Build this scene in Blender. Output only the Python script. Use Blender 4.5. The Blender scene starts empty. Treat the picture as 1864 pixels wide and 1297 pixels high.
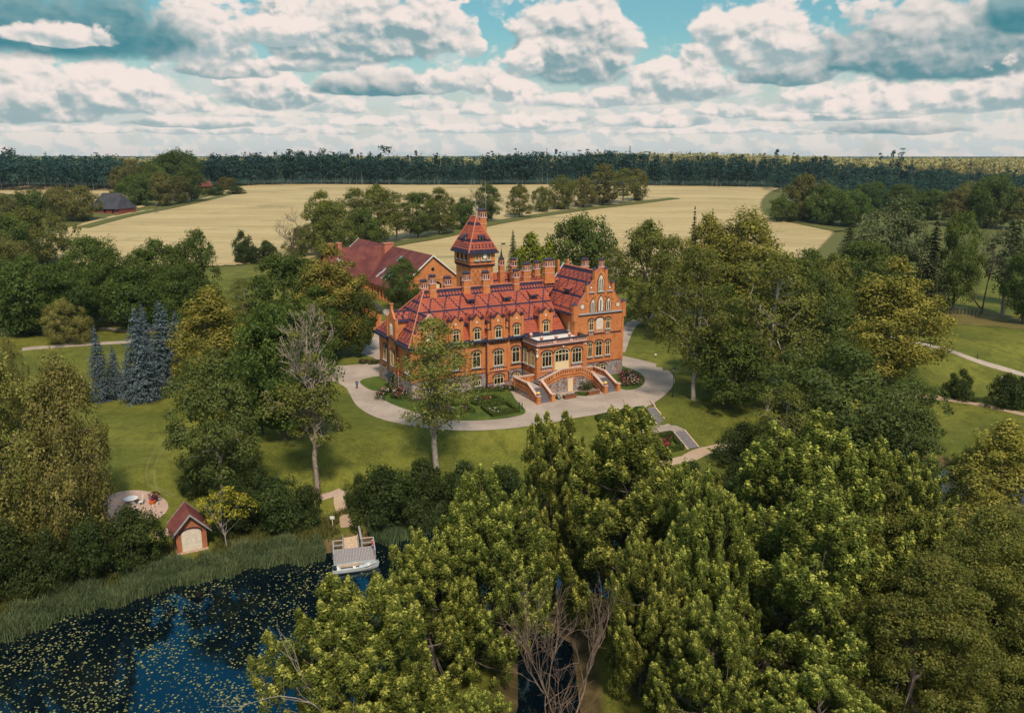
import bpy, math, random
import numpy as np
from mathutils import Vector, Matrix
C = bpy.context.scene.collection
scn = bpy.context.scene
R = math.radians
# ------------------------------------------------------------------ camera
F = 1480.0; PITCH = math.atan(363.5/F); CP, SP = math.cos(PITCH), math.sin(PITCH); H = 40.0
cam = bpy.data.cameras.new('camera'); camo = bpy.data.objects.new('camera', cam); C.objects.link(camo)
camo.location = (0, 0, H); camo.rotation_euler = (math.pi/2-PITCH, 0, 0)
cam.sensor_width = 36; cam.lens = 36*F/1864; cam.clip_start = 0.5; cam.clip_end = 30000
scn.camera = camo
# ------------------------------------------------------------------ light
SUN_EL, SUN_AZ = 52.0, 166.0       # azimuth clockwise from +Y (camera looks along +Y)
sd = bpy.data.lights.new('sun', 'SUN'); sd.energy = 3.5; sd.angle = R(7.0); sd.color = (1, .90, .74)
so = bpy.data.objects.new('sun', sd); C.objects.link(so)
_d = Vector((math.sin(R(SUN_AZ))*math.cos(R(SUN_EL)), math.cos(R(SUN_AZ))*math.cos(R(SUN_EL)), math.sin(R(SUN_EL))))
so.rotation_euler = _d.to_track_quat('Z', 'Y').to_euler()
scn.view_settings.view_transform = 'Standard'; scn.view_settings.look = 'None'
scn.view_settings.exposure = 0.10; scn.view_settings.gamma = 1.0
scn.cycles.max_bounces = 5; scn.cycles.diffuse_bounces = 2; scn.cycles.glossy_bounces = 3
scn.cycles.transmission_bounces = 3; scn.cycles.volume_bounces = 0
scn.cycles.caustics_reflective = False; scn.cycles.caustics_refractive = False
scn.cycles.use_denoising = True

# ------------------------------------------------------------------ node helpers
class NT:
    def __init__(s, tree): s.t = tree; s.n = tree.nodes; s.l = tree.links
    def new(s, typ, **kw):
        n = s.n.new(typ)
        for k, v in kw.items(): setattr(n, k, v)
        return n
    def put(s, sock, v):
        if v is None: return
        if isinstance(v, bpy.types.NodeSocket): s.l.new(v, sock)
        else: sock.default_value = v
    def m(s, op, a, b=None, c=None, clamp=False):
        n = s.n.new('ShaderNodeMath'); n.operation = op; n.use_clamp = clamp
        s.put(n.inputs[0], a); s.put(n.inputs[1], b); s.put(n.inputs[2], c)
        return n.outputs[0]
    def mix(s, f, a, b, bt='MIX'):
        n = s.n.new('ShaderNodeMix'); n.data_type = 'RGBA'; n.blend_type = bt
        s.put(n.inputs[0], f)
        for i, v in ((6, a), (7, b)):
            if isinstance(v, tuple) and len(v) == 3: v = (*v, 1)
            s.put(n.inputs[i], v)
        return n.outputs[2]
    def noise(s, vec, scale, detail=3, rough=.55, dist=0, w=None):
        n = s.n.new('ShaderNodeTexNoise')
        if vec is not None: s.l.new(vec, n.inputs['Vector'])
        n.inputs['Scale'].default_value = scale; n.inputs['Detail'].default_value = detail
        n.inputs['Roughness'].default_value = rough; n.inputs['Distortion'].default_value = dist
        return n.outputs['Fac']
    def smooth(s, x, a, b, lo=0., hi=1.):
        n = s.n.new('ShaderNodeMapRange'); n.interpolation_type = 'SMOOTHSTEP'
        s.put(n.inputs[0], x); s.put(n.inputs[1], a); s.put(n.inputs[2], b); s.put(n.inputs[3], lo); s.put(n.inputs[4], hi)
        return n.outputs[0]
    def sep(s, v):
        n = s.n.new('ShaderNodeSeparateXYZ'); s.l.new(v, n.inputs[0]); return n.outputs
    def comb(s, x, y, z=0.):
        n = s.n.new('ShaderNodeCombineXYZ'); s.put(n.inputs[0], x); s.put(n.inputs[1], y); s.put(n.inputs[2], z); return n.outputs[0]
    def scalev(s, v, k):
        n = s.n.new('ShaderNodeVectorMath'); n.operation = 'MULTIPLY'; s.l.new(v, n.inputs[0]); n.inputs[1].default_value = k; return n.outputs[0]

def mat_base(name, rough=.8, spec=.3):
    m = bpy.data.materials.new(name); m.use_nodes = True
    nt = NT(m.node_tree); b = m.node_tree.nodes['Principled BSDF']
    b.inputs['Roughness'].default_value = rough; b.inputs['Specular IOR Level'].default_value = spec
    return m, nt, b

# ------------------------------------------------------------------ world: sky with cumulus clouds
def px_azel(u, v):
    a = (u-932)/F; b = (648.5-v)/F
    x, y, z = a, CP+b*SP, -SP+b*CP
    return math.atan2(x, y), z/math.hypot(x, y)
# middle u, top v, base v, half width, darkness of the underside; far rows first, near clouds last
CLOUDS = [(200, 226, 243, 170, .3), (520, 228, 244, 160, .25), (900, 226, 244, 170, .2), (1250, 228, 244, 150, .2), (1560, 232, 247, 120, .3),
 (60, 198, 222, 110, .55), (330, 212, 232, 120, .5), (610, 178, 206, 66, .3), (795, 174, 200, 62, .3), (700, 208, 230, 90, .2), (455, 192, 214, 56, .25), (860, 186, 208, 56, .2),
 (955, 202, 238, 44, .2), (1035, 198, 224, 44, .25), (1120, 208, 230, 60, .2), (1215, 202, 232, 74, .3), (1335, 186, 214, 66, .35), (1450, 200, 218, 60, .45), (1620, 214, 244, 120, .75), (1500, 196, 220, 130, .5), (1790, 182, 202, 110, .5),
 (890, 112, 172, 66, .35), (935, 128, 184, 56, .3), (1060, 158, 196, 120, .25), (1180, 146, 192, 66, .3), (1240, 80, 184, 92, .42), (860, 36, 104, 24, .2),
 (490, 118, 197, 92, .42), (560, 96, 130, 110, .4), (690, 120, 174, 118, .80), (800, 128, 172, 44, .4), (410, 88, 142, 84, .5),
 (310, 160, 206, 86, .25), (225, 102, 206, 84, .30), (70, 92, 222, 130, .42),
 (1425, 84, 154, 84, .72), (1385, -24, 124, 122, .40), (1500, 160, 204, 100, .25), (1575, 126, 200, 62, .28), (1700, 138, 206, 190, .30), (1830, 128, 198, 80, .40),
 (1115, 4, 120, 62, .2), (1035, -40, 152, 112, .60), (955, 80, 140, 40, .3),
 (800, -10, 96, 66, .25), (370, -30, 118, 96, .35), (640, -60, 112, 176, .55), (520, 20, 84, 80, .3),
 (130, -60, 108, 205, 1.3), (112, 34, 84, 80, .30), (1700, -60, 143, 172, .80), (1855, -30, 62, 60, 1.1),
 (-420, 20, 200, 260, .6), (2300, 20, 200, 260, .6)]
world = bpy.data.worlds.new('World'); scn.world = world; world.use_nodes = True
wt = NT(world.node_tree); wt.n.clear()
tc = wt.new('ShaderNodeTexCoord')
x, y, z = wt.sep(tc.outputs['Generated'])
azn = wt.m('ARCTAN2', x, y)
eln = wt.m('DIVIDE', z, wt.m('MAXIMUM', wt.m('SQRT', wt.m('ADD', wt.m('MULTIPLY', x, x), wt.m('MULTIPLY', y, y))), .02))
def fb(scale, det, rough, dx=0., dy=0., ky=1.35): return wt.noise(wt.comb(wt.m('ADD', azn, dx), wt.m('MULTIPLY', wt.m('ADD', eln, dy), ky), 0.), scale, det, rough)
nb_ = fb(16, 8, .60); nf = fb(46, 7, .62); nb2 = fb(16, 8, .60, .006, .010); nf2 = fb(46, 7, .62, .0025, .004); nw = fb(26, 3, .5, 3.1, 1.7)
def puff(scale, dx=0., dy=0.):
    v = wt.new('ShaderNodeTexVoronoi'); v.feature = 'SMOOTH_F1'; v.inputs['Scale'].default_value = scale; v.inputs['Smoothness'].default_value = .25
    wv = wt.comb(wt.m('ADD', wt.m('ADD', azn, dx), wt.m('MULTIPLY', nw, .030)), wt.m('MULTIPLY', wt.m('ADD', wt.m('ADD', eln, dy), wt.m('MULTIPLY', nf, .012)), 1.3), 0.)
    wt.l.new(wv, v.inputs['Vector']); return v.outputs['Distance']
pa, pb = puff(38), puff(85); pa2, pb2 = puff(38, .005, .008), puff(85, .003, .004)
nedge = wt.m('ADD', wt.m('ADD', wt.m('MULTIPLY', wt.m('SUBTRACT', nb_, .5), 2.6), wt.m('MULTIPLY', wt.m('SUBTRACT', nf, .5), .7)), wt.m('ADD', wt.m('MULTIPLY', wt.m('SUBTRACT', .42, pa), 1.1), wt.m('MULTIPLY', wt.m('SUBTRACT', .42, pb), .55)))
relief = wt.m('ADD', wt.m('ADD', wt.m('MULTIPLY', wt.m('SUBTRACT', nb_, nb2), 1.3), wt.m('MULTIPLY', wt.m('SUBTRACT', nf, nf2), .5)), wt.m('ADD', wt.m('MULTIPLY', wt.m('SUBTRACT', pa2, pa), .75), wt.m('MULTIPLY', wt.m('SUBTRACT', pb2, pb), .35)))
elw = wt.m('ADD', eln, wt.m('MULTIPLY', wt.m('SUBTRACT', nw, .5), .010))
sky = wt.new('ShaderNodeTexSky'); sky.sky_type = 'NISHITA'; sky.sun_disc = False
sky.sun_elevation = R(SUN_EL); sky.sun_rotation = R(SUN_AZ); sky.air_density = 1.0; sky.dust_density = 1.6; sky.ozone_density = 1.5
skyc = wt.mix(1.0, sky.outputs[0], (.62, 1.12, 1.00), 'MULTIPLY')
skyc = wt.mix(wt.smooth(eln, .15, .02, .06, .88), skyc, (6.6, 6.5, 6.1))       # milky air close to the horizon
# thin broken veil everywhere
veil = wt.smooth(wt.m('ADD', nb_, wt.m('MULTIPLY', wt.smooth(eln, .13, .05), .16)), .50, .66, 0, .75)
skyc = wt.mix(veil, skyc, wt.mix(wt.smooth(relief, -.12, .14), (6.2, 6.6, 6.5), (8.6, 7.7, 7.1)))
for (u, vt, vb, hw, dk) in CLOUDS:
    ca, eb = px_azel(u, vb+(vb-vt)*.05); _, et = px_azel(u, vt-(vb-vt)*.08); hh = et-eb; hw *= 1.10; dk = dk*1.12+.08; ce = eb+hh*.26
    dy = wt.m('SUBTRACT', elw, ce)
    xa = wt.m('DIVIDE', wt.m('SUBTRACT', azn, ca), hw/F)
    up = wt.m('DIVIDE', wt.m('MAXIMUM', dy, 0.), hh*.74); dn = wt.m('DIVIDE', wt.m('MINIMUM', dy, 0.), hh*.26)
    r2 = wt.m('MULTIPLY_ADD', xa, xa, wt.m('MULTIPLY_ADD', up, up, wt.m('MULTIPLY', dn, dn)))
    amp = wt.m('ADD', .22, wt.m('MULTIPLY', wt.m('MINIMUM', wt.m('ADD', up, wt.m('ABSOLUTE', wt.m('MULTIPLY', xa, .5))), 1.), .78))
    f = wt.m('MULTIPLY_ADD', nedge, amp, wt.m('SUBTRACT', 1.10, r2))
    msk = wt.smooth(f, .0, .42 if dk < 1 else .8, 0, .97 if hh > .02 else .75)
    d_ = min(dk, 1.3)
    t = wt.smooth(wt.m('ADD', wt.m('DIVIDE', dy, hh), wt.m('MULTIPLY', relief, .95 if dk < .8 else .5)), -.30, .10+.62*d_)
    k = min(d_/1.1, 1.); base = tuple(a_*(1-k)+b_*k for a_, b_ in zip((6.0, 6.5, 6.4), (.45, 2.2, 2.7)))
    top = (9.1, 7.95, 7.35) if dk < 1.3 else (3.2, 4.6, 4.8)
    skyc = wt.mix(msk, skyc, wt.mix(t, base, top))
hi = wt.noise(tc.outputs['Generated'], 2.2, 4, .5)
hib = wt.smooth(eln, .24, .34)
fwd = wt.m('MULTIPLY', wt.smooth(azn, -.02, -.12), wt.m('MULTIPLY', wt.smooth(azn, -1.1, -.8), wt.smooth(eln, 1.3, .9)))
hic = wt.mix(wt.smooth(wt.m('SUBTRACT', hi, wt.m('MULTIPLY', fwd, .30)), .44, .56), (.40, 3.7, 7.0), (5.8, 5.6, 5.3))
skyc = wt.mix(hib, skyc, hic)
bg = wt.new('ShaderNodeBackground'); bg.inputs['Strength'].default_value = .094
wt.l.new(skyc, bg.inputs['Color'])
wo = wt.new('ShaderNodeOutputWorld'); wt.l.new(bg.outputs[0], wo.inputs[0])
world.cycles.sampling_method = 'MANUAL'; world.cycles.sample_map_resolution = 512

# ------------------------------------------------------------------ object helpers
def tag(o, label=None, cat=None, group=None, kind=None):
    if label: o['label'] = label
    if cat: o['category'] = cat
    if group: o['group'] = group
    if kind: o['kind'] = kind
    return o
def thing(name, label, cat, loc=(0, 0, 0), rz=0., group=None, scale=(1, 1, 1)):
    o = bpy.data.objects.new(name, None); C.objects.link(o); o.empty_display_size = .3
    o.location = loc; o.rotation_euler = (0, 0, rz); o.scale = scale
    return tag(o, label, cat, group)
class MB:
    """collects polygons (with optional UV and material slot) and links them as one mesh object"""
    def __init__(s): s.v = []; s.f = []; s.mi = []; s.uv = []
    def poly(s, pts, mi=0, uv=None):
        b = len(s.v); s.v += [tuple(p) for p in pts]; s.f.append(tuple(range(b, b+len(pts)))); s.mi.append(mi)
        s.uv.append(uv if uv else [(0, 0)]*len(pts)); return s
    def box(s, x0, x1, y0, y1, z0, z1, mi=0):
        if x0 > x1: x0, x1 = x1, x0
        if y0 > y1: y0, y1 = y1, y0
        return s.hexa([(x0, y0, z0), (x1, y0, z0), (x1, y1, z0), (x0, y1, z0)], [(x0, y0, z1), (x1, y0, z1), (x1, y1, z1), (x0, y1, z1)], mi)
    def hexa(s, bot, top, mi=0):
        n = len(bot)
        s.poly(list(reversed(bot)), mi); s.poly(top, mi)
        for i in range(n):
            j = (i+1) % n; s.poly([bot[i], bot[j], top[j], top[i]], mi)
        return s
    def prism(s, poly, axis, a, b, mi=0):
        """2-D polygon extruded from a to b along axis: 'y' uses (x,z), 'x' uses (y,z), 'z' uses (x,y)"""
        P = {'y': lambda p, t: (p[0], t, p[1]), 'x': lambda p, t: (t, p[0], p[1]), 'z': lambda p, t: (p[0], p[1], t)}[axis]
        return s.hexa([P(p, a) for p in poly], [P(p, b) for p in poly], mi)
    def wall(s, p0, p1, th, zb0, zt0, zb1=None, zt1=None, mi=0):
        """upright slab of thickness th from p0 to p1 whose bottom and top may slope"""
        zb1 = zb0 if zb1 is None else zb1; zt1 = zt0 if zt1 is None else zt1
        d = Vector((p1[0]-p0[0], p1[1]-p0[1])); n = Vector((-d.y, d.x)).normalized()*th/2
        a, b = Vector(p0[:2]), Vector(p1[:2])
        q = [a-n, b-n, b+n, a+n]; zb = [zb0, zb1, zb1, zb0]; zt = [zt0, zt1, zt1, zt0]
        return s.hexa([(q[i].x, q[i].y, zb[i]) for i in range(4)], [(q[i].x, q[i].y, zt[i]) for i in range(4)], mi)
    def tube(s, pts, rad, sides=6, mi=0, cap=True):
        pts = [Vector(p) for p in pts]; rings = []
        if not isinstance(rad, (list, tuple)): rad = [rad]*len(pts)
        for i, p in enumerate(pts):
            d = (pts[min(i+1, len(pts)-1)]-pts[max(i-1, 0)]).normalized()
            a = d.cross(Vector((0, 0, 1)) if abs(d.z) < .9 else Vector((1, 0, 0))).normalized(); b = d.cross(a)
            base = len(s.v)
            for k in range(sides):
                t = 2*math.pi*k/sides; q = p+(a*math.cos(t)+b*math.sin(t))*rad[i]; s.v.append(tuple(q))
            rings.append(base)
        for i in range(len(rings)-1):
            for k in range(sides):
                k2 = (k+1) % sides
                s.f.append((rings[i]+k, rings[i]+k2, rings[i+1]+k2, rings[i+1]+k)); s.mi.append(mi); s.uv.append([(0, 0)]*4)
        if cap:
            for bse in (rings[0], rings[-1]):
                s.f.append(tuple(bse+k for k in range(sides))); s.mi.append(mi); s.uv.append([(0, 0)]*sides)
        return s
    def lathe(s, prof, c=(0, 0, 0), sides=12, mi=0):
        return s.tube([(c[0], c[1], c[2]+z) for z, r in prof], [max(r, .001) for z, r in prof], sides, mi)
    def mesh(s, name, mats):
        me = bpy.data.meshes.new(name); me.from_pydata(s.v, [], s.f)
        if not isinstance(mats, (list, tuple)): mats = [mats]
        for m in mats: me.materials.append(m)
        me.polygons.foreach_set('material_index', s.mi)
        ul = me.uv_layers.new(name='UVMap'); fl = [c for f in s.uv for p in f for c in p]
        ul.data.foreach_set('uv', fl); me.update(); return me
    def build(s, name, mats, parent=None, smooth=False):
        me = s.mesh(name, mats); o = bpy.data.objects.new(name, me); C.objects.link(o)
        if smooth: me.polygons.foreach_set('use_smooth', [True]*len(me.polygons))
        if parent: o.parent = parent
        return o
def link(name, me, parent=None, loc=(0, 0, 0), rz=0., scale=(1, 1, 1)):
    o = bpy.data.objects.new(name, me); C.objects.link(o); o.location = loc; o.rotation_euler = (0, 0, rz); o.scale = scale
    if parent: o.parent = parent
    return o
def copy_tree(o, parent=None):
    c = o.copy(); C.objects.link(c)
    if parent: c.parent = parent
    for ch in list(o.children): copy_tree(ch, c)
    return c

# ------------------------------------------------------------------ materials
def plain(name, col, rough=.8, spec=.3, var=.12, scale=3., metal=0.):
    m, nt, b = mat_base(name, rough, spec)
    tcn = nt.new('ShaderNodeTexCoord'); n = nt.noise(tcn.outputs['Object'], scale, 4)
    c = nt.mix(nt.smooth(n, .3, .7), tuple(x*(1-var) for x in col), tuple(min(1, x*(1+var)) for x in col))
    nt.put(b.inputs['Base Color'], c); b.inputs['Metallic'].default_value = metal
    return m
def brick_mat(name, c1=(.56, .155, .040), c2=(.40, .090, .026), c3=(.66, .22, .07)):
    m, nt, b = mat_base(name, .82, .2)
    tcn = nt.new('ShaderNodeTexCoord'); o = tcn.outputs['Object']
    x_, y_, z_ = nt.sep(o)
    bv = nt.comb(nt.m('ADD', x_, y_), z_, 0.)
    br = nt.new('ShaderNodeTexBrick'); nt.l.new(bv, br.inputs['Vector'])
    br.inputs['Scale'].default_value = 1.; br.inputs['Brick Width'].default_value = .5; br.inputs['Row Height'].default_value = .17
    br.inputs['Mortar Size'].default_value = .012; br.inputs['Color1'].default_value = (*c1, 1); br.inputs['Color2'].default_value = (*c2, 1)
    br.inputs['Mortar'].default_value = (.42, .27, .17, 1); br.inputs['Bias'].default_value = -.25
    n = nt.noise(o, .5, 5, .6); n2 = nt.noise(o, 4., 3, .6)
    c = nt.mix(nt.smooth(n, .42, .72, 0, .55), br.outputs[0], (*c3, 1))
    c = nt.mix(nt.smooth(n2, .55, .75, 0, .35), c, (*c2, 1))
    st = nt.noise(nt.comb(nt.m('MULTIPLY', nt.m('ADD', x_, y_), 1.1), nt.m('MULTIPLY', z_, .22)), 1.0, 6, .7); c = nt.mix(nt.smooth(st, .50, .70, 0, .45), c, tuple(q*.45 for q in c2)); c = nt.mix(nt.smooth(st, .42, .32, 0, .3), c, (.62, .34, .18))
    nt.put(b.inputs['Base Color'], c); return m
M = {}
M['brick'] = brick_mat('brick', (.64, .200, .054), (.47, .122, .033), (.72, .29, .095))
M['brick_old'] = brick_mat('brick_old', (.44, .125, .05), (.30, .075, .035), (.50, .2, .09))
M['brick_dark'] = plain('brick_dark', (.075, .030, .030), .75, .3, .3, 6)
M['terracotta'] = plain('terracotta', (.50, .17, .10), .7, .3, .2, 5)
M['pale_terracotta'] = plain('pale_terracotta', (.72, .42, .34), .7, .3, .15, 5)
M['cream'] = plain('cream', (.78, .60, .34), .55, .35, .06, 4)
M['white'] = plain('white', (.80, .74, .68), .5, .4, .05, 4)
M['plaster'] = plain('plaster', (.72, .60, .48), .8, .2, .12, 3)
M['sill'] = plain('sill', (.36, .38, .42), .6, .3, .12, 5)
M['gutter'] = plain('gutter', (.028, .034, .060), .4, .5, .3, 3)
M['cap_blue'] = plain('cap_blue', (.055, .040, .065), .45, .5, .5, 5)
M['copingst'] = plain('copingst', (.60, .40, .31), .8, .2, .15, 4)
M['dark'] = plain('dark', (.012, .012, .015), .7, .2, .1, 4)
M['iron'] = plain('iron', (.02, .028, .03), .5, .5, .2, 5)
M['slate_step'] = plain('slate_step', (.10, .09, .11), .7, .3, .2, 5)
M['step_nose'] = plain('step_nose', (.40, .34, .32), .8, .2, .15, 4)
M['wood_grey'] = plain('wood_grey', (.36, .34, .34), .8, .2, .2, 6)
M['wood_brown'] = plain('wood_brown', (.30, .11, .05), .7, .3, .3, 6)
M['wood_pale'] = plain('wood_pale', (.62, .42, .27), .8, .2, .2, 3)
M['red'] = plain('red', (.55, .03, .02), .5, .4, .1, 6)
def glass_mat():
    m, nt, b = mat_base('window_glass', .12, .4)
    tcn = nt.new('ShaderNodeTexCoord'); n = nt.noise(tcn.outputs['Object'], 1.4, 3)
    nt.put(b.inputs['Base Color'], nt.mix(nt.smooth(n, .45, .6), (.008, .008, .010), (.05, .048, .045))); return m
M['glass'] = glass_mat()
def rubble():
    m, nt, b = mat_base('rubble_stone', .85, .2)
    tcn = nt.new('ShaderNodeTexCoord'); o = tcn.outputs['Object']
    v = nt.new('ShaderNodeTexVoronoi'); nt.l.new(o, v.inputs['Vector']); v.inputs['Scale'].default_value = 1.5; v.inputs['Randomness'].default_value = 1.
    v2 = nt.new('ShaderNodeTexVoronoi'); v2.feature = 'DISTANCE_TO_EDGE'; nt.l.new(o, v2.inputs['Vector']); v2.inputs['Scale'].default_value = 1.5
    r_, g_, b_ = nt.sep(v.outputs['Color'])
    c = nt.mix(r_, (.13, .085, .085), (.36, .24, .20)); c = nt.mix(nt.smooth(g_, .62, .8), c, (.24, .22, .24)); c = nt.mix(nt.smooth(b_, .8, .9), c, (.34, .14, .10))
    c = nt.mix(nt.smooth(v2.outputs[0], .075, .02), c, (.46, .37, .31))
    nt.put(b.inputs['Base Color'], c); return m
M['rubble'] = rubble()

def roof_mat(name, bands, P, v_ref, Q, zlo, zhi, dense=None, crosses=None, base=(.34, .062, .031), tile=.25, lw=.125):
    """glazed tile roof: UV in metres (u along the eave, v up the slope); dark bands, zigzag lattice, small crosses"""
    m, nt, b = mat_base(name, .6, .18)
    uvn = nt.new('ShaderNodeUVMap'); u, v, _ = nt.sep(uvn.outputs[0])
    uq = nt.m('MULTIPLY', nt.m('FLOOR', nt.m('DIVIDE', u, tile)), tile)
    vq = nt.m('MULTIPLY', nt.m('FLOOR', nt.m('DIVIDE', v, tile)), tile)
    mask = 0.
    def lattice(P, v_ref, Q, lo, hi, lw):
        a = nt.m('DIVIDE', uq, P); c = nt.m('DIVIDE', nt.m('SUBTRACT', vq, v_ref), Q)
        ms = []
        for op in ('ADD', 'SUBTRACT'):
            fr = nt.m('FRACT', nt.m('ADD', nt.m(op, a, c), 100.))
            ms.append(nt.m('LESS_THAN', nt.m('ABSOLUTE', nt.m('SUBTRACT', fr, .5)), lw/P*1.0))
        r = nt.m('MAXIMUM', ms[0], ms[1])
        return nt.m('MULTIPLY', r, nt.m('MULTIPLY', nt.m('GREATER_THAN', v, lo), nt.m('LESS_THAN', v, hi)))
    if P: mask = lattice(P, v_ref, Q, zlo, zhi, lw)
    if dense:
        mask = nt.m('MAXIMUM', mask, lattice(*dense, .105))
    if crosses:
        for (cv, per) in crosses:
            fu = nt.m('ABSOLUTE', nt.m('SUBTRACT', nt.m('FRACT', nt.m('ADD', nt.m('DIVIDE', u, per), 50.)), .5))
            dv = nt.m('ABSOLUTE', nt.m('SUBTRACT', v, cv))
            c1 = nt.m('MULTIPLY', nt.m('LESS_THAN', fu, .12), nt.m('LESS_THAN', dv, .36))
            c2 = nt.m('MULTIPLY', nt.m('LESS_THAN', fu, .26), nt.m('LESS_THAN', nt.m('ABSOLUTE', nt.m('SUBTRACT', dv, .26)), .11))
            mask = nt.m('MAXIMUM', mask, nt.m('MAXIMUM', c1, c2))
    for (c, hw) in bands:
        mask = nt.m('MAXIMUM', mask, nt.m('LESS_THAN', nt.m('ABSOLUTE', nt.m('SUBTRACT', v, c)), hw))
    n = nt.noise(nt.comb(uq, vq), 1.3, 3); nn = nt.new('ShaderNodeTexWhiteNoise'); nt.l.new(nt.comb(uq, vq), nn.inputs[0])
    red = nt.mix(nt.smooth(n, .35, .65), base, (base[0]*1.18, base[1]*1.5, base[2]*1.5))
    red = nt.mix(nt.m('MULTIPLY', nn.outputs[0], .28), red, (base[0]*.62, base[1]*.65, base[2]*.8))
    wz = nt.noise(nt.comb(nt.m('MULTIPLY', u, .35), nt.m('MULTIPLY', v, .16)), 1.0, 6, .7); red = nt.mix(nt.smooth(wz, .46, .66, 0, .50), red, (base[0]*.50, base[1]*.62, base[2]*.9)); red = nt.mix(nt.smooth(wz, .42, .32, 0, .35), red, (.46, .16, .075))
    row = nt.m('LESS_THAN', nt.m('FRACT', nt.m('DIVIDE', v, .62)), .22)
    red = nt.mix(nt.m('MULTIPLY', row, .20), red, (.60, .25, .16))  # paler rows: highlight along the tile courses painted into the colour
    c = nt.mix(mask, red, nt.mix(nn.outputs[0], (.020, .012, .028), (.045, .028, .055)))
    nt.put(b.inputs['Base Color'], c)
    bp = nt.new('ShaderNodeBump'); bp.inputs['Strength'].default_value = .25; bp.inputs['Distance'].default_value = .05
    nt.put(bp.inputs['Height'], nt.m('FRACT', nt.m('DIVIDE', v, .31))); nt.l.new(bp.outputs[0], b.inputs['Normal'])
    return m
M['roof_main'] = roof_mat('roof_main', [(11.75, .55), (10.35, .17), (7.1, .2), (3.4, .16), (.2, .3)], 2.87, 10.3, 6.2, 3.5, 10.3, crosses=[(10.85, .62)])
M['roof_hip'] = roof_mat('roof_hip', [(10.2, .5), (7.95, .24), (6.2, .2), (4.6, .2), (2.7, .2), (.2, .3)], 0, 0, 1, 0, 0, dense=(1.45, 0, 2.9, .6, 9.5))
M['roof_wing'] = roof_mat('roof_wing', [(8.95, .42), (6.7, .24), (3.6, .24), (.75, .12)], 2.95, 6.5, 5.8, .7, 6.5, dense=(1.5, 6.9, 2.9, 6.95, 8.5))
M['roof_tower'] = roof_mat('roof_tower', [(5.6, .28), (2.35, .28), (.25, .35)], 0, 0, 1, 0, 0, crosses=[(1.2, .7)])
M['roof_small'] = roof_mat('roof_small', [(2.9, .5), (.3, .4)], 1.1, 0, 2.2, .6, 2.5)
def old_roof(name, c1, c2):
    m, nt, b = mat_base(name, .85, .2)
    uvn = nt.new('ShaderNodeTexCoord'); o = uvn.outputs['Object']
    n = nt.noise(o, .25, 5, .65); n2 = nt.noise(o, 3.0, 3, .7)
    c = nt.mix(nt.smooth(n, .35, .65), c1, c2); c = nt.mix(nt.smooth(n2, .5, .68, 0, .55), c, tuple(x*.5 for x in c1))
    c = nt.mix(nt.smooth(nt.noise(o, 1.4, 4, .7), .62, .74, 0, .4), c, (.22, .14, .09))
    nt.put(b.inputs['Base Color'], c); return m
M['roof_plain'] = plain('roof_plain', (.34, .065, .032), .5, .4, .25, 4)
M['roof_old'] = old_roof('roof_old', (.115, .032, .030), (.20, .060, .046))
M['roof_slate'] = old_roof('roof_slate', (.045, .045, .055), (.075, .07, .08))
M['roof_boathouse'] = old_roof('roof_boathouse', (.17, .040, .040), (.26, .085, .06))
# ------------------------------------------------------------------ terrain
TH = R(28.5); CT, ST = math.cos(TH), math.sin(TH); OX, OY = 20.7566, 149.6147       # the mansion's frame
def wl(x, y, z=0.): return (OX+x*CT-y*ST, OY+x*ST+y*CT, z)
def ray(u, v):
    a = (u-932)/F; b = (648.5-v)/F
    return (a, CP+b*SP, -SP+b*CP)
def at(u, v, z=0.):
    r = ray(u, v); t = (z-H)/r[2]; return (r[0]*t, r[1]*t, z)
ZW = -5.5
far_shore = [at(u, v, ZW)[:2] for u, v in ((0, 1158), (100, 1122), (200, 1092), (300, 1066), (400, 1040), (500, 1022), (600, 1006), (690, 985), (760, 962),
             (850, 945), (1000, 930), (1150, 925), (1300, 915), (1450, 890), (1560, 862), (1640, 850), (1700, 846), (1780, 862), (1900, 880))]
near_shore = [(130, 78), (95, 76), (75, 72), (56, 68), (44, 67), (34, 66), (26, 66), (20, 70), (17, 77), (2.5, 79), (2.3, 74), (6, 69), (5.8, 58), (7, 50), (3, 47), (-1, 50), (.5, 60), (.5, 74), (.3, 77), (-9, 71), (-11.5, 57), (-13, 44), (-30, 34), (-90, 30)]
far_shore = [(-150, 30), (-75, 62)] + far_shore + [(130, 104)]
LAKE = np.array(far_shore + near_shore)
DRIVE = None
def in_poly(px, py, poly):
    ins = np.zeros(px.shape, bool); n = len(poly)
    for i in range(n):
        x0, y0 = poly[i]; x1, y1 = poly[(i+1) % n]
        c = ((y0 > py) != (y1 > py)) & (px < (x1-x0)*(py-y0)/((y1-y0) if y1 != y0 else 1e-9)+x0)
        ins ^= c
    return ins
def sdist(px, py, poly):
    d = np.full(px.shape, 1e9); n = len(poly)
    for i in range(n):
        x0, y0 = poly[i]; x1, y1 = poly[(i+1) % n]
        dx, dy = x1-x0, y1-y0; L = dx*dx+dy*dy
        t = np.clip(((px-x0)*dx+(py-y0)*dy)/L, 0, 1)
        d = np.minimum(d, np.hypot(px-x0-t*dx, py-y0-t*dy))
    return np.where(in_poly(px, py, poly), -d, d)
def sst(x, a, b):
    t = np.clip((x-a)/(b-a), 0, 1); return t*t*(3-2*t)
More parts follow.
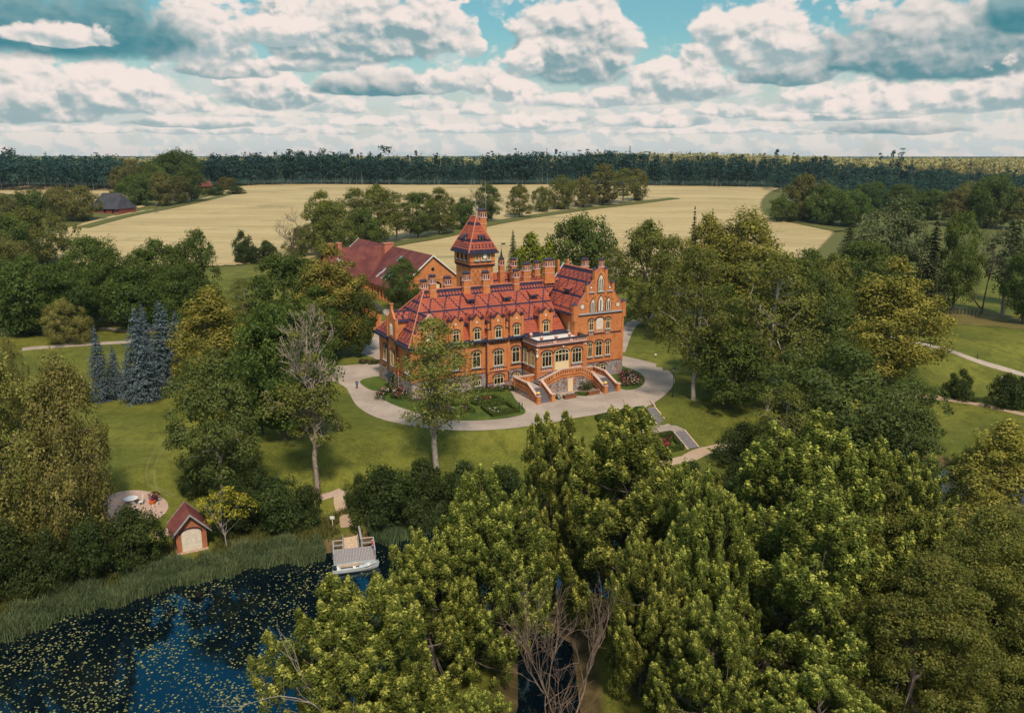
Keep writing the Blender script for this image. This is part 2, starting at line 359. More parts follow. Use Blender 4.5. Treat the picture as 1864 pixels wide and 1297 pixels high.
def ground(x, y, fine=True):
    x = np.asarray(x, float); y = np.asarray(y, float)
    X = (x-OX)*CT+(y-OY)*ST; Y = -(x-OX)*ST+(y-OY)*CT
    d = sdist(x, y, LAKE)
    hA = -4.5+4.5*sst(d, 5, 25)
    hB = np.interp(Y, [-45, -31.5, -28, -24, -20.4, -19], [-4.3, -3.4, -1.7, -1.7, 0, 0])
    hB2 = -3.8+3.8*sst(Y, -34, -19)
    hB = hB*(1-sst(X, -7.6, -6.6))+hB2*sst(X, -7.6, -6.6)
    w = sst(X, -34, -17)
    h = hA*(1-w)+hB*w
    h = np.minimum(h, np.where(d > 0, -4.95+.32*np.maximum(d-.8, 0), -9))
    bank = np.where(d > 0, ZW+.55*sst(d, 0, 1.6), ZW-1.3*sst(-d, 0, 3.))
    h = np.where(d < 1.6, bank, h)
    if DRIVE is not None:
        dw = 4.5-3.7*sst(X, -26, -21); kd = sst(sdist(x, y, DRIVE)/dw, .1, 1.); h = np.where((y > 100) & (y < 200), h*kd, h)
    rise = np.interp(y, [0, 225, 300, 400, 520, 650, 1200, 4000], [0, 0, 1.6, 6.6, 12.8, 18.2, 20., 20.])
    rise = rise*(1-.30*sst(x/np.maximum(y, 1), .22, .42))
    h = h+rise
    h = h+np.where(y > 3000, 26*sst(y, 3800, 5200)*(.75+.25*np.sin(x/900+1.)), 0)
    h = h+np.where((y > 235) & (y < 700), .5*np.sin(x/37.+y/51.)*sst(y, 235, 300), 0)
    near = (y > 30) & (y < 230) & (d > 3) & ((Y < -20) | (X > 9) | (X < -55) | (Y > 35))
    h = h+np.where(near & fine, .10*np.sin(x/4.3+y/9.)*np.sin(y/5.7-x/11.), 0)
    return h
def gz(x, y): return float(ground(np.array([x]), np.array([y]))[0])
def pick(u, v):
    """the ground point seen at photo pixel u, v"""
    r = ray(u, v); t = np.concatenate([np.arange(40, 700, .5), np.arange(700, 9000, 10)])
    z = H+r[2]*t; h = ground(r[0]*t, r[1]*t); k = np.argmax(z < h)
    return (r[0]*t[k], r[1]*t[k], float(h[k]))

drive_px = [(520, 690), (560, 684), (600, 690), (628, 704), (636, 716), (650, 738), (680, 757), (730, 771), (790, 780), (850, 783), (920, 780), (1000, 769), (1060, 758), (1120, 749),
            (1172, 742), (1203, 724), (1222, 706), (1228, 690), (1216, 673), (1190, 661), (1160, 653), (1110, 644), (1040, 640), (900, 640), (760, 640), (692, 657), (640, 664), (560, 668), (510, 676)]
DRIVE = np.array([at(u, v, 0)[:2] for u, v in drive_px])
def grid_coords(segs):
    out = []
    for a, b, s in segs: out += list(np.arange(a, b, s))
    return np.array(out+[segs[-1][1]])
xs = grid_coords([(-9000, -2000, 700), (-2000, -700, 100), (-700, -260, 20), (-260, -115, 5), (-115, 115, 1.15), (115, 260, 5), (260, 700, 20), (700, 2000, 100), (2000, 9000, 700)])
ys = grid_coords([(-400, 20, 30), (20, 200, 1.15), (200, 330, 4), (330, 760, 10), (760, 2000, 60), (2000, 8000, 300), (8000, 26000, 2000)])
GX, GY = np.meshgrid(xs, ys); GZ = ground(GX.ravel(), GY.ravel())
def np_mesh(name, V, Q, mats, smooth=False, tone=None, tri=False):
    me = bpy.data.meshes.new(name); k = 3 if tri else 4
    V = np.ascontiguousarray(V, np.float32); Q = np.ascontiguousarray(Q, np.int32)
    me.vertices.add(len(V)); me.vertices.foreach_set('co', V.ravel())
    me.loops.add(Q.size); me.loops.foreach_set('vertex_index', Q.ravel())
    me.polygons.add(len(Q)); me.polygons.foreach_set('loop_start', np.arange(0, Q.size, k, dtype=np.int32))
    try: me.polygons.foreach_set('loop_total', np.full(len(Q), k, np.int32))
    except Exception: pass
    if smooth: me.polygons.foreach_set('use_smooth', np.ones(len(Q), bool))
    for m in (mats if isinstance(mats, (list, tuple)) else [mats]): me.materials.append(m)
    if tone is not None:
        at_ = me.attributes.new('tone', 'FLOAT', 'POINT'); at_.data.foreach_set('value', np.ascontiguousarray(tone, np.float32))
    me.update(calc_edges=True); return me
def grid_quads(nx, ny):
    i = np.arange((nx-1)*(ny-1)); r, c = i//(nx-1), i % (nx-1); b = r*nx+c
    return np.stack([b, b+1, b+nx+1, b+nx], 1)

def grass_mat(name, a=(.092, .106, .017), b_=(.20, .185, .030), dry=(.23, .17, .060), dryk=.5):
    m, nt, b = mat_base(name, .9, .1)
    gn = nt.new('ShaderNodeNewGeometry'); p = gn.outputs['Position']
    n1 = nt.noise(p, .055, 4, .6); n2 = nt.noise(p, .6, 5, .7); n3 = nt.noise(p, 5., 3, .7)
    c = nt.mix(nt.smooth(n1, .35, .65), a, b_)
    n4 = nt.noise(p, .22, 8, .72); c = nt.mix(nt.smooth(n4, .46, .60, 0, .70), c, tuple(x*.60 for x in a)); c = nt.mix(nt.smooth(n4, .44, .34, 0, .5), c, (.20, .165, .045)); c = nt.mix(nt.smooth(n2, .40, .66, 0, .5), c, tuple(x*.62 for x in a)); c = nt.mix(nt.smooth(n2, .6, .76, 0, dryk), c, dry)
    c = nt.mix(nt.smooth(n3, .45, .7, 0, .4), c, tuple(x*1.45 for x in b_))
    _, py, pz = nt.sep(p)
    c = nt.mix(nt.smooth(py, 250, 330), c, (.12, .12, .035))
    c = nt.mix(nt.smooth(py, 640, 700), c, (.030, .050, .028))
    # damp brown margin by the water
    c = nt.mix(nt.m('MULTIPLY', nt.smooth(pz, -4.4, -4.95), nt.smooth(py, 200, 190)), c, nt.mix(nt.smooth(n2, .4, .6), (.075, .055, .022), (.15, .10, .045)))
    nt.put(b.inputs['Base Color'], c)
    bp = nt.new('ShaderNodeBump'); bp.inputs['Strength'].default_value = .6; bp.inputs['Distance'].default_value = .12
    nt.put(bp.inputs['Height'], nt.m('ADD', n3, n2)); nt.l.new(bp.outputs[0], b.inputs['Normal'])
    return m
M['grass'] = grass_mat('grass')
M['bed_grass'] = grass_mat('bed_grass', (.060, .095, .018), (.10, .13, .022), dryk=.1)
M['bank'] = grass_mat('bank', (.075, .065, .022), (.13, .10, .04), (.2, .13, .07))
g0_ = link('ground', np_mesh('ground', np.stack([GX.ravel(), GY.ravel(), GZ], 1), grid_quads(len(xs), len(ys)), M['grass'], True)); tag(g0_, kind='structure')

def water_mat():
    m, nt, b = mat_base('lake_water', .03, .5)
    b.inputs['IOR'].default_value = 1.5; b.inputs['Base Color'].default_value = (.0012, .0045, .008, 1); b.inputs['Specular IOR Level'].default_value = .62
    b.inputs['Specular Tint'].default_value = (.45, .85, 1, 1)
    gn = nt.new('ShaderNodeNewGeometry'); n = nt.noise(gn.outputs['Position'], 1.1, 3)
    bp = nt.new('ShaderNodeBump'); bp.inputs['Strength'].default_value = .16; bp.inputs['Distance'].default_value = .05
    nt.put(bp.inputs['Height'], n); nt.l.new(bp.outputs[0], b.inputs['Normal'])
    return m
M['water'] = water_mat()
lk = MB().poly([(-170, 10, ZW), (140, 10, ZW), (140, 125, ZW), (-170, 125, ZW)]).build('lake', M['water']); tag(lk, kind='structure')

def gravel_mat(name, a, b_):
    m, nt, b = mat_base(name, .9, .15)
    gn = nt.new('ShaderNodeNewGeometry'); p = gn.outputs['Position']
    n1 = nt.noise(p, .16, 6, .7); n2 = nt.noise(p, 3., 5, .8)
    c = nt.mix(nt.smooth(n1, .3, .7), a, b_); c = nt.mix(nt.smooth(n2, .4, .7, 0, .35), c, tuple(x*.6 for x in a))
    nt.put(b.inputs['Base Color'], c)
    return m
M['gravel'] = gravel_mat('gravel', (.34, .26, .20), (.50, .385, .305))
M['sand_path'] = gravel_mat('sand_path', (.44, .29, .19), (.52, .37, .25))
M['pink_gravel'] = gravel_mat('pink_gravel', (.42, .28, .22), (.52, .36, .29))
M['soil'] = gravel_mat('soil', (.05, .035, .028), (.08, .055, .04))

def catmull(pts, n=6, closed=False):
    P = [np.array(p, float) for p in pts]; out = []; N = len(P)
    for i in range(N if closed else N-1):
        g_ = lambda k: P[k % N] if closed else P[min(max(k, 0), N-1)]
        p0, p1, p2, p3 = g_(i-1), g_(i), g_(i+1), g_(i+2)
        for k in range(n):
            t = k/n; out.append(.5*((2*p1)+(-p0+p2)*t+(2*p0-5*p1+4*p2-p3)*t*t+(-p0+3*p1-3*p2+p3)*t**3))
    if not closed: out.append(P[-1])
    return out
def flat_sheet(name, px, z, mat, n=5, kind='structure'):
    """smooth flat outline; px are photo pixels turned into points of the level plane z"""
    pts = catmull([at(u, v, z)[:2] for u, v in px], n, True)
    bm = MB().poly([(p[0], p[1], z) for p in pts]); me = bm.mesh(name, mat)
    return tag(link(name, me), kind=kind)
def strip(name, pts, w, mat, off=.05, n=14, parent=None, kind='structure'):
    """a path draped over the ground"""
    c = catmull(pts, n); V = []; m_ = 5
    for i, p in enumerate(c):
        d = (c[min(i+1, len(c)-1)]-c[max(i-1, 0)]); d = d/np.hypot(*d); nn = np.array([-d[1], d[0]])
        ww = w if not callable(w) else w(i/len(c))
        for k in range(m_):
            q = p+nn*ww*(k/(m_-1)-.5); V.append((q[0], q[1], gz(q[0], q[1])+off))
    return tag(link(name, np_mesh(name, np.array(V), grid_quads(m_, len(c)), mat, True), parent), kind=kind)
# the drive round the house (level) and its planted islands
dr = flat_sheet('drive', drive_px, .030, M['gravel'])
isl = [[(1100, 660), (1140, 668), (1164, 678), (1174, 690), (1168, 702), (1148, 709), (1128, 706), (1108, 690)],
       [(655, 694), (676, 686), (705, 684), (740, 690), (760, 700), (720, 714), (694, 712), (672, 708)],
       [(684, 716), (710, 706), (800, 690), (880, 694), (922, 706), (940, 728), (957, 748), (940, 757), (900, 763), (850, 765), (800, 762), (750, 748), (712, 734)]]
for q in isl: flat_sheet('bed_lawn', q, .045, M['bed_grass'])
tag(MB().poly([wl(x, y, .05) for x, y in ((-42.2, 1.2), (-20.5, 1.2), (-20.5, 2.9), (-42.2, 2.9))]).build('flower_bed_soil', M['soil']), kind='structure')
# back path on the right of the house, park paths
strip('path', [at(1125, 640, 0)[:2], at(1150, 590, 0)[:2], at(1200, 572, 0)[:2], at(1290, 560, 0)[:2]], 3.0, M['gravel'])
strip('path', [pick(40, 636)[:2], pick(120, 630)[:2], pick(180, 626)[:2], pick(240, 622)[:2], pick(330, 618)[:2]], 3.2, M['gravel'])
strip('path', [pick(180, 597)[:2], pick(240, 603)[:2], pick(330, 603)[:2]], 2.2, M['gravel'])
strip('path', [pick(1600, 610)[:2], pick(1690, 629)[:2], pick(1760, 650)[:2], pick(1864, 684)[:2], pick(1950, 705)[:2]], 2.2, M['gravel'])
strip('path', [pick(1600, 722)[:2], pick(1690, 723)[:2], pick(1760, 733)[:2], pick(1830, 748)[:2], pick(1950, 775)[:2]], 2.0, M['sand_path'])
strip('path', [wl(-12, -34)[:2], wl(-9, -33)[:2], wl(-5, -32.6)[:2], wl(1, -33)[:2]], 2.4, M['sand_path'])
strip('path', [wl(-40, -38)[:2], wl(-30, -36)[:2], wl(-20, -34.5)[:2], wl(-12, -34)[:2]], 2.0, M['sand_path'])
strip('path', [pick(632, 962)[:2], pick(624, 935)[:2], pick(618, 912)[:2], pick(622, 895)[:2]], 1.5, M['sand_path'])
strip('path', [pick(622, 897)[:2], pick(604, 902)[:2], pick(580, 908)[:2]], 1.1, M['pink_gravel'])
strip('path', [pick(372, 965)[:2], pick(330, 966)[:2], pick(300, 970)[:2], pick(280, 978)[:2]], 1.4, M['pink_gravel'])
# terrace between the two flights of garden steps
bt = MB(); bt.poly([wl(x, y, -1.655) for x, y in ((-22, -27.9), (-7.7, -27.9), (-7.7, -24.1), (-22, -24.1))])
tag(bt.build('terrace_path', M['gravel']), kind='structure')
cc = pick(243, 926)
pts = [(cc[0]+4.0*math.cos(t)*(1+.04*math.sin(3*t)), cc[1]+3.1*math.sin(t)) for t in np.linspace(0, 2*math.pi, 28)[:-1]]
V = [(cc[0], cc[1], gz(cc[0], cc[1])+.06)]
mbc = MB()
for i in range(len(pts)):
    a, b = pts[i], pts[(i+1) % len(pts)]
    mbc.poly([V[0], (*a, gz(*a)+.06), (*b, gz(*b)+.06)])
tag(mbc.build('gravel_circle', M['pink_gravel']), kind='structure')
for off in (0, 1):
    strip('tyre_track', [pick(330+off*16, 790)[:2], pick(292+off*15, 808)[:2], pick(270+off*14, 842)[:2], pick(268+off*14, 878)[:2], pick(282+off*12, 893)[:2], pick(310+off*10, 905)[:2]], .28, grass_mat('worn_grass', (.15, .15, .04), (.20, .19, .06)) if off == 0 else bpy.data.materials['worn_grass'], off=.02)

# the ripe field beyond the park, cut from a fine draped grid
def field_mat():
    m, nt, b = mat_base('ripe_grain', .9, .1)
    gn = nt.new('ShaderNodeNewGeometry'); p = gn.outputs['Position']; x_, y_, z_ = nt.sep(p)
    n1 = nt.noise(nt.comb(nt.m('MULTIPLY', x_, .010), nt.m('MULTIPLY', y_, .035)), 1., 5, .6)
    n2 = nt.noise(p, .35, 5, .75)
    n3 = nt.noise(nt.comb(nt.m('MULTIPLY', x_, .02), nt.m('MULTIPLY', y_, .30)), 1., 3, .5)
    c = nt.mix(nt.smooth(n1, .35, .62), (.42, .300, .140), (.52, .375, .185))
    c = nt.mix(nt.smooth(n3, .5, .68, 0, .30), c, (.33, .265, .13)); c = nt.mix(nt.smooth(n2, .4, .7, 0, .35), c, (.30, .25, .12))
    sp = nt.noise(nt.comb(nt.m('MULTIPLY', x_, .016), nt.m('MULTIPLY', y_, .05)), 1.0, 4, .7)
    c = nt.mix(nt.smooth(sp, .56, .70, 0, .6), c, (.19, .17, .08))
    # tramlines left by the sprayer
    yy = nt.m('ADD', y_, nt.m('MULTIPLY', nt.m('SINE', nt.m('DIVIDE', x_, 130.)), 14.))
    tl = nt.m('LESS_THAN', nt.m('FRACT', nt.m('DIVIDE', yy, 26.)), .035)
    c = nt.mix(nt.m('MULTIPLY', tl, .75), c, (.22, .18, .08))
    nt.put(b.inputs['Base Color'], c); return m
M['field'] = field_mat()
M['dry_meadow'] = grass_mat('dry_meadow', (.15, .115, .035), (.24, .19, .06), (.30, .22, .09), .8)
def cut_field(name, px, r=2.0, mat='field', off=.35):
    poly = [pick(u, v)[:2] for u, v in px]; P_ = np.array(catmull(poly, 5, True))
    x0, y0 = P_.min(0); x1, y1 = P_.max(0)
    xx = np.arange(x0, x1, r); yy = np.arange(y0, y1, r); A, B = np.meshgrid(xx, yy)
    Z = ground(A.ravel(), B.ravel())+off
    Q = grid_quads(len(xx), len(yy)); cx = A.ravel()[Q].mean(1); cy = B.ravel()[Q].mean(1)
    Q = Q[in_poly(cx, cy, P_)]
    return tag(link(name, np_mesh(name, np.stack([A.ravel(), B.ravel(), Z], 1), Q, M[mat], True)), kind='structure')
cut_field('field', [(60, 450), (150, 408), (250, 386), (330, 374), (380, 358), (450, 338.5), (700, 336.5), (1000, 336.5), (1300, 340), (1412, 342), (1396, 354), (1384, 376),
                    (1400, 398), (1440, 405), (1512, 420), (1500, 442), (1440, 480), (1250, 500), (1000, 505), (800, 500), (640, 470), (520, 476), (420, 484), (300, 488), (150, 482)])
cut_field('field', [(0, 344), (60, 338), (130, 342), (215, 347), (262, 378), (200, 374), (100, 362), (0, 352)])
strip('field_margin', [pick(u, v)[:2] for u, v in ((560, 478), (640, 462), (720, 446), (800, 432), (870, 414), (930, 402), (1000, 391), (1080, 380), (1180, 368), (1230, 362))], 9., grass_mat('rough_grass', (.075, .075, .022), (.14, .12, .035)), .6)
strip('field_margin', [pick(u, v)[:2] for u, v in ((150, 416), (230, 395), (300, 381), (370, 366), (430, 351))], 7., bpy.data.materials['rough_grass'], .6)
strip('field_margin', [pick(u, v)[:2] for u, v in ((1398, 398), (1430, 402), (1480, 412), (1530, 422))], 8., bpy.data.materials['rough_grass'], .6)
cut_field('field', [(1742, 336), (1800, 336), (1800, 345), (1742, 345)])
cut_field('meadow', [(1655, 592), (1700, 562), (1760, 560), (1860, 580), (1950, 600), (1950, 612), (1860, 600), (1760, 592)], 1.2, 'dry_meadow', .07)
# ------------------------------------------------------------------ mansion
man = thing('mansion', 'large red brick manor house with patterned tile roofs, many chimneys and a square tower', 'mansion', (OX, OY, 0), TH)
def arch_pts(w, h, rise, n=8, y=0., x0=0., z0=0.):
    """outline of an opening with a segmental head, bottom-left first"""
    pts = [(x0-w/2, z0), (x0+w/2, z0), (x0+w/2, z0+h-rise)]
    if rise > 0:
        for i in range(1, n):
            t = math.pi*i/n; pts.append((x0+math.cos(t)*w/2, z0+h-rise+math.sin(t)*rise))
    pts.append((x0-w/2, z0+h-rise)); return pts
WIN = {}
def window_protos(key, w, h, rise, cols, tr=.68, sillh=True, fr='cream', hood=True, bal=False):
    g_ = MB(); o = arch_pts(w, h, rise); g_.poly([(x, -.03, z) for x, z in o]); gm = g_.mesh('window', M['glass'])
    f = MB(); t = .085; inn = arch_pts(w-2*t, h-2*t, max(rise-.02, 0), z0=t)
    for i in range(len(o)):
        j = (i+1) % len(o)
        a, b, c, d = o[i], o[j], inn[j], inn[i]
        f.poly([(a[0], -.10, a[1]), (b[0], -.10, b[1]), (c[0], -.10, c[1]), (d[0], -.10, d[1])])
        f.poly([(a[0], -.10, a[1]), (b[0], -.10, b[1]), (b[0], .0, b[1]), (a[0], .0, a[1])])
        f.poly([(c[0], -.10, c[1]), (d[0], -.10, d[1]), (d[0], -.03, d[1]), (c[0], -.03, c[1])])
    for k in range(1, cols):
        x = -w/2+w*k/cols; hh = h-.12 if rise < .05 else h-rise+rise*math.sqrt(max(0, 1-(2*x/w)**2))-.06
        f.box(x-.036, x+.036, -.09, -.035, .1, hh)
    if tr: f.box(-w/2+.08, w/2-.08, -.095, -.033, h*tr-.045, h*tr+.045)
    fm = f.mesh('frame', M[fr])
    s = MB(); sm = None
    if sillh: s.box(-w/2-.16, w/2+.16, -.28, 0, -.2, -.02); sm = s.mesh('sill', M['sill'])
    hm = None
    if hood:
        hb = MB(); n = 8; w2 = w/2
        for i in range(n):
            t0, t1 = math.pi*i/n, math.pi*(i+1)/n; q = []
            for tt, k in ((t0, 0), (t1, 0), (t1, .26), (t0, .26)):
                q.append(((w2+k)*math.cos(tt), h-rise+(rise+k+.02)*math.sin(tt)))
            hb.prism(q, 'y', -.13, -.001)
        hm = hb.mesh('window_arch', M['brick_dark'])
    bm_ = None
    if bal:
        bb = MB(); n = max(3, int(w/.32))
        for i in range(n):
            x = -w/2+w*(i+.5)/n; bb.box(x-.07, x+.07, -.09, 0, -.85, -.32); bb.box(x-.12, x+.12, -.11, 0, -.42, -.30)
        bb.box(-w/2-.1, w/2+.1, -.10, 0, -.97, -.88); bm_ = bb.mesh('apron', M['pale_terracotta'])
    WIN[key] = (gm, [x for x in (('frame', fm), ('sill', sm), ('window_arch', hm), ('apron', bm_)) if x[1]])
def window(key, x, y, z, rz=0., parent=None):
    gm, ch = WIN[key]; o = link('window', gm, parent or man, (x, y, z), rz)
    for n, me in ch: link(n, me, o)
    return o
window_protos('main', 1.55, 2.85, .42, 2)
window_protos('main3', 1.85, 2.85, .42, 3, bal=True)
window_protos('wingmid', 1.45, 2.85, .40, 2)
window_protos('slim', .95, 2.75, .32, 2)
window_protos('slimup', .95, 2.05, .28, 2, bal=True)
window_protos('dorm', 1.2, 2.0, .30, 2)
window_protos('base2', 1.45, 1.5, .38, 3, tr=.66)
window_protos('base3', 1.95, 1.75, .40, 3, tr=.66)
window_protos('porch', 2.0, 2.75, .48, 3, sillh=True, bal=True)
window_protos('porchside', 1.6, 2.75, .45, 3, sillh=True)
window_protos('tower', .7, 1.15, 0, 2, tr=0, hood=False)
window_protos('towerside', .6, 1.0, .1, 1, tr=0, hood=False, fr='brick_dark')
window_protos('slit', .5, 1.6, .2, 1, tr=0, hood=False)

# walls: main block, risalit, wing with gable, porch, rear wings
w = MB()
w.box(-41.3, -10.7, 2.8, 18.8, 2.8, 9.0)
w.box(-27.25, -23.2, 2.2, 2.9, 0.9, 9.0)
w.box(-41.6, -41.2, 8.9, 12.9, 2.8, 9.3)
w.box(-10.7, 0, .25, 12.4, 2.8, 12.45)
w.box(-15.2, -2, 12.5, 28, 0, 10); w.box(-22, -15.2, 18.9, 28, 0, 10)
w.build('wall', M['brick'], man)
w = MB()
w.box(-41.42, -10.7, 2.68, 18.9, 0, 2.8); w.box(-10.8, .1, -.1, 12.4, 0, 2.75); w.box(-41.72, -41.3, 8.8, 13.0, 0, 2.8); w.box(-27.35, -23.1, 2.1, 2.7, 0, .9)
w.build('stone_base', M['rubble'], man)
# the big stepped gable of the wing
gb = MB()
out = [(-10.7, 2.75), (0, 2.75), (0, 13.0), (-2.55, 16.4), (-4.1, 18.3), (-4.1, 19.3), (-5.35, 20.5), (-6.6, 19.3), (-6.6, 18.3), (-8.15, 16.4), (-10.7, 13.0)]
gb.prism(out, 'y', -.12, .24)
for (x, y0, z0, z1, hw) in ((-10.75, -.3, 11.0, 14.0, .38), (0.05, -.3, 11.0, 13.9, .38), (-2.55, -.26, 14.6, 17.6, .26), (-8.15, -.26, 14.6, 17.6, .26), (-4.15, -.28, 15.2, 20.2, .24), (-6.55, -.28, 15.2, 20.2, .24)):
    gb.box(x-hw, x+hw, y0, .4, z0, z1)
    a, b = x-hw-.08, x+hw+.08
    gb.poly([(a, y0-.08, z1), (b, y0-.08, z1), (x, .06, z1+.55)], 1); gb.poly([(b, y0-.08, z1), (b, .45, z1), (x, .06, z1+.55)], 1)
    gb.poly([(b, .45, z1), (a, .45, z1), (x, .06, z1+.55)], 1); gb.poly([(a, .45, z1), (a, y0-.08, z1), (x, .06, z1+.55)], 1)
gb.build('gable', [M['brick'], M['cap_blue']], man)
for (xa, za, xb, zb) in ((-10.4, 13.3, -8.3, 16.1), (-7.9, 16.7, -6.75, 18.2), (-.3, 13.3, -2.4, 16.1), (-2.8, 16.7, -3.95, 18.2), (-6.35, 19.45, -5.35, 20.42), (-4.35, 19.45, -5.35, 20.42)):
    if xa > xb: xa, za, xb, zb = xb, zb, xa, za
    MB().hexa([(xa, -.2, za), (xb, -.2, zb), (xb, .35, zb), (xa, .35, za)], [(xa, -.2, za+.16), (xb, -.2, zb+.16), (xb, .35, zb+.16), (xa, .35, za+.16)]).build('gable_coping', M['terracotta'], man)
# blind tracery, roundels and sills on the gable
tr = MB()
def lancet(x, z, w_, h_, m_=0):
    p = [(x-w_/2, z), (x+w_/2, z), (x+w_/2, z+h_-w_*.9)]
    for t in (.35, .7): p.append((x+w_/2*(1-t), z+h_-w_*.9*(1-t)**1.6))
    p += [(x, z+h_)]
    for t in (.7, .35): p.append((x-w_/2*(1-t), z+h_-w_*.9*(1-t)**1.6))
    p.append((x-w_/2, z+h_-w_*.9)); return p
for (x, z, w_, h_) in ((-6.95, 12.5, .95, 2.3), (-5.2, 12.5, 1.05, 2.75), (-3.5, 12.5, .95, 2.3), (-5.3, 16.2, 1.05, 3.0)):
    tr.prism(lancet(x, z-.05, w_+.36, h_+.3), 'y', -.20, -.115, 1)
    tr.prism(lancet(x, z, w_, h_), 'y', -.24, -.19, 0)
    for dx in (-w_*.22, w_*.22) if x != -5.2 else (-w_*.05,):
        tr.prism(lancet(x+dx, z+.1, .2, h_*.72), 'y', -.26, -.235, 2)
for (x, z, r) in ((-9.2, 13.6, .42), (-1.35, 13.4, .42), (-7.35, 16.95, .22), (-3.3, 16.75, .22)):
    tr.prism([(x+r*math.cos(t), z+r*math.sin(t)) for t in np.linspace(0, 2*math.pi, 15)[:-1]], 'y', -.17, -.115, 0)
    tr.prism([(x+(r+.1)*math.cos(t), z+(r+.1)*math.sin(t)) for t in np.linspace(0, 2*math.pi, 15)[:-1]], 'y', -.14, -.117, 1)
tr.build('tracery', [M['plaster'], M['brick_dark'], M['dark']], man)
sl = MB(); sl.box(-10.0, -.45, -.42, -.12, 12.1, 12.32)
for a, b in ((-8.0, -6.75), (-6.1, -4.5), (-3.95, -2.75)): sl.box(a, b, -.38, -.12, 16.0, 16.2)
sl.build('stone_ledge', M['sill'], man)
# dark brick courses, dentils and pilasters
tb = MB()
for z in (2.85, 8.15, 8.3): tb.box(-10.76, .06, -.18, -.12, z, z+.09)
for k in range(24): x = -9.95+k*.41; tb.box(x, x+.2, -.28, -.12, 11.9, 12.1)
for z in (2.85, 3.6, 8.05): tb.box(-41.36, -10.7, 2.72, 2.8, z, z+.1); tb.box(-41.38, -41.3, 2.75, 18.8, z, z+.1)
for z in (1.0, 3.6, 2.95, 8.05): tb.box(-27.3, -23.15, 2.12, 2.2, z, z+.1)
for k in range(52): x = -41.1+k*.585; tb.box(x, x+.22, 2.55 if not -27.3 < x < -23.2 else 2.0, 2.8, 8.3, 8.52)
tb.build('dark_brick_course', M['brick_dark'], man)
for x in (-41.3, -36.2, -27.25, -23.2, -31.2): MB().box(x-.25, x+.25, 2.5 if abs(x+25.2) > 3 else 2.05, 2.85, 2.8, 8.9).build('pilaster', M['brick'], man)
MB().box(-10.78, -10.3, -.22, .3, 2.8, 11).build('pilaster', M['brick'], man); MB().box(-.4, .08, -.22, .3, 2.8, 11).build('pilaster', M['brick'], man)
for x, z in ((-9.6, 9.0), (-1.3, 9.0)): MB().box(x-.12, x+.12, -.2, -.12, z, z+1.6).build('pilaster', M['brick'], man)
for x, y in ((-27.5, 2.1), (-22.95, 2.45), (-41.75, 8.75), (-41.75, 13.1), (-10.95, 1.2), (-10.95, 2.3), (.15, .1), (-20.15, 2.55), (-36.5, 2.45)):
    MB().tube([(x, y, .1), (x, y, 8.9)], .10, 6).build('downpipe', M['gutter'], man)
# main roof
L1 = math.hypot(8.8, 8.0)
rf = MB(); ez = 8.95
zr = 17.0; pe = (zr-ez)/8.8
xl = -41.95; xh = -35.4
def uvp(pts, fu, fv): return [(fu(p), fv(p)) for p in pts]
fr_ = [(xl, 2.2, ez), (-11.25, 2.2, ez), (-11.25, 8.4, ez+pe*6.2), (-7.4, 11., zr), (xh, 11., zr)]
rf.poly(fr_, 0, uvp(fr_, lambda p: p[0]+34.52-2.87*.5, lambda p: (p[1]-2.2)*L1/8.8*1.0))
bk = [(-11.25, 19.4, ez), (xl, 19.4, ez), (xh, 11.0, zr), (-7.4, 11.0, zr), (-11.25, 14, 13.5)]
rf.poly([(-11.25, 19.4, ez), (xl, 19.4, ez), (xh, 11., zr), (-11.25, 11., zr)], 0, [(0, 0), (30, 0), (24, 11.8), (0, 11.8)])
roof = rf.build('roof', M['roof_main'], man)
hp = MB(); hL = math.hypot(6.55, 8.05)
h_ = [(xl, 19.4, ez), (xl, 2.2, ez), (xh, 11., zr)]
hp.poly(h_, 0, uvp(h_, lambda p: p[1], lambda p: (p[0]-xl)/6.55*hL)); hp.build('hip_slope', M['roof_hip'], roof)
# ridge and hip tiles
rc = MB()
rc.tube([(xh, 11, zr+.05), (-7.4, 11, zr+.05)], .16, 6); rc.tube([(xh, 11, zr+.05), (xl, 2.2, ez+.05)], .15, 6); rc.tube([(xh, 11, zr+.05), (xl, 19.4, ez+.05)], .15, 6)
rc.build('ridge_tile', M['terracotta'], roof)
# eaves: gutter and cornice
gt = MB()
gt.box(-42.05, -27.3, 2.02, 2.75, 8.62, 9.0); gt.box(-27.45, -23.0, 1.62, 2.2, 8.72, 8.98); gt.box(-22.95, -10.75, 2.02, 2.75, 8.62, 9.0)
gt.box(-42.15, -41.32, 2.02, 8.75, 8.55, 9.05); gt.box(-42.15, -41.32, 13.05, 19.6, 8.55, 9.05); gt.box(-42.15, -10.7, 18.85, 19.6, 8.55, 9.0)
gt.box(-11.5, -10.75, .45, 12.3, 12.05, 12.55); gt.box(.02, .7, .45, 12.3, 12.05, 12.55)
gt.build('gutter', M['gutter'], man)
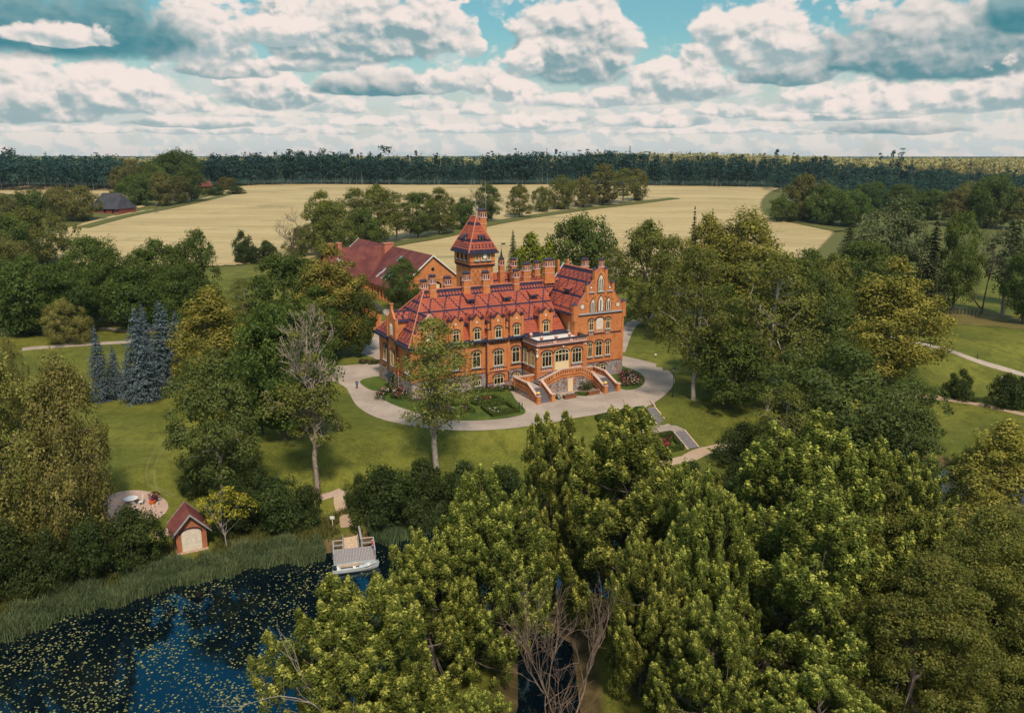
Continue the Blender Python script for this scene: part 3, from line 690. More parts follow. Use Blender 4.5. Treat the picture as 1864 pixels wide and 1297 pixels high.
# front-left cross gable and left end gable
def slope(mb, pts, mi=0):
    """pts: eave a, eave b, ridge b, ridge a; UV in metres"""
    a, b, c, d = [Vector(p) for p in pts]; e = (b-a).normalized(); n = e.cross(d-a).normalized(); up = n.cross(e)
    if up.z < 0: up = -up
    mb.poly(pts, mi, [((Vector(p)-a).dot(e), (Vector(p)-a).dot(up)) for p in pts])
def cross_gable(xc, hw, y0, y1, ze, zr_, mat='roof_small', ov=.25):
    g_ = MB(); slope(g_, [(xc-hw-ov, y1, ze-.2), (xc-hw-ov, y0, ze-.2), (xc, y0, zr_), (xc, y1, zr_)]); slope(g_, [(xc+hw+ov, y0, ze-.2), (xc+hw+ov, y1, ze-.2), (xc, y1, zr_), (xc, y0, zr_)])
    g_.build('cross_gable_roof', M[mat], roof)
cross_gable(-38.0, 3.5, 2.6, 8.2, 9.0, 14.0, 'roof_hip')
g2 = MB(); slope(g2, [(-41.3, 8.6, 12.2), (-37.4, 8.6, 12.2), (-37.4, 10.85, 13.9), (-41.3, 10.85, 13.9)]); slope(g2, [(-37.4, 13.1, 12.2), (-41.3, 13.1, 12.2), (-41.3, 10.85, 13.9), (-37.4, 10.85, 13.9)])
g2.build('cross_gable_roof', M['roof_small'], roof)
g2 = MB(); g2.box(-41.5, -38.2, 8.9, 12.8, 9.0, 12.25); g2.build('gable_cheek', M['brick'], man)
sg = MB()
sg.prism([(8.8, 8.9), (12.95, 8.9), (12.95, 12.0), (12.5, 12.8), (12.1, 13.0), (10.87, 14.5), (9.6, 13.0), (9.2, 12.8), (8.8, 12.0)], 'x', -41.75, -41.4)
for y in (8.85, 12.9): sg.box(-41.85, -41.3, y-.28, y+.28, 8.9, 12.7)
sg.box(-41.8, -41.35, 10.65, 11.1, 14.2, 15.1)
for y in (8.85, 12.9, 10.87):
    z1 = 12.7 if y != 10.87 else 15.1
    sg.box(-41.9, -41.25, y-.33, y+.33, z1, z1+.14, 1)
sg.build('gable', [M['brick'], M['terracotta']], man)
s3 = MB(); s3.prism([(-40.9, 8.9), (-35.1, 8.9), (-35.1, 10.6), (-36.4, 12.2), (-38.0, 14.1), (-39.6, 12.2), (-40.9, 10.6)], 'y', 2.3, 2.65)
for x in (-40.9, -35.1, -39.5, -36.5): s3.box(x-.25, x+.25, 2.2, 2.75, 8.9, 11.2 if abs(x+38) > 2 else 12.8)
s3.prism([(-39.9, 12.0), (-38, 14.25), (-36.1, 12.0), (-36.1, 12.2), (-38, 14.5), (-39.9, 12.2)], 'y', 2.2, 2.75, 1)
s3.build('gable', [M['brick'], M['copingst']], man)
for dx in (-.45, .45): MB().prism(lancet(-38+dx, 9.6, .62, 2.4), 'y', 2.2, 2.28, 0).build('tracery', [M['plaster']], man)
for dy in (-.33, .33): MB().prism(lancet(10.87+dy, 9.7, .45, 2.0), 'x', -41.86, -41.76, 0).build('tracery', [M['plaster']], man)
window('main', -41.75, 10.87, 4.3, -math.pi/2)
dd = MB(); dd.prism([(10.5, 0), (11.4, 0), (11.4, 2.0), (10.5, 2.0)], 'x', -41.78, -41.7, 0); dd.build('side_door', M['dark'], man)
dcn = MB(); dcn.poly([(-41.7, 10.0, 2.75), (-41.7, 12.2, 2.75), (-42.9, 12.2, 2.25), (-42.9, 10.0, 2.25)]); dcn.poly([(-41.7, 10.0, 2.65), (-41.7, 12.2, 2.65), (-42.9, 12.2, 2.15), (-42.9, 10.0, 2.15)])
dcn.poly([(-42.9, 10.0, 2.15), (-42.9, 12.2, 2.15), (-42.9, 12.2, 2.25), (-42.9, 10.0, 2.25)]); dcn.build('canopy', M['iron'], man)

# wing roof
wr = MB(); wz = 12.5; wzr = 19.65
a_ = [(-11.25, 12.4, wz), (-11.25, .24, wz), (-5.35, .24, wzr), (-5.35, 12.4, wzr)]; slope(wr, a_)
slope(wr, [(.55, .24, wz), (.55, 12.4, wz), (-5.35, 12.4, wzr), (-5.35, .24, wzr)])
wroof = wr.build('wing_roof', M['roof_wing'], man)
wr = MB(); wr.prism([(-10.7, 10), (0, 10), (0, 12.7), (-5.35, 19.85), (-10.7, 12.7)], 'y', 12.4, 12.75)
wr.tube([(-11.2, 12.55, 12.6), (-5.35, 12.55, 19.9), (.5, 12.55, 12.6)], .2, 5, 1)
for x in (-6.6, -4.4): wr.box(x-.22, x+.22, 12.3, 12.8, 18.2, 20.6)
wr.build('rear_gable', [M['brick'], M['sill']], man)
MB().tube([(-5.35, .24, wzr+.06), (-5.35, 12.4, wzr+.06)], .17, 6).build('ridge_tile', M['terracotta'], wroof)
# rear roofs
rr = MB()
slope(rr, [(-15.3, 28, 10), (-15.3, 12.6, 10), (-8.5, 12.6, 16.9), (-8.5, 28, 16.9)]); slope(rr, [(-1.7, 12.6, 10), (-1.7, 28, 10), (-8.5, 28, 16.9), (-8.5, 12.6, 16.9)])
slope(rr, [(-22.3, 18.6, 9.9), (-8.5, 18.6, 9.9), (-8.5, 23.5, 17.3), (-22.3, 23.5, 17.3)]); slope(rr, [(-8.5, 28.4, 9.9), (-22.3, 28.4, 9.9), (-22.3, 23.5, 17.3), (-8.5, 23.5, 17.3)])
rr.prism([(18.7, 9.5), (28.3, 9.5), (23.5, 17.2)], 'x', -22.2, -22.0, 1)
rr.build('rear_roof', [M['roof_main'], M['brick']], man)
sk = MB(); sk.hexa([(-17.3, 20.0, 12.15), (-16.5, 20.0, 12.15), (-16.5, 20.9, 13.5), (-17.3, 20.9, 13.5)], [(-17.3, 19.9, 12.25), (-16.5, 19.9, 12.25), (-16.5, 20.8, 13.6), (-17.3, 20.8, 13.6)])
sk.build('skylight', M['sill'], man)

# wall dormers with little stepped gables
def wall_dormer(xc, yf, wide=False):
    hw = 1.18; d = MB(); z0 = 8.9
    prof = [(xc-hw, z0), (xc+hw, z0), (xc+hw, 12.55), (xc+hw*.72, 12.55), (xc, 13.5), (xc-hw*.72, 12.55), (xc-hw, 12.55)]
    d.prism(prof, 'y', yf-.14, yf+.25)
    for s in (-1, 1):
        d.box(xc+s*hw-.18, xc+s*hw+.18, yf-.24, yf+.3, z0+.02, 12.7)
        d.box(xc+s*hw-.26, xc+s*hw+.26, yf-.30, yf+.36, 12.7, 12.98, 1); d.box(xc+s*hw-.16, xc+s*hw+.16, yf-.2, yf+.28, 12.98, 13.22, 1)
        d.hexa([(xc, yf-.2, 13.5), (xc+s*hw*.72, yf-.2, 12.5), (xc+s*hw*.72, yf+.35, 12.5), (xc, yf+.35, 13.5)], [(xc, yf-.2, 13.68), (xc+s*hw*.72, yf-.2, 12.68), (xc+s*hw*.72, yf+.35, 12.68), (xc, yf+.35, 13.68)], 1)
    yb = yf+5.4
    d.box(xc-hw+.08, xc+hw-.08, yf+.2, yf+3.2, z0, 11.6)
    if wide:
        for s in (-1, 1):
            a, b = sorted((xc+s*1.3, xc+s*1.98)); d.box(a, b, yf-.06, yf+.8, z0, 10.7)
            d.box(a-.1, b+.1, yf-.16, yf+.9, 10.7, 10.86, 1); q = xc+s*1.85
            d.box(q-.18, q+.18, yf-.1, yf+.4, 10.86, 11.9); d.box(q-.25, q+.25, yf-.17, yf+.46, 11.9, 12.1, 1); d.hexa([(q-.22, yf-.14, 12.1), (q+.22, yf-.14, 12.1), (q+.22, yf+.42, 12.1), (q-.22, yf+.42, 12.1)], [(q-.02, yf+.1, 12.55), (q+.02, yf+.1, 12.55), (q+.02, yf+.16, 12.55), (q-.02, yf+.16, 12.55)], 1)
    o = d.build('dormer', [M['brick'], M['brick_dark']], man)
    r_ = MB(); slope(r_, [(xc-hw-.1, yb, 11.5), (xc-hw-.1, yf+.2, 11.5), (xc, yf+.2, 13.2), (xc, yb, 13.2)]); slope(r_, [(xc+hw+.1, yf+.2, 11.5), (xc+hw+.1, yb, 11.5), (xc, yb, 13.2), (xc, yf+.2, 13.2)])
    r_.build('dormer_roof', M['roof_hip'], o)
    rn = MB(); rn.prism([(xc+.2*math.cos(t), 12.25+.2*math.sin(t)) for t in np.linspace(0, 2*math.pi, 11)[:-1]], 'y', yf-.19, yf-.14); rn.build('roundel', M['plaster'], o)
    window('dorm', xc, yf-.15, 9.15, 0, None)
for xc, yf, wd in ((-33.2, 2.6, 0), (-29.2, 2.6, 0), (-25.2, 2.3, 1), (-21.35, 2.6, 0), (-15.3, 2.6, 0)): wall_dormer(xc, yf, wd)
for xc in (-38.9, -37.1, -33.2, -29.2, -21.35, -15.3): window('main', xc, 2.8, 4.15)
window('main3', -25.2, 2.2, 4.15)
for xc in (-38, -33.2, -29.2, -21.35): window('base2', xc, 2.67, .8)
window('base3', -25.2, 2.1, .75)
for xc, k in ((-7.35, 'slim'), (-5.4, 'wingmid'), (-3.4, 'slim')): window(k, xc, -.12, 4.1)
for xc in (-7.2, -3.5): window('slimup', xc, -.12, 9.05)
bp_ = MB(); bp_.prism(arch_pts(1.5, 2.2, .35, x0=-5.33, z0=9.05), 'y', -.2, -.12, 0)
for i in range(5): x = -5.95+i*.31; bp_.box(x-.08, x+.08, -.22, -.12, 8.5, 8.9, 1)
bp_.build('blind_window', [M['plaster'], M['pale_terracotta']], man)
ho = MB(); n = 8
for i in range(n):
    t0, t1 = math.pi*i/n, math.pi*(i+1)/n
    ho.prism([(-5.33+(.75+k)*math.cos(tt), 10.9+(.35+k)*math.sin(tt)) for tt, k in ((t0, .02), (t1, .02), (t1, .3), (t0, .3))], 'y', -.24, -.12)
ho.build('blind_window_arch', M['brick_dark'], man)
window('base3', -4.6, -.11, .75)
window('slit', -10.73, 1.75, 9.1, -math.pi/2)
for y in (4.6, 15.5): window('main', -41.4, y, 4.2, -math.pi/2)
for x in (-7.5, -4., -32, -27, -20, -13): pass
# shed dormers on the roofs
def shed(x, y, z, rz, parent):
    e = thing('roof_dormer', None, None, (x, y, z), rz); e.parent = parent
    b = MB(); b.box(-.45, .45, 0, 1.0, -.1, .55, 0); b.build('dormer_wall', M['sill'], e)
    b = MB(); b.box(-.3, .3, -.03, .02, .05, .42); b.build('window', M['glass'], e)
    b = MB(); b.hexa([(-.75, -.4, .5), (.75, -.4, .5), (.75, 1.4, 1.35), (-.75, 1.4, 1.35)], [(-.75, -.4, .64), (.75, -.4, .64), (.75, 1.4, 1.5), (-.75, 1.4, 1.5)]); b.box(-.77, .77, -.62, -.4, .40, .72, 1)
    b.box(-.78, -.72, -.4, .8, .35, .6, 1); b.box(.72, .78, -.4, .8, .35, .6, 1)
    b.build('dormer_roof', [M['roof_plain'], M['gutter']], e)
for x, y in ((-27.62, 8.35), (-20.36, 8.15), (-14.67, 8.15)): shed(x, y, ez+(y-2.2)*pe, 0, roof)
shed(-8.75, 5.4, 15.45, -math.pi/2, wroof)

# chimneys
def chimney(xc, yc, z0, z1, wx, wy=.95, n=3, m_cap='cap_blue'):
    """shaft, pale moulding, arcaded head, rounded dark caps"""
    e = MB(); zc = z1-1.75; hx, hy = wx/2, wy/2
    e.box(xc-hx, xc+hx, yc-hy, yc+hy, z0, zc); e.box(xc-hx-.1, xc+hx+.1, yc-hy-.1, yc+hy+.1, z0, z0+.5 if z1-z0 > 3 else z0+.1)
    o = e.build('chimney', M['brick'], man)
    b = MB(); b.box(xc-hx-.09, xc+hx+.09, yc-hy-.09, yc+hy+.09, zc, zc+.16); b.box(xc-hx-.05, xc+hx+.05, yc-hy-.05, yc+hy+.05, zc-1.15 if z1-z0 > 3.2 else zc-.05, (zc-1.15 if z1-z0 > 3.2 else zc-.05)+.09)
    b.build('moulding', M['pale_terracotta'], o)
    a = MB(); a.box(xc-hx+.14, xc+hx-.14, yc-hy+.14, yc+hy-.14, zc+.16, zc+1.1, 1)
    for i in range(n+1):
        x = xc-hx+wx*i/n*(1-.16/wx)+.0
        for yy in (yc-hy, yc+hy-.16): a.box(x, x+.16, yy, yy+.16, zc+.16, zc+.95, 0)
    for i in range(3):
        y = yc-hy+(wy-.16)*i/2
        for xx in (xc-hx, xc+hx-.16): a.box(xx, xx+.16, y, y+.16, zc+.16, zc+.95, 0)
    a.box(xc-hx-.02, xc+hx+.02, yc-hy-.02, yc+hy+.02, zc+.95, zc+1.12, 2)
    a.build('flue_arcade', [M['pale_terracotta'], M['dark'], M['brick']], o)
    c = MB(); pw = wx/n
    for i in range(n):
        for j in range(2):
            x = xc-hx+pw*(i+.5); y = yc+(j-.5)*wy*.5
            c.lathe([(0, pw*.50), (.3, pw*.54), (.5, pw*.42), (.62, pw*.12)], (x, y, zc+1.12), 7)
    c.build('chimney_cap', M[m_cap], o)
    return o
chimney(-34.1, 10.2, 15.8, 19.95, 1.15); chimney(-27.5, 10.2, 15.8, 20.05, 1.3); chimney(-23.6, 10.2, 15.6, 19.95, 1.3, n=3); chimney(-17.3, 10.2, 14.8, 19.9, 1.05, n=2)
chimney(-9.95, 10.6, 16.6, 21.4, 2.1, 1.1, n=5); chimney(-12.9, 14, 12, 20.4, 1.6, n=4); chimney(-8.3, 18, 15, 19.95, 1.2, n=3); chimney(-12.2, 20.5, 12, 20.55, 1.1, n=2)
chimney(-14.1, 22, 15, 20.6, 1.0, n=2); chimney(-34.2, 14, 12, 18.6, 1.2); chimney(-29.5, 14, 12, 18.9, 1.4); chimney(-3.7, 7.6, 17, 21.4, 1.2, n=3); chimney(-4.8, .55, 19.2, 22.2, .8, .6, n=2)
fn = MB(); fn.tube([(-14.1, 22, 20.5), (-14.1, 22, 22.2)], [.3, .03], 6); fn.tube([(-14.1, 22, 22.0), (-14.1, 22, 23.4)], .03, 4); fn.box(-14.0, -13.2, 21.97, 22.03, 23.0, 23.3)
fn.build('weather_vane', M['iron'], man)

# tower
tw = thing('tower', None, None); tw.parent = man
tx0, tx1, ty0, ty1 = -24.7, -20.05, 14.0, 20.45
b = MB(); b.box(tx0, tx1, ty0, ty1, 9, 20.3)
b.box(tx0-.25, tx1+.25, ty0-.25, ty1+.25, 20.5, 22.75)
b.build('wall', M['brick'], tw)
b = MB()
for k in range(12): x = tx0-.1+k*.42; b.box(x, x+.2, ty0-.3, ty0, 20.05, 20.4)
for k in range(16): y = ty0-.1+k*.42; b.box(tx0-.3, tx0, y, y+.2, 20.05, 20.4); b.box(tx1, tx1+.3, y, y+.2, 20.05, 20.4)
b.box(tx0-.34, tx1+.34, ty0-.34, ty1+.34, 20.4, 20.5); b.box(tx0-.3, tx1+.3, ty0-.3, ty1+.3, 20.95, 21.02)
# criss-cross of dark headers on both visible faces
for i in range(-6, 12):
    for s in (1, -1):
        for k in range(40):
            t = k*.26; x = tx0+.5+i*.95*1.0+(t*.62 if s > 0 else -t*.62); z = 13.2+t*1.0
            if tx0+.25 < x < tx1-.25 and z < 19.7: b.box(x-.07, x+.07, ty0-.025, ty0+.01, z-.05, z+.05)
b.build('brick_pattern', M['brick_dark'], tw)
for x in (-23.6, -22.35, -21.1): window('tower', x, ty0-.27, 21.35, 0, tw)
for y in (15.4, 17.2, 19.0): window('towerside', tx0-.27, y, 21.35, -math.pi/2, tw)
b = MB(); b.prism(arch_pts(.5, 2.2, .3, x0=18.4, z0=15.6), 'x', tx0-.04, tx0-.0); b.build('slit_window', M['dark'], tw)
ev = .75; ax = (tx0+tx1)/2; z0 = 22.8; z1 = 29.15
E = [(tx0-ev, ty0-ev, z0), (tx1+ev, ty0-ev, z0), (tx1+ev, ty1+ev, z0), (tx0-ev, ty1+ev, z0)]
A1 = (ax, ty0+2.25, z1); A2 = (ax, ty1-2.25, z1)
b = MB()
def sl2(pts):
    a, bb = Vector(pts[0]), Vector(pts[1]); e = (bb-a).normalized(); top = Vector(pts[2]); up = (top-a)-(top-a).dot(e)*e; up.normalize()
    b.poly(pts, 0, [((Vector(p)-a).dot(e), (Vector(p)-a).dot(up)) for p in pts])
sl2([E[0], E[1], A1]); sl2([E[3], E[0], A1, A2]); sl2([E[1], E[2], A2, A1]); sl2([E[2], E[3], A2]); b.poly([E[3], E[2], E[1], E[0]])
tr_ = b.build('tower_roof', M['roof_tower'], tw)
b = MB()
for p, q in ((E[0], A1), (E[1], A1), (E[2], A2), (E[3], A2), (A1, A2)): b.tube([p, q], .12, 6)
b.build('ridge_tile', M['terracotta'], tr_)
b = MB(); b.box(tx0-ev-.06, tx1+ev+.06, ty0-ev-.06, ty1+ev+.06, z0-.28, z0+.06); b.build('gutter', M['gutter'], tw)
def tdorm(x, y, z, rz):
    e = thing('roof_dormer', None, None, (x, y, z), rz); e.parent = tw
    q = MB(); q.box(-.38, .38, 0, .8, -.1, .7); q.build('dormer_wall', M['white'], e)
    q = MB(); q.box(-.22, .22, -.03, .02, .1, .55); q.build('window', M['glass'], e)
    q = MB(); q.hexa([(-.8, -.5, .62), (.8, -.5, .62), (.6, 1.3, 1.15), (-.6, 1.3, 1.15)], [(-.8, -.5, .78), (.8, -.5, .78), (.6, 1.3, 1.3), (-.6, 1.3, 1.3)]); q.build('dormer_roof', M['gutter'], e)
tdorm(ax+.1, ty0-ev+1.05, z0+2.1, 0); tdorm(tx0-ev+1.05, 17.2, z0+2.1, -math.pi/2)
o = chimney(-20.0, 18.6, 21, 30.45, 1.35, 1.2, n=3); o.name = 'chimney'
b = MB(); b.tube([(ax, ty0+2.4, z1), (ax, ty0+2.4, z1+3.2)], .035, 5); b.box(ax-.02, ax+.5, ty0+2.37, ty0+2.43, z1+1.5, z1+1.7); b.tube([(-19.4, 18.2, 26), (-19.4, 18.2, 35.6)], [.04, .02], 5)
b.build('mast', M['sill'], tw)
b = MB(); b.prism([(-22.0+.38*math.cos(t), 22.1+.52*math.sin(t)) for t in np.linspace(0, 2*math.pi, 13)[:-1]], 'y', ty0-.5, ty0-.4); b.build('satellite_dish', M['white'], tw)

# porch with balustraded terrace
po = thing('porch', None, None); po.parent = man
b = MB(); b.box(-20., -9.95, -2.6, 2.79, 2.5, 7.8); b.box(-20.15, -19.5, -2.75, -2.1, 0, 7.8); b.box(-10.6, -9.8, -2.75, -2.1, 0, 7.8)
for z in (3.2, 7.55): b.box(-20.08, -9.87, -2.68, 2.7, z, z+.12)
b.build('wall', M['brick'], po)
b = MB(); b.box(-20.1, -9.9, -2.7, 2.68, 0, 2.5); b.build('stone_base', M['rubble'], po)
for x in (-18.1, -11.85): window('porch', x, -2.62, 4.15, 0, po)
for y in (1.45, -.95): window('porchside', -20.02, y, 4.15, -math.pi/2, po)
b = MB(); b.box(-20.35, -9.6, -2.95, 2.79, 7.8, 7.95, 1); b.box(-20.2, -9.75, -2.8, 2.79, 7.95, 8.1)
for k in range(33):
    x = -20.05+k*.312
    if k in (10, 11, 21, 22): b.box(x-.02, x+.3, -2.85, -2.45, 8.1, 8.75); continue
    b.box(x, x+.15, -2.75, -2.5, 8.1, 8.7); b.box(x-.05, x+.2, -2.8, -2.5, 8.48, 8.75)
for k in range(17):
    y = -2.55+k*.315; b.box(-20.15, -19.9, y, y+.15, 8.1, 8.7); b.box(-20.2, -19.9, y-.05, y+.2, 8.48, 8.75)
b.build('balustrade', [M['pale_terracotta'], M['gutter']], po)
b = MB(); b.box(-20.3, -9.65, -2.95, -2.4, 8.75, 8.92); b.box(-20.3, -19.8, -2.4, 2.6, 8.75, 8.92); b.box(-10.2, -9.65, -2.4, 0, 8.75, 8.92)
b.box(-19.8, -19.75, -2.4, 2.6, 8.12, 8.75); b.box(-19.8, -10.2, -2.45, -2.4, 8.12, 8.75); b.build('handrail', M['gutter'], po)
b = MB(); b.box(-19.75, -10.75, -2.38, 2.6, 8.11, 8.45); b.build('terrace_deck', M['white'], po)
# porch door
d = MB(); o_ = arch_pts(3.05, 3.7, .62, x0=-15.0, z0=3.3); d.poly([(x, -2.63, z) for x, z in o_]); dg = d.build('entrance_door', M['glass'], po)
f = MB(); inn = arch_pts(2.8, 3.45, .58, x0=-15.0, z0=3.42)
for i in range(len(o_)):
    j = (i+1) % len(o_); a, c2, c3, c4 = o_[i], o_[j], inn[j], inn[i]
    f.poly([(a[0], -2.72, a[1]), (c2[0], -2.72, c2[1]), (c3[0], -2.72, c3[1]), (c4[0], -2.72, c4[1])]); f.poly([(a[0], -2.72, a[1]), (c2[0], -2.72, c2[1]), (c2[0], -2.6, c2[1]), (a[0], -2.6, a[1])])
f.box(-16.4, -13.6, -2.71, -2.65, 3.42, 4.75)
for x in (-16.4, -15.7, -15.0, -14.3, -13.6): f.box(x-.05, x+.05, -2.72, -2.64, 3.42, 6.6)
f.box(-16.4, -13.6, -2.73, -2.64, 6.05, 6.2)
f.build('frame', M['cream'], dg)
hb = MB()
for i in range(10):
    t0, t1 = math.pi*i/10, math.pi*(i+1)/10
    hb.prism([(-15+(1.55+k)*math.cos(tt), 6.38+(.62+k)*math.sin(tt)) for tt, k in ((t0, .02), (t1, .02), (t1, .2), (t0, .2))], 'y', -2.72, -2.6)
hb.build('door_arch', M['brick_dark'], dg)
b = MB(); b.box(-20.3, -20.1, -2.95, -2.75, 6.85, 7.0); b.prism([(-20.2+.22*math.cos(t), 6.35+.34*math.sin(t)) for t in np.linspace(0, 2*math.pi, 13)[:-1]], 'y', -3.0, -2.9)
for x in (-20.25, -14.9, -10.2): b.box(x-.12, x+.12, -3.05, -2.75, 7.35, 7.55)
b.build('floodlight', M['white'], po)
# urns on the terrace
for i, (x, y) in enumerate(((-18.9, 1.6), (-18.6, -1.6), (-15.8, -1.9), (-12.6, -1.3))):
    q = wl(x, y, 8.45)
    lab = ['terracotta bust urn on the porch terrace, nearest the main roof', 'terracotta urn on the porch terrace above its left corner', 'terracotta urn on the porch terrace above the door', 'terracotta urn on the porch terrace nearest the stepped gable'][i]
    e = thing('garden_urn', lab, 'urn', q, 0, 'terracotta urns on the porch terrace')
    MB().lathe([(0, .22), (.12, .22), (.2, .1), (.4, .28), (.62, .34), (.66, .34)], (0, 0, 0), 10).build('pot', M['terracotta'], e)
    MB().lathe([(.6, .3), (.8, .33), (.98, .2), (1.04, .03)], (0, 0, 0), 8).build('plant', M['pale_terracotta'], e)

# ------------------------------------------------------------------ entrance staircase
stc = thing('staircase', 'double brick and stone staircase curving up to the manor door', 'staircase', (OX, OY, 0), TH)
b = MB()
b.hexa([(-21.1, -5.7, 0), (-9.0, -5.7, 0), (-9.0, -2.7, 0), (-21.1, -2.7, 0)], [(-21.1, -5.7, 1.5), (-9.0, -5.7, 1.4), (-9.0, -2.7, 1.4), (-21.1, -2.7, 1.5)])
b.prism([(-20.9, 1.5), (-9.2, 1.4), (-9.9, 1.6), (-12.7, 3.0), (-16.9, 3.0), (-20.6, 1.6)], 'y', -5.69, -2.71)
for (x0, x1) in ((-24.0, -21.1), (-10.5, -7.6)):
    b.box(x0, x1, -6.3, -1.75, 0, 1.55)
    b.prism([(-9.6, 0), (-6.3, 0), (-6.3, 1.55), (-9.45, .1)], 'x', x0, x1)
b.build('stone_wall', M['rubble'], stc)
b = MB(); n = 9
for (x0, x1) in ((-23.85, -21.3), (-10.3, -7.75)):
    for k in range(n):
        y = -9.6+k*3.3/n; z = 1.7*(k+1)/n; b.box(x0, x1, y, -6.2, z-1.7/n, z); b.box(x0, x1, y-.03, y+.07, z, z+.02, 1)
    b.box(x0, x1, -6.2, -1.9, 1.5, 1.72, 1)
for k in range(8):
    z = 1.72+(k+1)*1.4/8
    x = -21.0+k*4.0/8; b.box(x, -16.9, -5.35, -2.75, z-.18, z); b.box(x-.03, x+.07, -5.35, -2.75, z, z+.02, 1)
    x = -10.4-k*2.3/8; b.box(-12.7, x, -5.35, -2.75, z-.18, z)
b.box(-16.9, -12.7, -5.35, -2.75, 2.9, 3.12, 1)
b.build('steps', [M['slate_step'], M['step_nose']], stc)
pp = MB(); ops = MB(); cop = MB()
def parapet(p0, p1, zf0, zf1, th=.34, hgt=.95, base=.55, n=6, painted_openings=True):
    pp.wall(p0, p1, th, zf0-base, zf0+hgt, zf1-base, zf1+hgt)
    cop.wall(p0, p1, th+.16, zf0+hgt, zf0+hgt+.15, zf1+hgt, zf1+hgt+.15)
    a, b_ = Vector((*p0, 0)), Vector((*p1, 0)); d = b_-a; e = d.normalized(); nn = Vector((-e.y, e.x, 0))
    cop.wall(p0, p1, th+.06, zf0-.12, zf0-.04, zf1-.12, zf1-.04, mi=1)
    if painted_openings:  # flat dark panels on both faces stand in for the shade of recesses
        m_ = max(2, int(d.length/.42))
        for i in range(m_):
            t = (i+.5)/m_; c = a+d*t; z = zf0+(zf1-zf0)*t
            if i % 6 == 5: continue
            for s in (-1, 1):
                q = c+nn*s*(th/2+.006); ops.hexa([tuple(q-e*.08-nn*.005+Vector((0, 0, z+.3))), tuple(q+e*.08-nn*.005+Vector((0, 0, z+.3))), tuple(q+e*.08+nn*.005+Vector((0, 0, z+.3))), tuple(q-e*.08+nn*.005+Vector((0, 0, z+.3)))],
                    [tuple(q-e*.08-nn*.005+Vector((0, 0, z+.72))), tuple(q+e*.08-nn*.005+Vector((0, 0, z+.72))), tuple(q+e*.08+nn*.005+Vector((0, 0, z+.72))), tuple(q-e*.08+nn*.005+Vector((0, 0, z+.72)))])
parapet((-21.0, -5.6), (-16.85, -5.6), 1.75, 3.15); parapet((-16.85, -5.6), (-12.75, -5.6), 3.15, 3.1); parapet((-12.75, -5.6), (-10.5, -5.6), 3.1, 1.75)
parapet((-21.15, -6.2), (-21.15, -9.5), 1.75, .25); parapet((-23.95, -6.4), (-23.95, -9.5), 1.75, .25); parapet((-23.95, -1.7), (-23.95, -6.4), 1.7, 1.75); parapet((-23.95, -1.8), (-20.2, -1.8), 1.7, 1.7)
parapet((-10.45, -5.7), (-10.45, -9.5), 1.75, .25); parapet((-7.65, -5.6), (-7.65, -9.4), 1.7, .2); parapet((-9.9, -1.9), (-7.65, -1.9), 1.7, 1.7); parapet((-7.65, -1.9), (-7.65, -5.6), 1.7, 1.7)
for (x, y) in ((-21.15, -9.75), (-23.95, -9.75), (-10.45, -9.75), (-7.65, -9.65)):
    pp.box(x-.3, x+.3, y-.3, y+.3, 0, 1.3); cop.box(x-.38, x+.38, y-.38, y+.38, 1.3, 1.46)
for (x, y) in ((-21.15, -5.95), (-10.45, -5.75), (-23.95, -1.75)):
    pp.box(x-.28, x+.28, y-.28, y+.28, 1.2, 2.75); cop.box(x-.36, x+.36, y-.36, y+.36, 2.75, 2.9)
pp.build('parapet', M['brick'], stc); cop.build('coping', [M['copingst'], M['brick_dark']], stc); ops.build('painted_openings', M['dark'], stc)
b = MB(); b.box(-15.6, -14.55, -5.78, -5.7, .02, 2.2); b.build('cellar_door', M['cream'], stc)
b = MB(); b.box(-15.85, -14.3, -5.76, -5.7, 2.2, 2.45); b.build('door_lintel', M['copingst'], stc)
for i, (x, y) in enumerate(((-23.95, -9.75), (-10.45, -9.75))):
    e = thing('flower_bowl', ['bowl of yellow flowers on the newel of the left stair flight', 'bowl of yellow flowers on the newel of the right stair flight'][i], 'flower bowl', wl(x, y, 1.46), 0, 'flower bowls on the stair newels')
    MB().lathe([(0, .14), (.1, .2), (.3, .32), (.34, .32)], (0, 0, 0), 10).build('bowl', M['terracotta'], e)
    MB().lathe([(.28, .3), (.45, .36), (.62, .25), (.7, .05)], (0, 0, 0), 8).build('flowers', plain('yellow_flowers', (.75, .5, .12), .8, .1, .4, 9) if i == 0 else bpy.data.materials['yellow_flowers'], e)

# garden steps down the terraces
for i, (y0, y1, z0_, z1_) in enumerate(((-20.45, -23.95, .03, -1.67), (-28.0, -31.45, -1.67, -3.37))):
    e = thing('garden_steps', ['upper flight of stone garden steps below the drive', 'lower flight of stone garden steps above the sandy path'][i], 'steps', (OX, OY, 0), TH, 'garden steps')
    b = MB(); n = 11
    for k in range(n):
        ya = y0+(y1-y0)*k/n; z = z0_+(z1_-z0_)*k/n
        b.box(-10.0, -8.1, ya+(y1-y0)/n, ya, z-.6, z-.06); b.box(-10.0, -8.1, ya-.14, ya+.02, z-.07, z+.0, 1)
    b.build('treads', [M['slate_step'], M['step_nose']], e)
    b = MB()
    for x in (-10.12, -7.98): b.wall((x, y0), (x, y1), .2, z0_-.7, z0_+.08, z1_-.7, z1_+.08)
    b.build('kerb', M['copingst'], e)
b = MB(); b.wall((-13.5, -19.6), (-11.4, -20.4), .25, -.2, .3); b.wall((-6.5, -17.4), (-7.9, -20.3), .25, -.2, .3)
tag(b.build('kerb_stone', M['copingst']), 'pale stone kerb at the head of the upper garden steps', 'kerb'); bpy.data.objects['kerb_stone'].location = (OX, OY, 0); bpy.data.objects['kerb_stone'].rotation_euler = (0, 0, TH)
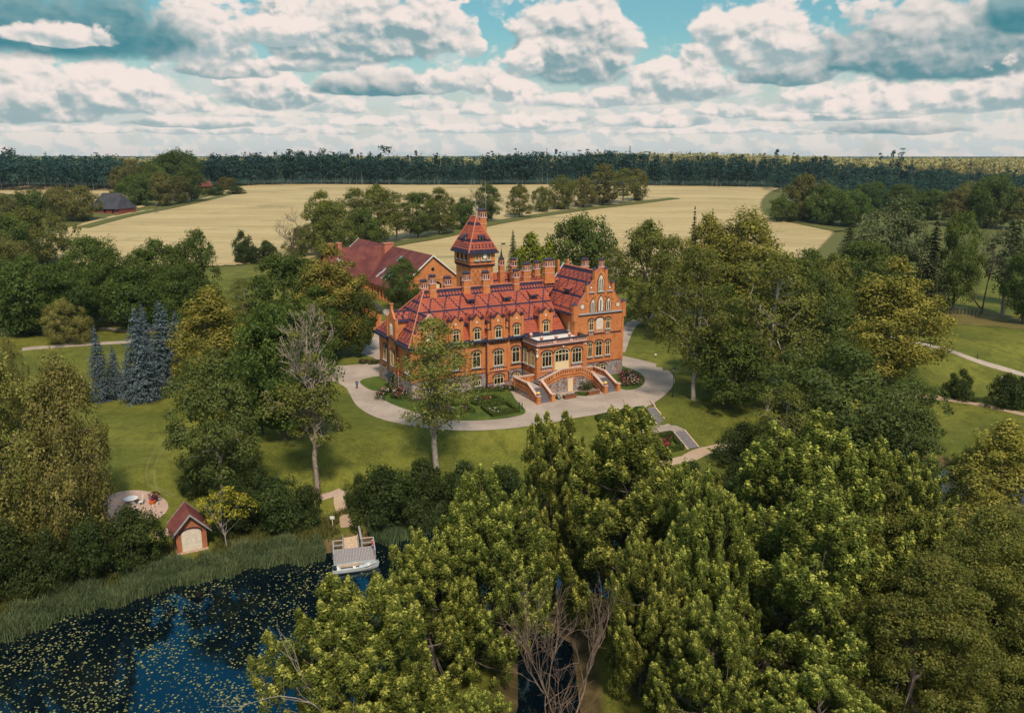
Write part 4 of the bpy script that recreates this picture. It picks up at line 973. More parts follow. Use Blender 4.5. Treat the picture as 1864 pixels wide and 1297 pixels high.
# ------------------------------------------------------------------ vegetation builders
def leaf_mat(name, dark, light, tip=None, trans=.28, hue_var=.16):
    m = bpy.data.materials.new(name); m.use_nodes = True; nt = NT(m.node_tree); nt.n.clear()
    at_ = nt.new('ShaderNodeAttribute'); at_.attribute_name = 'tone'; t = at_.outputs['Fac']
    oi = nt.new('ShaderNodeObjectInfo'); rnd = oi.outputs['Random']
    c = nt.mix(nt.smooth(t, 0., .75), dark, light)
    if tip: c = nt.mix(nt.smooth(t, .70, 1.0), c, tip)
    hs = nt.new('ShaderNodeHueSaturation')
    nt.put(hs.inputs['Hue'], nt.m('ADD', .5-.012, nt.m('MULTIPLY', rnd, .024)))
    nt.put(hs.inputs['Value'], nt.m('ADD', 1-hue_var, nt.m('MULTIPLY', nt.m('FRACT', nt.m('MULTIPLY', rnd, 7.13)), 2*hue_var)))
    nt.put(hs.inputs['Color'], c); c = hs.outputs[0]
    d = nt.new('ShaderNodeBsdfDiffuse'); nt.put(d.inputs[0], c)
    tl = nt.new('ShaderNodeBsdfTranslucent'); nt.put(tl.inputs[0], nt.mix(.5, c, (.30, .34, .03), 'MIX') if trans > .2 else c)
    ms = nt.new('ShaderNodeMixShader'); ms.inputs[0].default_value = trans; nt.l.new(d.outputs[0], ms.inputs[1]); nt.l.new(tl.outputs[0], ms.inputs[2])
    gl = nt.new('ShaderNodeBsdfGlossy'); gl.inputs['Roughness'].default_value = .5; gl.inputs[0].default_value = (.8, .85, .7, 1)
    m2 = nt.new('ShaderNodeMixShader'); m2.inputs[0].default_value = .012; nt.l.new(ms.outputs[0], m2.inputs[1]); nt.l.new(gl.outputs[0], m2.inputs[2])
    o = nt.new('ShaderNodeOutputMaterial'); nt.l.new(m2.outputs[0], o.inputs[0]); return m
LM = {
 'maple': leaf_mat('leaves_dark', (.030, .056, .014), (.095, .125, .022), (.19, .195, .036)),
 'lime': leaf_mat('leaves_lime', (.060, .066, .012), (.24, .205, .034), (.46, .38, .075)),
 'ash': leaf_mat('leaves_ash', (.046, .062, .018), (.165, .162, .030), (.30, .26, .055)),
 'willow': leaf_mat('leaves_willow', (.065, .070, .020), (.27, .235, .058), (.48, .40, .12)),
 'poplar': leaf_mat('leaves_poplar', (.045, .056, .008), (.160, .176, .030), (.62, .58, .12), .34, .08),
 'spruce': leaf_mat('needles_blue', (.045, .070, .078), (.125, .160, .170), (.23, .27, .28), .05, .12),
 'fir': leaf_mat('needles_green', (.020, .038, .014), (.075, .078, .024), (.12, .11, .035), .05),
 'park': leaf_mat('leaves_park', (.032, .054, .018), (.118, .142, .034), (.25, .25, .06)),
 'lightash': leaf_mat('leaves_lightash', (.07, .09, .022), (.23, .225, .048), (.38, .34, .08)),
 'gold': leaf_mat('leaves_gold', (.16, .14, .015), (.40, .31, .03), (.62, .50, .07)),
 'bush': leaf_mat('leaves_bush', (.018, .034, .011), (.060, .078, .018), (.13, .14, .028)),
 'greypoplar': leaf_mat('leaves_grey', (.045, .062, .030), (.13, .145, .060), (.22, .22, .10)),
 'tan': leaf_mat('leaves_tan', (.060, .052, .018), (.17, .145, .040), (.27, .215, .065)),
 'bright': leaf_mat('leaves_bright', (.06, .085, .008), (.20, .22, .016), (.38, .36, .04)),
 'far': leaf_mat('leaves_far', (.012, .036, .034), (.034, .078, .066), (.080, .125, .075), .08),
 'far_sunpaint': leaf_mat('leaves_far_sunpaint', (.22, .20, .08), (.55, .47, .19), (.68, .58, .25), .1),  # far leaves again, with sunshine painted into the colour
}
BARK = plain('bark', (.13, .10, .085), .9, .1, .4, 4)
BARKP = plain('bark_pale', (.34, .28, .24), .9, .1, .3, 3)
BARKR = plain('bark_reddish', (.20, .135, .10), .9, .1, .35, 4)

def rot_basis(n, rng):
    up = np.where(np.abs(n[:, 2:3]) < .9, [[0, 0, 1.]], [[1., 0, 0]]); a = np.cross(n, up); a /= np.linalg.norm(a, axis=1, keepdims=True)+1e-9
    b = np.cross(n, a); t = rng.random(len(n))*2*np.pi; ct, st = np.cos(t)[:, None], np.sin(t)[:, None]
    return a*ct+b*st, -a*st+b*ct
def leaves(c, n, s, rng, asp=.72):
    """pointed quads centred on c with normal n"""
    a, b = rot_basis(n, rng); s = s[:, None]
    bend = n*s*.12
    V = np.stack([c+a*s*.62, c+b*s*.5*asp+bend, c-a*s*.62, c-b*s*.5*asp+bend], 1).reshape(-1, 3)
    Q = np.arange(len(c)*4).reshape(-1, 4); return V, Q
def unit(v): return v/(np.linalg.norm(v, axis=1, keepdims=True)+1e-9)
def clumps_to_leaves(cc, cr, shape, nper, ls, rng, centre, up=.35, tipb=0., hang=0., jit=.55, cull=.5, taper=False, low=-.75):
    """cc clump centres, cr radii, shape (kx,ky,kz) stretch"""
    K = len(cc); N = K*nper; idx = np.repeat(np.arange(K), nper)
    d = unit(rng.normal(size=(N, 3))); C_ = cc[idx]; r = cr[idx][:, None]
    o = unit((C_-centre)*np.array([1, 1, .7])+1e-6)
    keep = ((d*o).sum(1) > -cull) & (d[:, 2] > low); d, C_, r, o, idx = d[keep], C_[keep], r[keep], o[keep], idx[keep]
    rr = (.48+.60*rng.random((len(d), 1))**.8)
    lump = 1+.22*np.sin(d[:, :1]*5+idx[:, None]*1.7)*np.cos(d[:, 1:2]*4.+idx[:, None])
    off = d*r*rr*lump*np.array(shape)
    if taper: off[:, :2] *= (1-.65*np.clip(d[:, 2:3], 0, 1)); off[:, :2] += o[:, :2]*r*.5*np.clip(d[:, 2:3], 0, 1)
    P = C_+off
    if hang: P[:, 2] -= hang*rng.random(len(P))*r[:, 0]
    n = unit(d*.7+o*.25+np.array([0, 0, up])+rng.normal(size=d.shape)*jit)
    s = ls*(.6+.8*rng.random(len(d)))
    V, Q = leaves(P, n, s, rng)
    ctone = rng.random(K)
    tone = np.clip(.16+.28*ctone[idx]+.36*rng.random(len(d))+tipb*np.clip(d[:, 2], 0, 1)*rng.random(len(d)), 0, 1)  # paler tone on clump tops: young growth plus lit tips put into the colour
    return V, Q, np.repeat(tone, 4)

def tubes_mesh(name, segs, mat, sides=5):
    """segs: list of (points Nx3, radii N)"""
    Vs, Qs, base = [], [], 0; ang = np.linspace(0, 2*np.pi, sides+1)[:-1]
    for P, r in segs:
        P = np.asarray(P, float); r = np.asarray(r, float); n = len(P)
        d = np.gradient(P, axis=0); d = unit(d); up = np.where(np.abs(d[:, 2:3]) < .9, [[0, 0, 1.]], [[1., 0, 0]]); a = unit(np.cross(d, up)); b = np.cross(d, a)
        V = P[:, None]+(a[:, None]*np.cos(ang)[None, :, None]+b[:, None]*np.sin(ang)[None, :, None])*r[:, None, None]
        Vs.append(V.reshape(-1, 3))
        i = np.arange((n-1)*sides); k, j = i//sides, i % sides; j2 = (j+1) % sides
        Qs.append(np.stack([k*sides+j, k*sides+j2, (k+1)*sides+j2, (k+1)*sides+j], 1)+base); base += n*sides
    return np_mesh(name, np.concatenate(Vs), np.concatenate(Qs), mat, True)

def curve(p, q, rng, n=5, sag=.0, wob=.06):
    p, q = np.array(p, float), np.array(q, float); L = np.linalg.norm(q-p); t = np.linspace(0, 1, n)[:, None]
    c = p+(q-p)*t; c[:, 2:3] += np.sin(t*np.pi)*sag*L
    c[1:-1] += rng.normal(size=(n-2, 3))*L*wob; return c
def crown_env(kind, t):
    if kind == 'round': return np.sqrt(np.clip(1-(2*t-1)**2, 0, 1))**.9*(1.0-.12*t)
    if kind == 'ovoid': return np.clip(np.sin(np.pi*np.clip(t, 0, 1)**.72), 0, 1)**.75*(1-.25*t)
    if kind == 'dome': return np.sqrt(np.clip(1-t**2.2, 0, 1))*(.72+.28*np.clip(t*4, 0, 1))
    if kind == 'col': return np.clip(np.sin(np.pi*np.clip(t*.94+.06, 0, 1)**.8), 0, 1)**.55
    return 1-t
def broadleaf(name, seed, mat, Ht=18., Rr=6., base=.16, env='round', K=110, cr=1.5, shape=(1, 1, .78), nper=110, ls=.42, up=.35, tipb=.25, hang=0., full=False,
              bark=None, lobes=5, shell=.42, lim=9, twist=.25, jit=.42, cull=.5, trunk_r=None, taper=False, plumes=0, low=-.75):
    rng = np.random.default_rng(seed); z0 = Ht*base; hh = Ht-z0
    t = rng.random(K*3); r_ = crown_env(env, t); k = rng.random(len(t)) < r_/r_.max()+.10; t = t[k][:K]; K = len(t); r_ = crown_env(env, t)
    a = rng.random(K)*2*np.pi; ph = rng.random(lobes)*2*np.pi
    lob = 1+twist*sum(np.sin(a*(i+1)+ph[i]+t*(3+i))/(1.2+i*.6) for i in range(lobes))*.6
    rad = r_*Rr*lob*(rng.random(K)**shell)
    crr = cr*(.65+.7*rng.random(K))
    rad = np.maximum(rad-crr*.35, 0)
    cc = np.stack([np.cos(a)*rad, np.sin(a)*rad, z0+t*(hh-cr*.6)], 1)
    if plumes:
        # ascending limbs: every limb carries a tapering row of tufts
        n_t = plumes; pc = cc; cc_, cr_, tt = [], [], []
        for i in range(len(pc)):
            o_ = np.array([math.cos(a[i]), math.sin(a[i]), 0])*(.25+.75*min(1, rad[i]/Rr))*.36; ax_ = o_+np.array([0, 0, 1.]); ax_ /= np.linalg.norm(ax_); Lp = (3.0+2.6*rng.random())*(1.25-.5*t[i])
            for j in range(n_t):
                s_ = (j+rng.random()*.8)/n_t; wdt = 1.15*(1-s_)**.8+.05; q_ = rng.normal(size=3)*np.array([1, 1, .5])*wdt*.62
                cc_.append(pc[i]+ax_*Lp*(s_-.45)+q_); cr_.append(cr*(1.15-.55*s_)*(.75+.5*rng.random())); tt.append(s_)
        plume_ax = []
        for i in range(len(pc)): o_ = np.array([math.cos(a[i]), math.sin(a[i]), 0])*.27; plume_ax.append((pc[i]-np.array([0, 0, 2.])-o_*2, pc[i], pc[i]+np.array([0, 0, 2.2])+o_*2))
        cc = np.array(cc_); crr = np.array(cr_); K = len(cc)
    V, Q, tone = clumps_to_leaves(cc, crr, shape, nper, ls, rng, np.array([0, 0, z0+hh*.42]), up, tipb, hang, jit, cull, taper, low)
    crown = np_mesh('crown', V, Q, mat, False, tone)
    z99 = np.percentile(V[:, 2], 99.7); r97 = np.percentile(np.hypot(V[:, 0], V[:, 1]), 96.5)
    # wood
    tr = trunk_r or Ht*.018; top = np.array([rng.normal()*.03*Ht, rng.normal()*.03*Ht, z0+hh*.72])
    tp = curve((0, 0, -.5), top, rng, 8, 0, .012); segs = [(tp, np.linspace(tr*1.15, tr*.25, 8))]
    nodes = list(tp[2:])
    for i in range(lim):
        j = rng.integers(2, 6); q = cc[rng.integers(0, K)]
        c = curve(tp[j], q, rng, 6, .06, .04); segs.append((c, np.linspace(tr*.42, tr*.07, 6))); nodes += list(c[1:])
    nodes = np.array(nodes)
    if plumes:
        for q0, q1, q2 in plume_ax:
            dd = np.linalg.norm(nodes-q0, axis=1)+np.maximum(nodes[:, 2]-q0[2]+1, 0)*2; j = dd.argmin()
            segs.append((np.array([nodes[j], nodes[j]*.5+q0*.5+np.array([0, 0, -.3]), q0, q1, q2]), np.array([.07, .06, .05, .035, .015])))
    if full:
        for q in cc:
            dd = np.linalg.norm(nodes-q, axis=1)+np.maximum(nodes[:, 2]-q[2], 0)*1.5; j = dd.argmin()
            segs.append((curve(nodes[j], q, rng, 4, .03, .06), np.linspace(min(tr*.14, .045), .015, 4)))
    wood = tubes_mesh('trunk', segs, bark or BARK)
    return dict(crown=crown, wood=wood, H=z99, R=r97)
def conifer(name, seed, mat, Ht=16., Rr=3.2, levels=26, per=13, ls=.42, droop=.35, base=.03, narrow=1.0, leafk=16, bark=None, env_pow=.85, tuft=False):
    rng = np.random.default_rng(seed); V_, Q_, T_, b0 = [], [], [], 0; segs = [([(0, 0, -.4), (0, 0, Ht*.5), (0, 0, Ht)], [Ht*.016, Ht*.010, .02])]
    Cs, Ns, Ss, Ts = [], [], [], []
    for l in range(levels):
        t = (l+rng.random()*.6)/levels; z = Ht*(base+(1-base)*t)
        R_ = Rr*((1-t)**env_pow)*(.85+.3*rng.random())+.12
        n = max(5, int(per*(1-t*.6)))
        for k in range(n):
            a = rng.random()*2*np.pi; L = R_*(.72+.4*rng.random()); m_ = max(3, int(leafk*L/Rr)+2)
            s = np.linspace(.12, 1, m_); dirv = np.array([np.cos(a), np.sin(a)])
            px_ = np.stack([dirv[0]*s*L, dirv[1]*s*L, z-droop*L*(s**1.3)+.18*L*s**3], 1)
            sp = rng.normal(size=(m_, 3))*np.array([.13, .13, .06])*L*.6*s[:, None]
            Cs.append(px_+sp); nn = np.stack([dirv[0]*.45*np.ones(m_), dirv[1]*.45*np.ones(m_), np.ones(m_)*.8], 1)+rng.normal(size=(m_, 3))*.45
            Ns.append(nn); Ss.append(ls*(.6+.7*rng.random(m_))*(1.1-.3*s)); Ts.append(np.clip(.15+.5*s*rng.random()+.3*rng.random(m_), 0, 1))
            if L > Rr*.4 and k % 3 == 0: segs.append((px_[[0, m_//2, -1]], [.05, .035, .01]))
    V, Q = leaves(np.concatenate(Cs), unit(np.concatenate(Ns)), np.concatenate(Ss), rng, .6)
    return dict(crown=np_mesh('crown', V, Q, mat, False, np.repeat(np.concatenate(Ts), 4)), wood=tubes_mesh('trunk', segs, bark or BARK), H=Ht, R=Rr)
def bare_segs(rng, Ht, spread=.55, depth=5, trunk=.35, tr=None, lean=(0, 0), kids=(2, 4), upw=.5):
    segs = []; tips = []
    def go(p, d, L, r, dep):
        n = 5; P = [p]; dd = d.copy()
        for i in range(n-1):
            dd = unit((dd+rng.normal(size=3)*.16+np.array([0, 0, .05*upw]))[None])[0]; P.append(P[-1]+dd*L/(n-1))
        segs.append((np.array(P), np.linspace(r, r*.55, n)))
        if dep == 0: tips.append(P[-1]); return
        k = rng.integers(kids[0], kids[1]+1)
        for i in range(k):
            j = rng.integers(1, n) if i else n-1
            nd = unit((dd*(1.0)+rng.normal(size=3)*spread+np.array([0, 0, .25*upw]))[None])[0]
            go(P[j], nd, L*(.62+.22*rng.random()), max(r*.56, .012), dep-1)
    tr = tr or Ht*.02
    go(np.array([0, 0, -.4]), unit(np.array([[lean[0], lean[1], 1.]]))[0], Ht*trunk, tr, depth)
    return segs, np.array(tips)

def leader_segs(rng, Ht, R_, z0=.30, nb=26, tr=.5, wob=.02):
    """upright trunk with steep ascending limbs that fork again and again"""
    segs = []; tips = []; tp = curve((0, 0, -.5), (rng.normal()*.04*Ht, 0, Ht*.93), rng, 9, 0, wob*.4); segs.append((tp, np.linspace(tr, .05, 9)))
    def fork(p, d, L, r, dep):
        n = 5; P = [p]; dd = d
        for i in range(n-1): dd = unit((dd+rng.normal(size=3)*.14+np.array([0, 0, .12]))[None])[0]; P.append(P[-1]+dd*L/(n-1))
        segs.append((np.array(P), np.linspace(r, max(r*.45, .012), n)))
        if dep == 0: tips.append(P[-1]); return
        for i in range(rng.integers(2, 4)):
            j = rng.integers(2, n); fork(P[j], unit((dd+rng.normal(size=3)*.42)[None])[0], L*(.55+.2*rng.random()), max(r*.55, .014), dep-1)
    for i in range(nb):
        t = z0+(.95-z0)*(i+rng.random())/nb; k = t*8/.93*.93; j = min(int(k), 7); p = tp[j]+(tp[j+1]-tp[j])*(k-j); a = rng.random()*6.283
        L = R_*(1.1-.75*abs(t-.62)*1.6)*(.7+.5*rng.random()); d = unit(np.array([[math.cos(a)*.62, math.sin(a)*.62, .78]]))[0]; fork(p, d, max(L*.62, 1.0), max(tr*.34*(1.1-t), .04), 3)
    return segs, np.array(tips)
T = {}
def tree_protos():
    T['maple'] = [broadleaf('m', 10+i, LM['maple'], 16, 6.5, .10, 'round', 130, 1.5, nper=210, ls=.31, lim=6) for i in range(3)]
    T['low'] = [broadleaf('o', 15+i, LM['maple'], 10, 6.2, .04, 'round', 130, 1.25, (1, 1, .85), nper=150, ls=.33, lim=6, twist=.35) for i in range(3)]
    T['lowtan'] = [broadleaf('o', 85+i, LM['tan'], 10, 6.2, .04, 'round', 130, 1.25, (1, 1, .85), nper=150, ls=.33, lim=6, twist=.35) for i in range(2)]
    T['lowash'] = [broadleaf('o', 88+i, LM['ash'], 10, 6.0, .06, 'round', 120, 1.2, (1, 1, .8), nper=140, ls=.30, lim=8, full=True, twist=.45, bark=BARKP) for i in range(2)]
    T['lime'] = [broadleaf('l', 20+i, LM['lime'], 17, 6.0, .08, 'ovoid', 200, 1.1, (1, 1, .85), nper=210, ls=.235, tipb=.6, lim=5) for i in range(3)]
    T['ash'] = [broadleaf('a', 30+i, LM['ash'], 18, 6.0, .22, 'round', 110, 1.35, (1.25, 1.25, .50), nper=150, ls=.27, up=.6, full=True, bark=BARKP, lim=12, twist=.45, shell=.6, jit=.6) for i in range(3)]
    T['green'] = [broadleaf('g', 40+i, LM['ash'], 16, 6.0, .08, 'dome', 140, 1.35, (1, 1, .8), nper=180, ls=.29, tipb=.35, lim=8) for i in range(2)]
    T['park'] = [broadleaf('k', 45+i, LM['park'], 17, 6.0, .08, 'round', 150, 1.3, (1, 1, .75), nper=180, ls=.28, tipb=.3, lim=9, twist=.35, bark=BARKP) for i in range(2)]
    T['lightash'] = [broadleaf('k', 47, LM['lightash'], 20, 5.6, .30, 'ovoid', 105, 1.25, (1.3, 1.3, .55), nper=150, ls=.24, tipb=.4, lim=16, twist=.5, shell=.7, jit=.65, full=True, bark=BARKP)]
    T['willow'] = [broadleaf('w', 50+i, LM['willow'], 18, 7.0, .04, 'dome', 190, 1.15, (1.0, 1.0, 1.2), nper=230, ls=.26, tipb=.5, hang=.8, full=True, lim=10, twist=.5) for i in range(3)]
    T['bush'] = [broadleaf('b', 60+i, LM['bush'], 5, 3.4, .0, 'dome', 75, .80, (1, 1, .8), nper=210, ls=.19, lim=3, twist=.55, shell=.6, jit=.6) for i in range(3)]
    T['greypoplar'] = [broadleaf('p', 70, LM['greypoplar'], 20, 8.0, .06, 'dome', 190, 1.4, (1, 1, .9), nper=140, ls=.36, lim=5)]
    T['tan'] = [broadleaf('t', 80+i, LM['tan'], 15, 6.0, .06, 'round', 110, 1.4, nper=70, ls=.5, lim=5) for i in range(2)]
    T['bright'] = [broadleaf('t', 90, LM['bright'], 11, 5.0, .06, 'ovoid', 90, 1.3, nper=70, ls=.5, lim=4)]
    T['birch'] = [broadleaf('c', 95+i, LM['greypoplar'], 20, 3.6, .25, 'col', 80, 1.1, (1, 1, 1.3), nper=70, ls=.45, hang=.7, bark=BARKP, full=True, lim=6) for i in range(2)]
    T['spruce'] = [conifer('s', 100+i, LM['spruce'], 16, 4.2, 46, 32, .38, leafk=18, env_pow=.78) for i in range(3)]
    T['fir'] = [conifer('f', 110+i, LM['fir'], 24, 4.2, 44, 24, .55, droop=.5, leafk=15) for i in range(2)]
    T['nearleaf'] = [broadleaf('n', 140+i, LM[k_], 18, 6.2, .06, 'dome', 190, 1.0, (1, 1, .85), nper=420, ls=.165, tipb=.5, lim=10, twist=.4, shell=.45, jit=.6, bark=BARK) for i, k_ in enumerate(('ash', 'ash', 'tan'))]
    # foreground poplars: upright leafy tufts
    T['poplar'] = []
    for i in range(4):
        Ht, Rr = 22., 6.4
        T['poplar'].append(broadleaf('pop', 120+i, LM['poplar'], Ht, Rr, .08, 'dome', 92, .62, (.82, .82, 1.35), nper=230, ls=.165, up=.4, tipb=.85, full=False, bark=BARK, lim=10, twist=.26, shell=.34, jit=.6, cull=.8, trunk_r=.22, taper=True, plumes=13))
    # thin, half bare park trees
    rng = np.random.default_rng(7)
    sg, tips = leader_segs(rng, 24, 5.0, .28, 34, .60)
    sg = [(p, np.where(r < .2, np.maximum(r*1.3, .035), r*.68)) for p, r in sg]
    sel = tips[(rng.random(len(tips)) < np.where((tips[:, 2] > 8) & (tips[:, 2] < 15.5), .42, .03)) & (tips[:, 2] > 6)]
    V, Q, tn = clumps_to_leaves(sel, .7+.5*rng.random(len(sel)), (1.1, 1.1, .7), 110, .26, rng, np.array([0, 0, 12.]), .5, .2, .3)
    T['halfdead'] = [dict(crown=np_mesh('crown', V, Q, LM['ash'], False, tn), wood=tubes_mesh('trunk', sg, plain('bark_dead', (.34, .26, .20), .9, .1, .35, 3), 4), H=24, R=5)]
    T['bare'] = []
    for i, sd_ in enumerate((3, 5)):
        rng = np.random.default_rng(sd_); sg, tips = bare_segs(rng, 18, .55, 5, .26, .30, kids=(3, 4), upw=.7); ext = max(t[2] for t in tips); k = 18/ext
        T['bare'].append(dict(crown=None, wood=tubes_mesh('branches', [(p*k, r) for p, r in sg], BARKR if i == 0 else BARK, 4), H=18, R=6))
tree_protos()
ALL_TREES = []
def tree(kind, var, x, y, z, h, r, label, cat='tree', group=None, name=None, rz=None, lean=None):
    if h/r < 2.15: kind = {'maple': 'low', 'tan': 'lowtan', 'ash': 'lowash', 'green': 'lowash'}.get(kind, kind)
    P = T[kind][var % len(T[kind])]; random.seed(int(x*31+y*17)); rz = random.random()*6.283 if rz is None else rz
    nm = name or {'fir': 'fir_tree', 'spruce': 'blue_spruce', 'bush': 'bush', 'poplar': 'poplar_tree', 'willow': 'willow_tree', 'lime': 'linden_tree', 'bare': 'bare_tree', 'halfdead': 'half_bare_tree', 'ash': 'ash_tree', 'lightash': 'ash_tree', 'lowash': 'ash_tree', 'birch': 'birch_tree'}.get(kind, 'leafy_tree')
    r = r*1.13 if kind == 'lime' else r
    e = thing(nm, label, cat, (x, y, z), rz, group, (r/P['R'], r/P['R'], h/P['H']))
    if lean: e.rotation_euler = (lean[0], lean[1], rz)
    if P['crown']: link('crown', P['crown'], e)
    link('trunk', P['wood'], e) if P['crown'] else link('branches', P['wood'], e)
    return e
def tree_px(kind, var, u, vt, vb, hw, label, cat='tree', group=None, **kw):
    """stand a tree on the ground seen at (u, vb); its height and spread follow from the photograph"""
    x, y, z = pick(u, vb); r_ = ray(u, vt); t = y/r_[1]; zt = H+r_[2]*t
    d = y*CP-(((z+zt)/2)-H)*SP
    return tree(kind, var, x, y, z, max(zt-z, 1.), hw*d/F, label, cat, group, **kw)
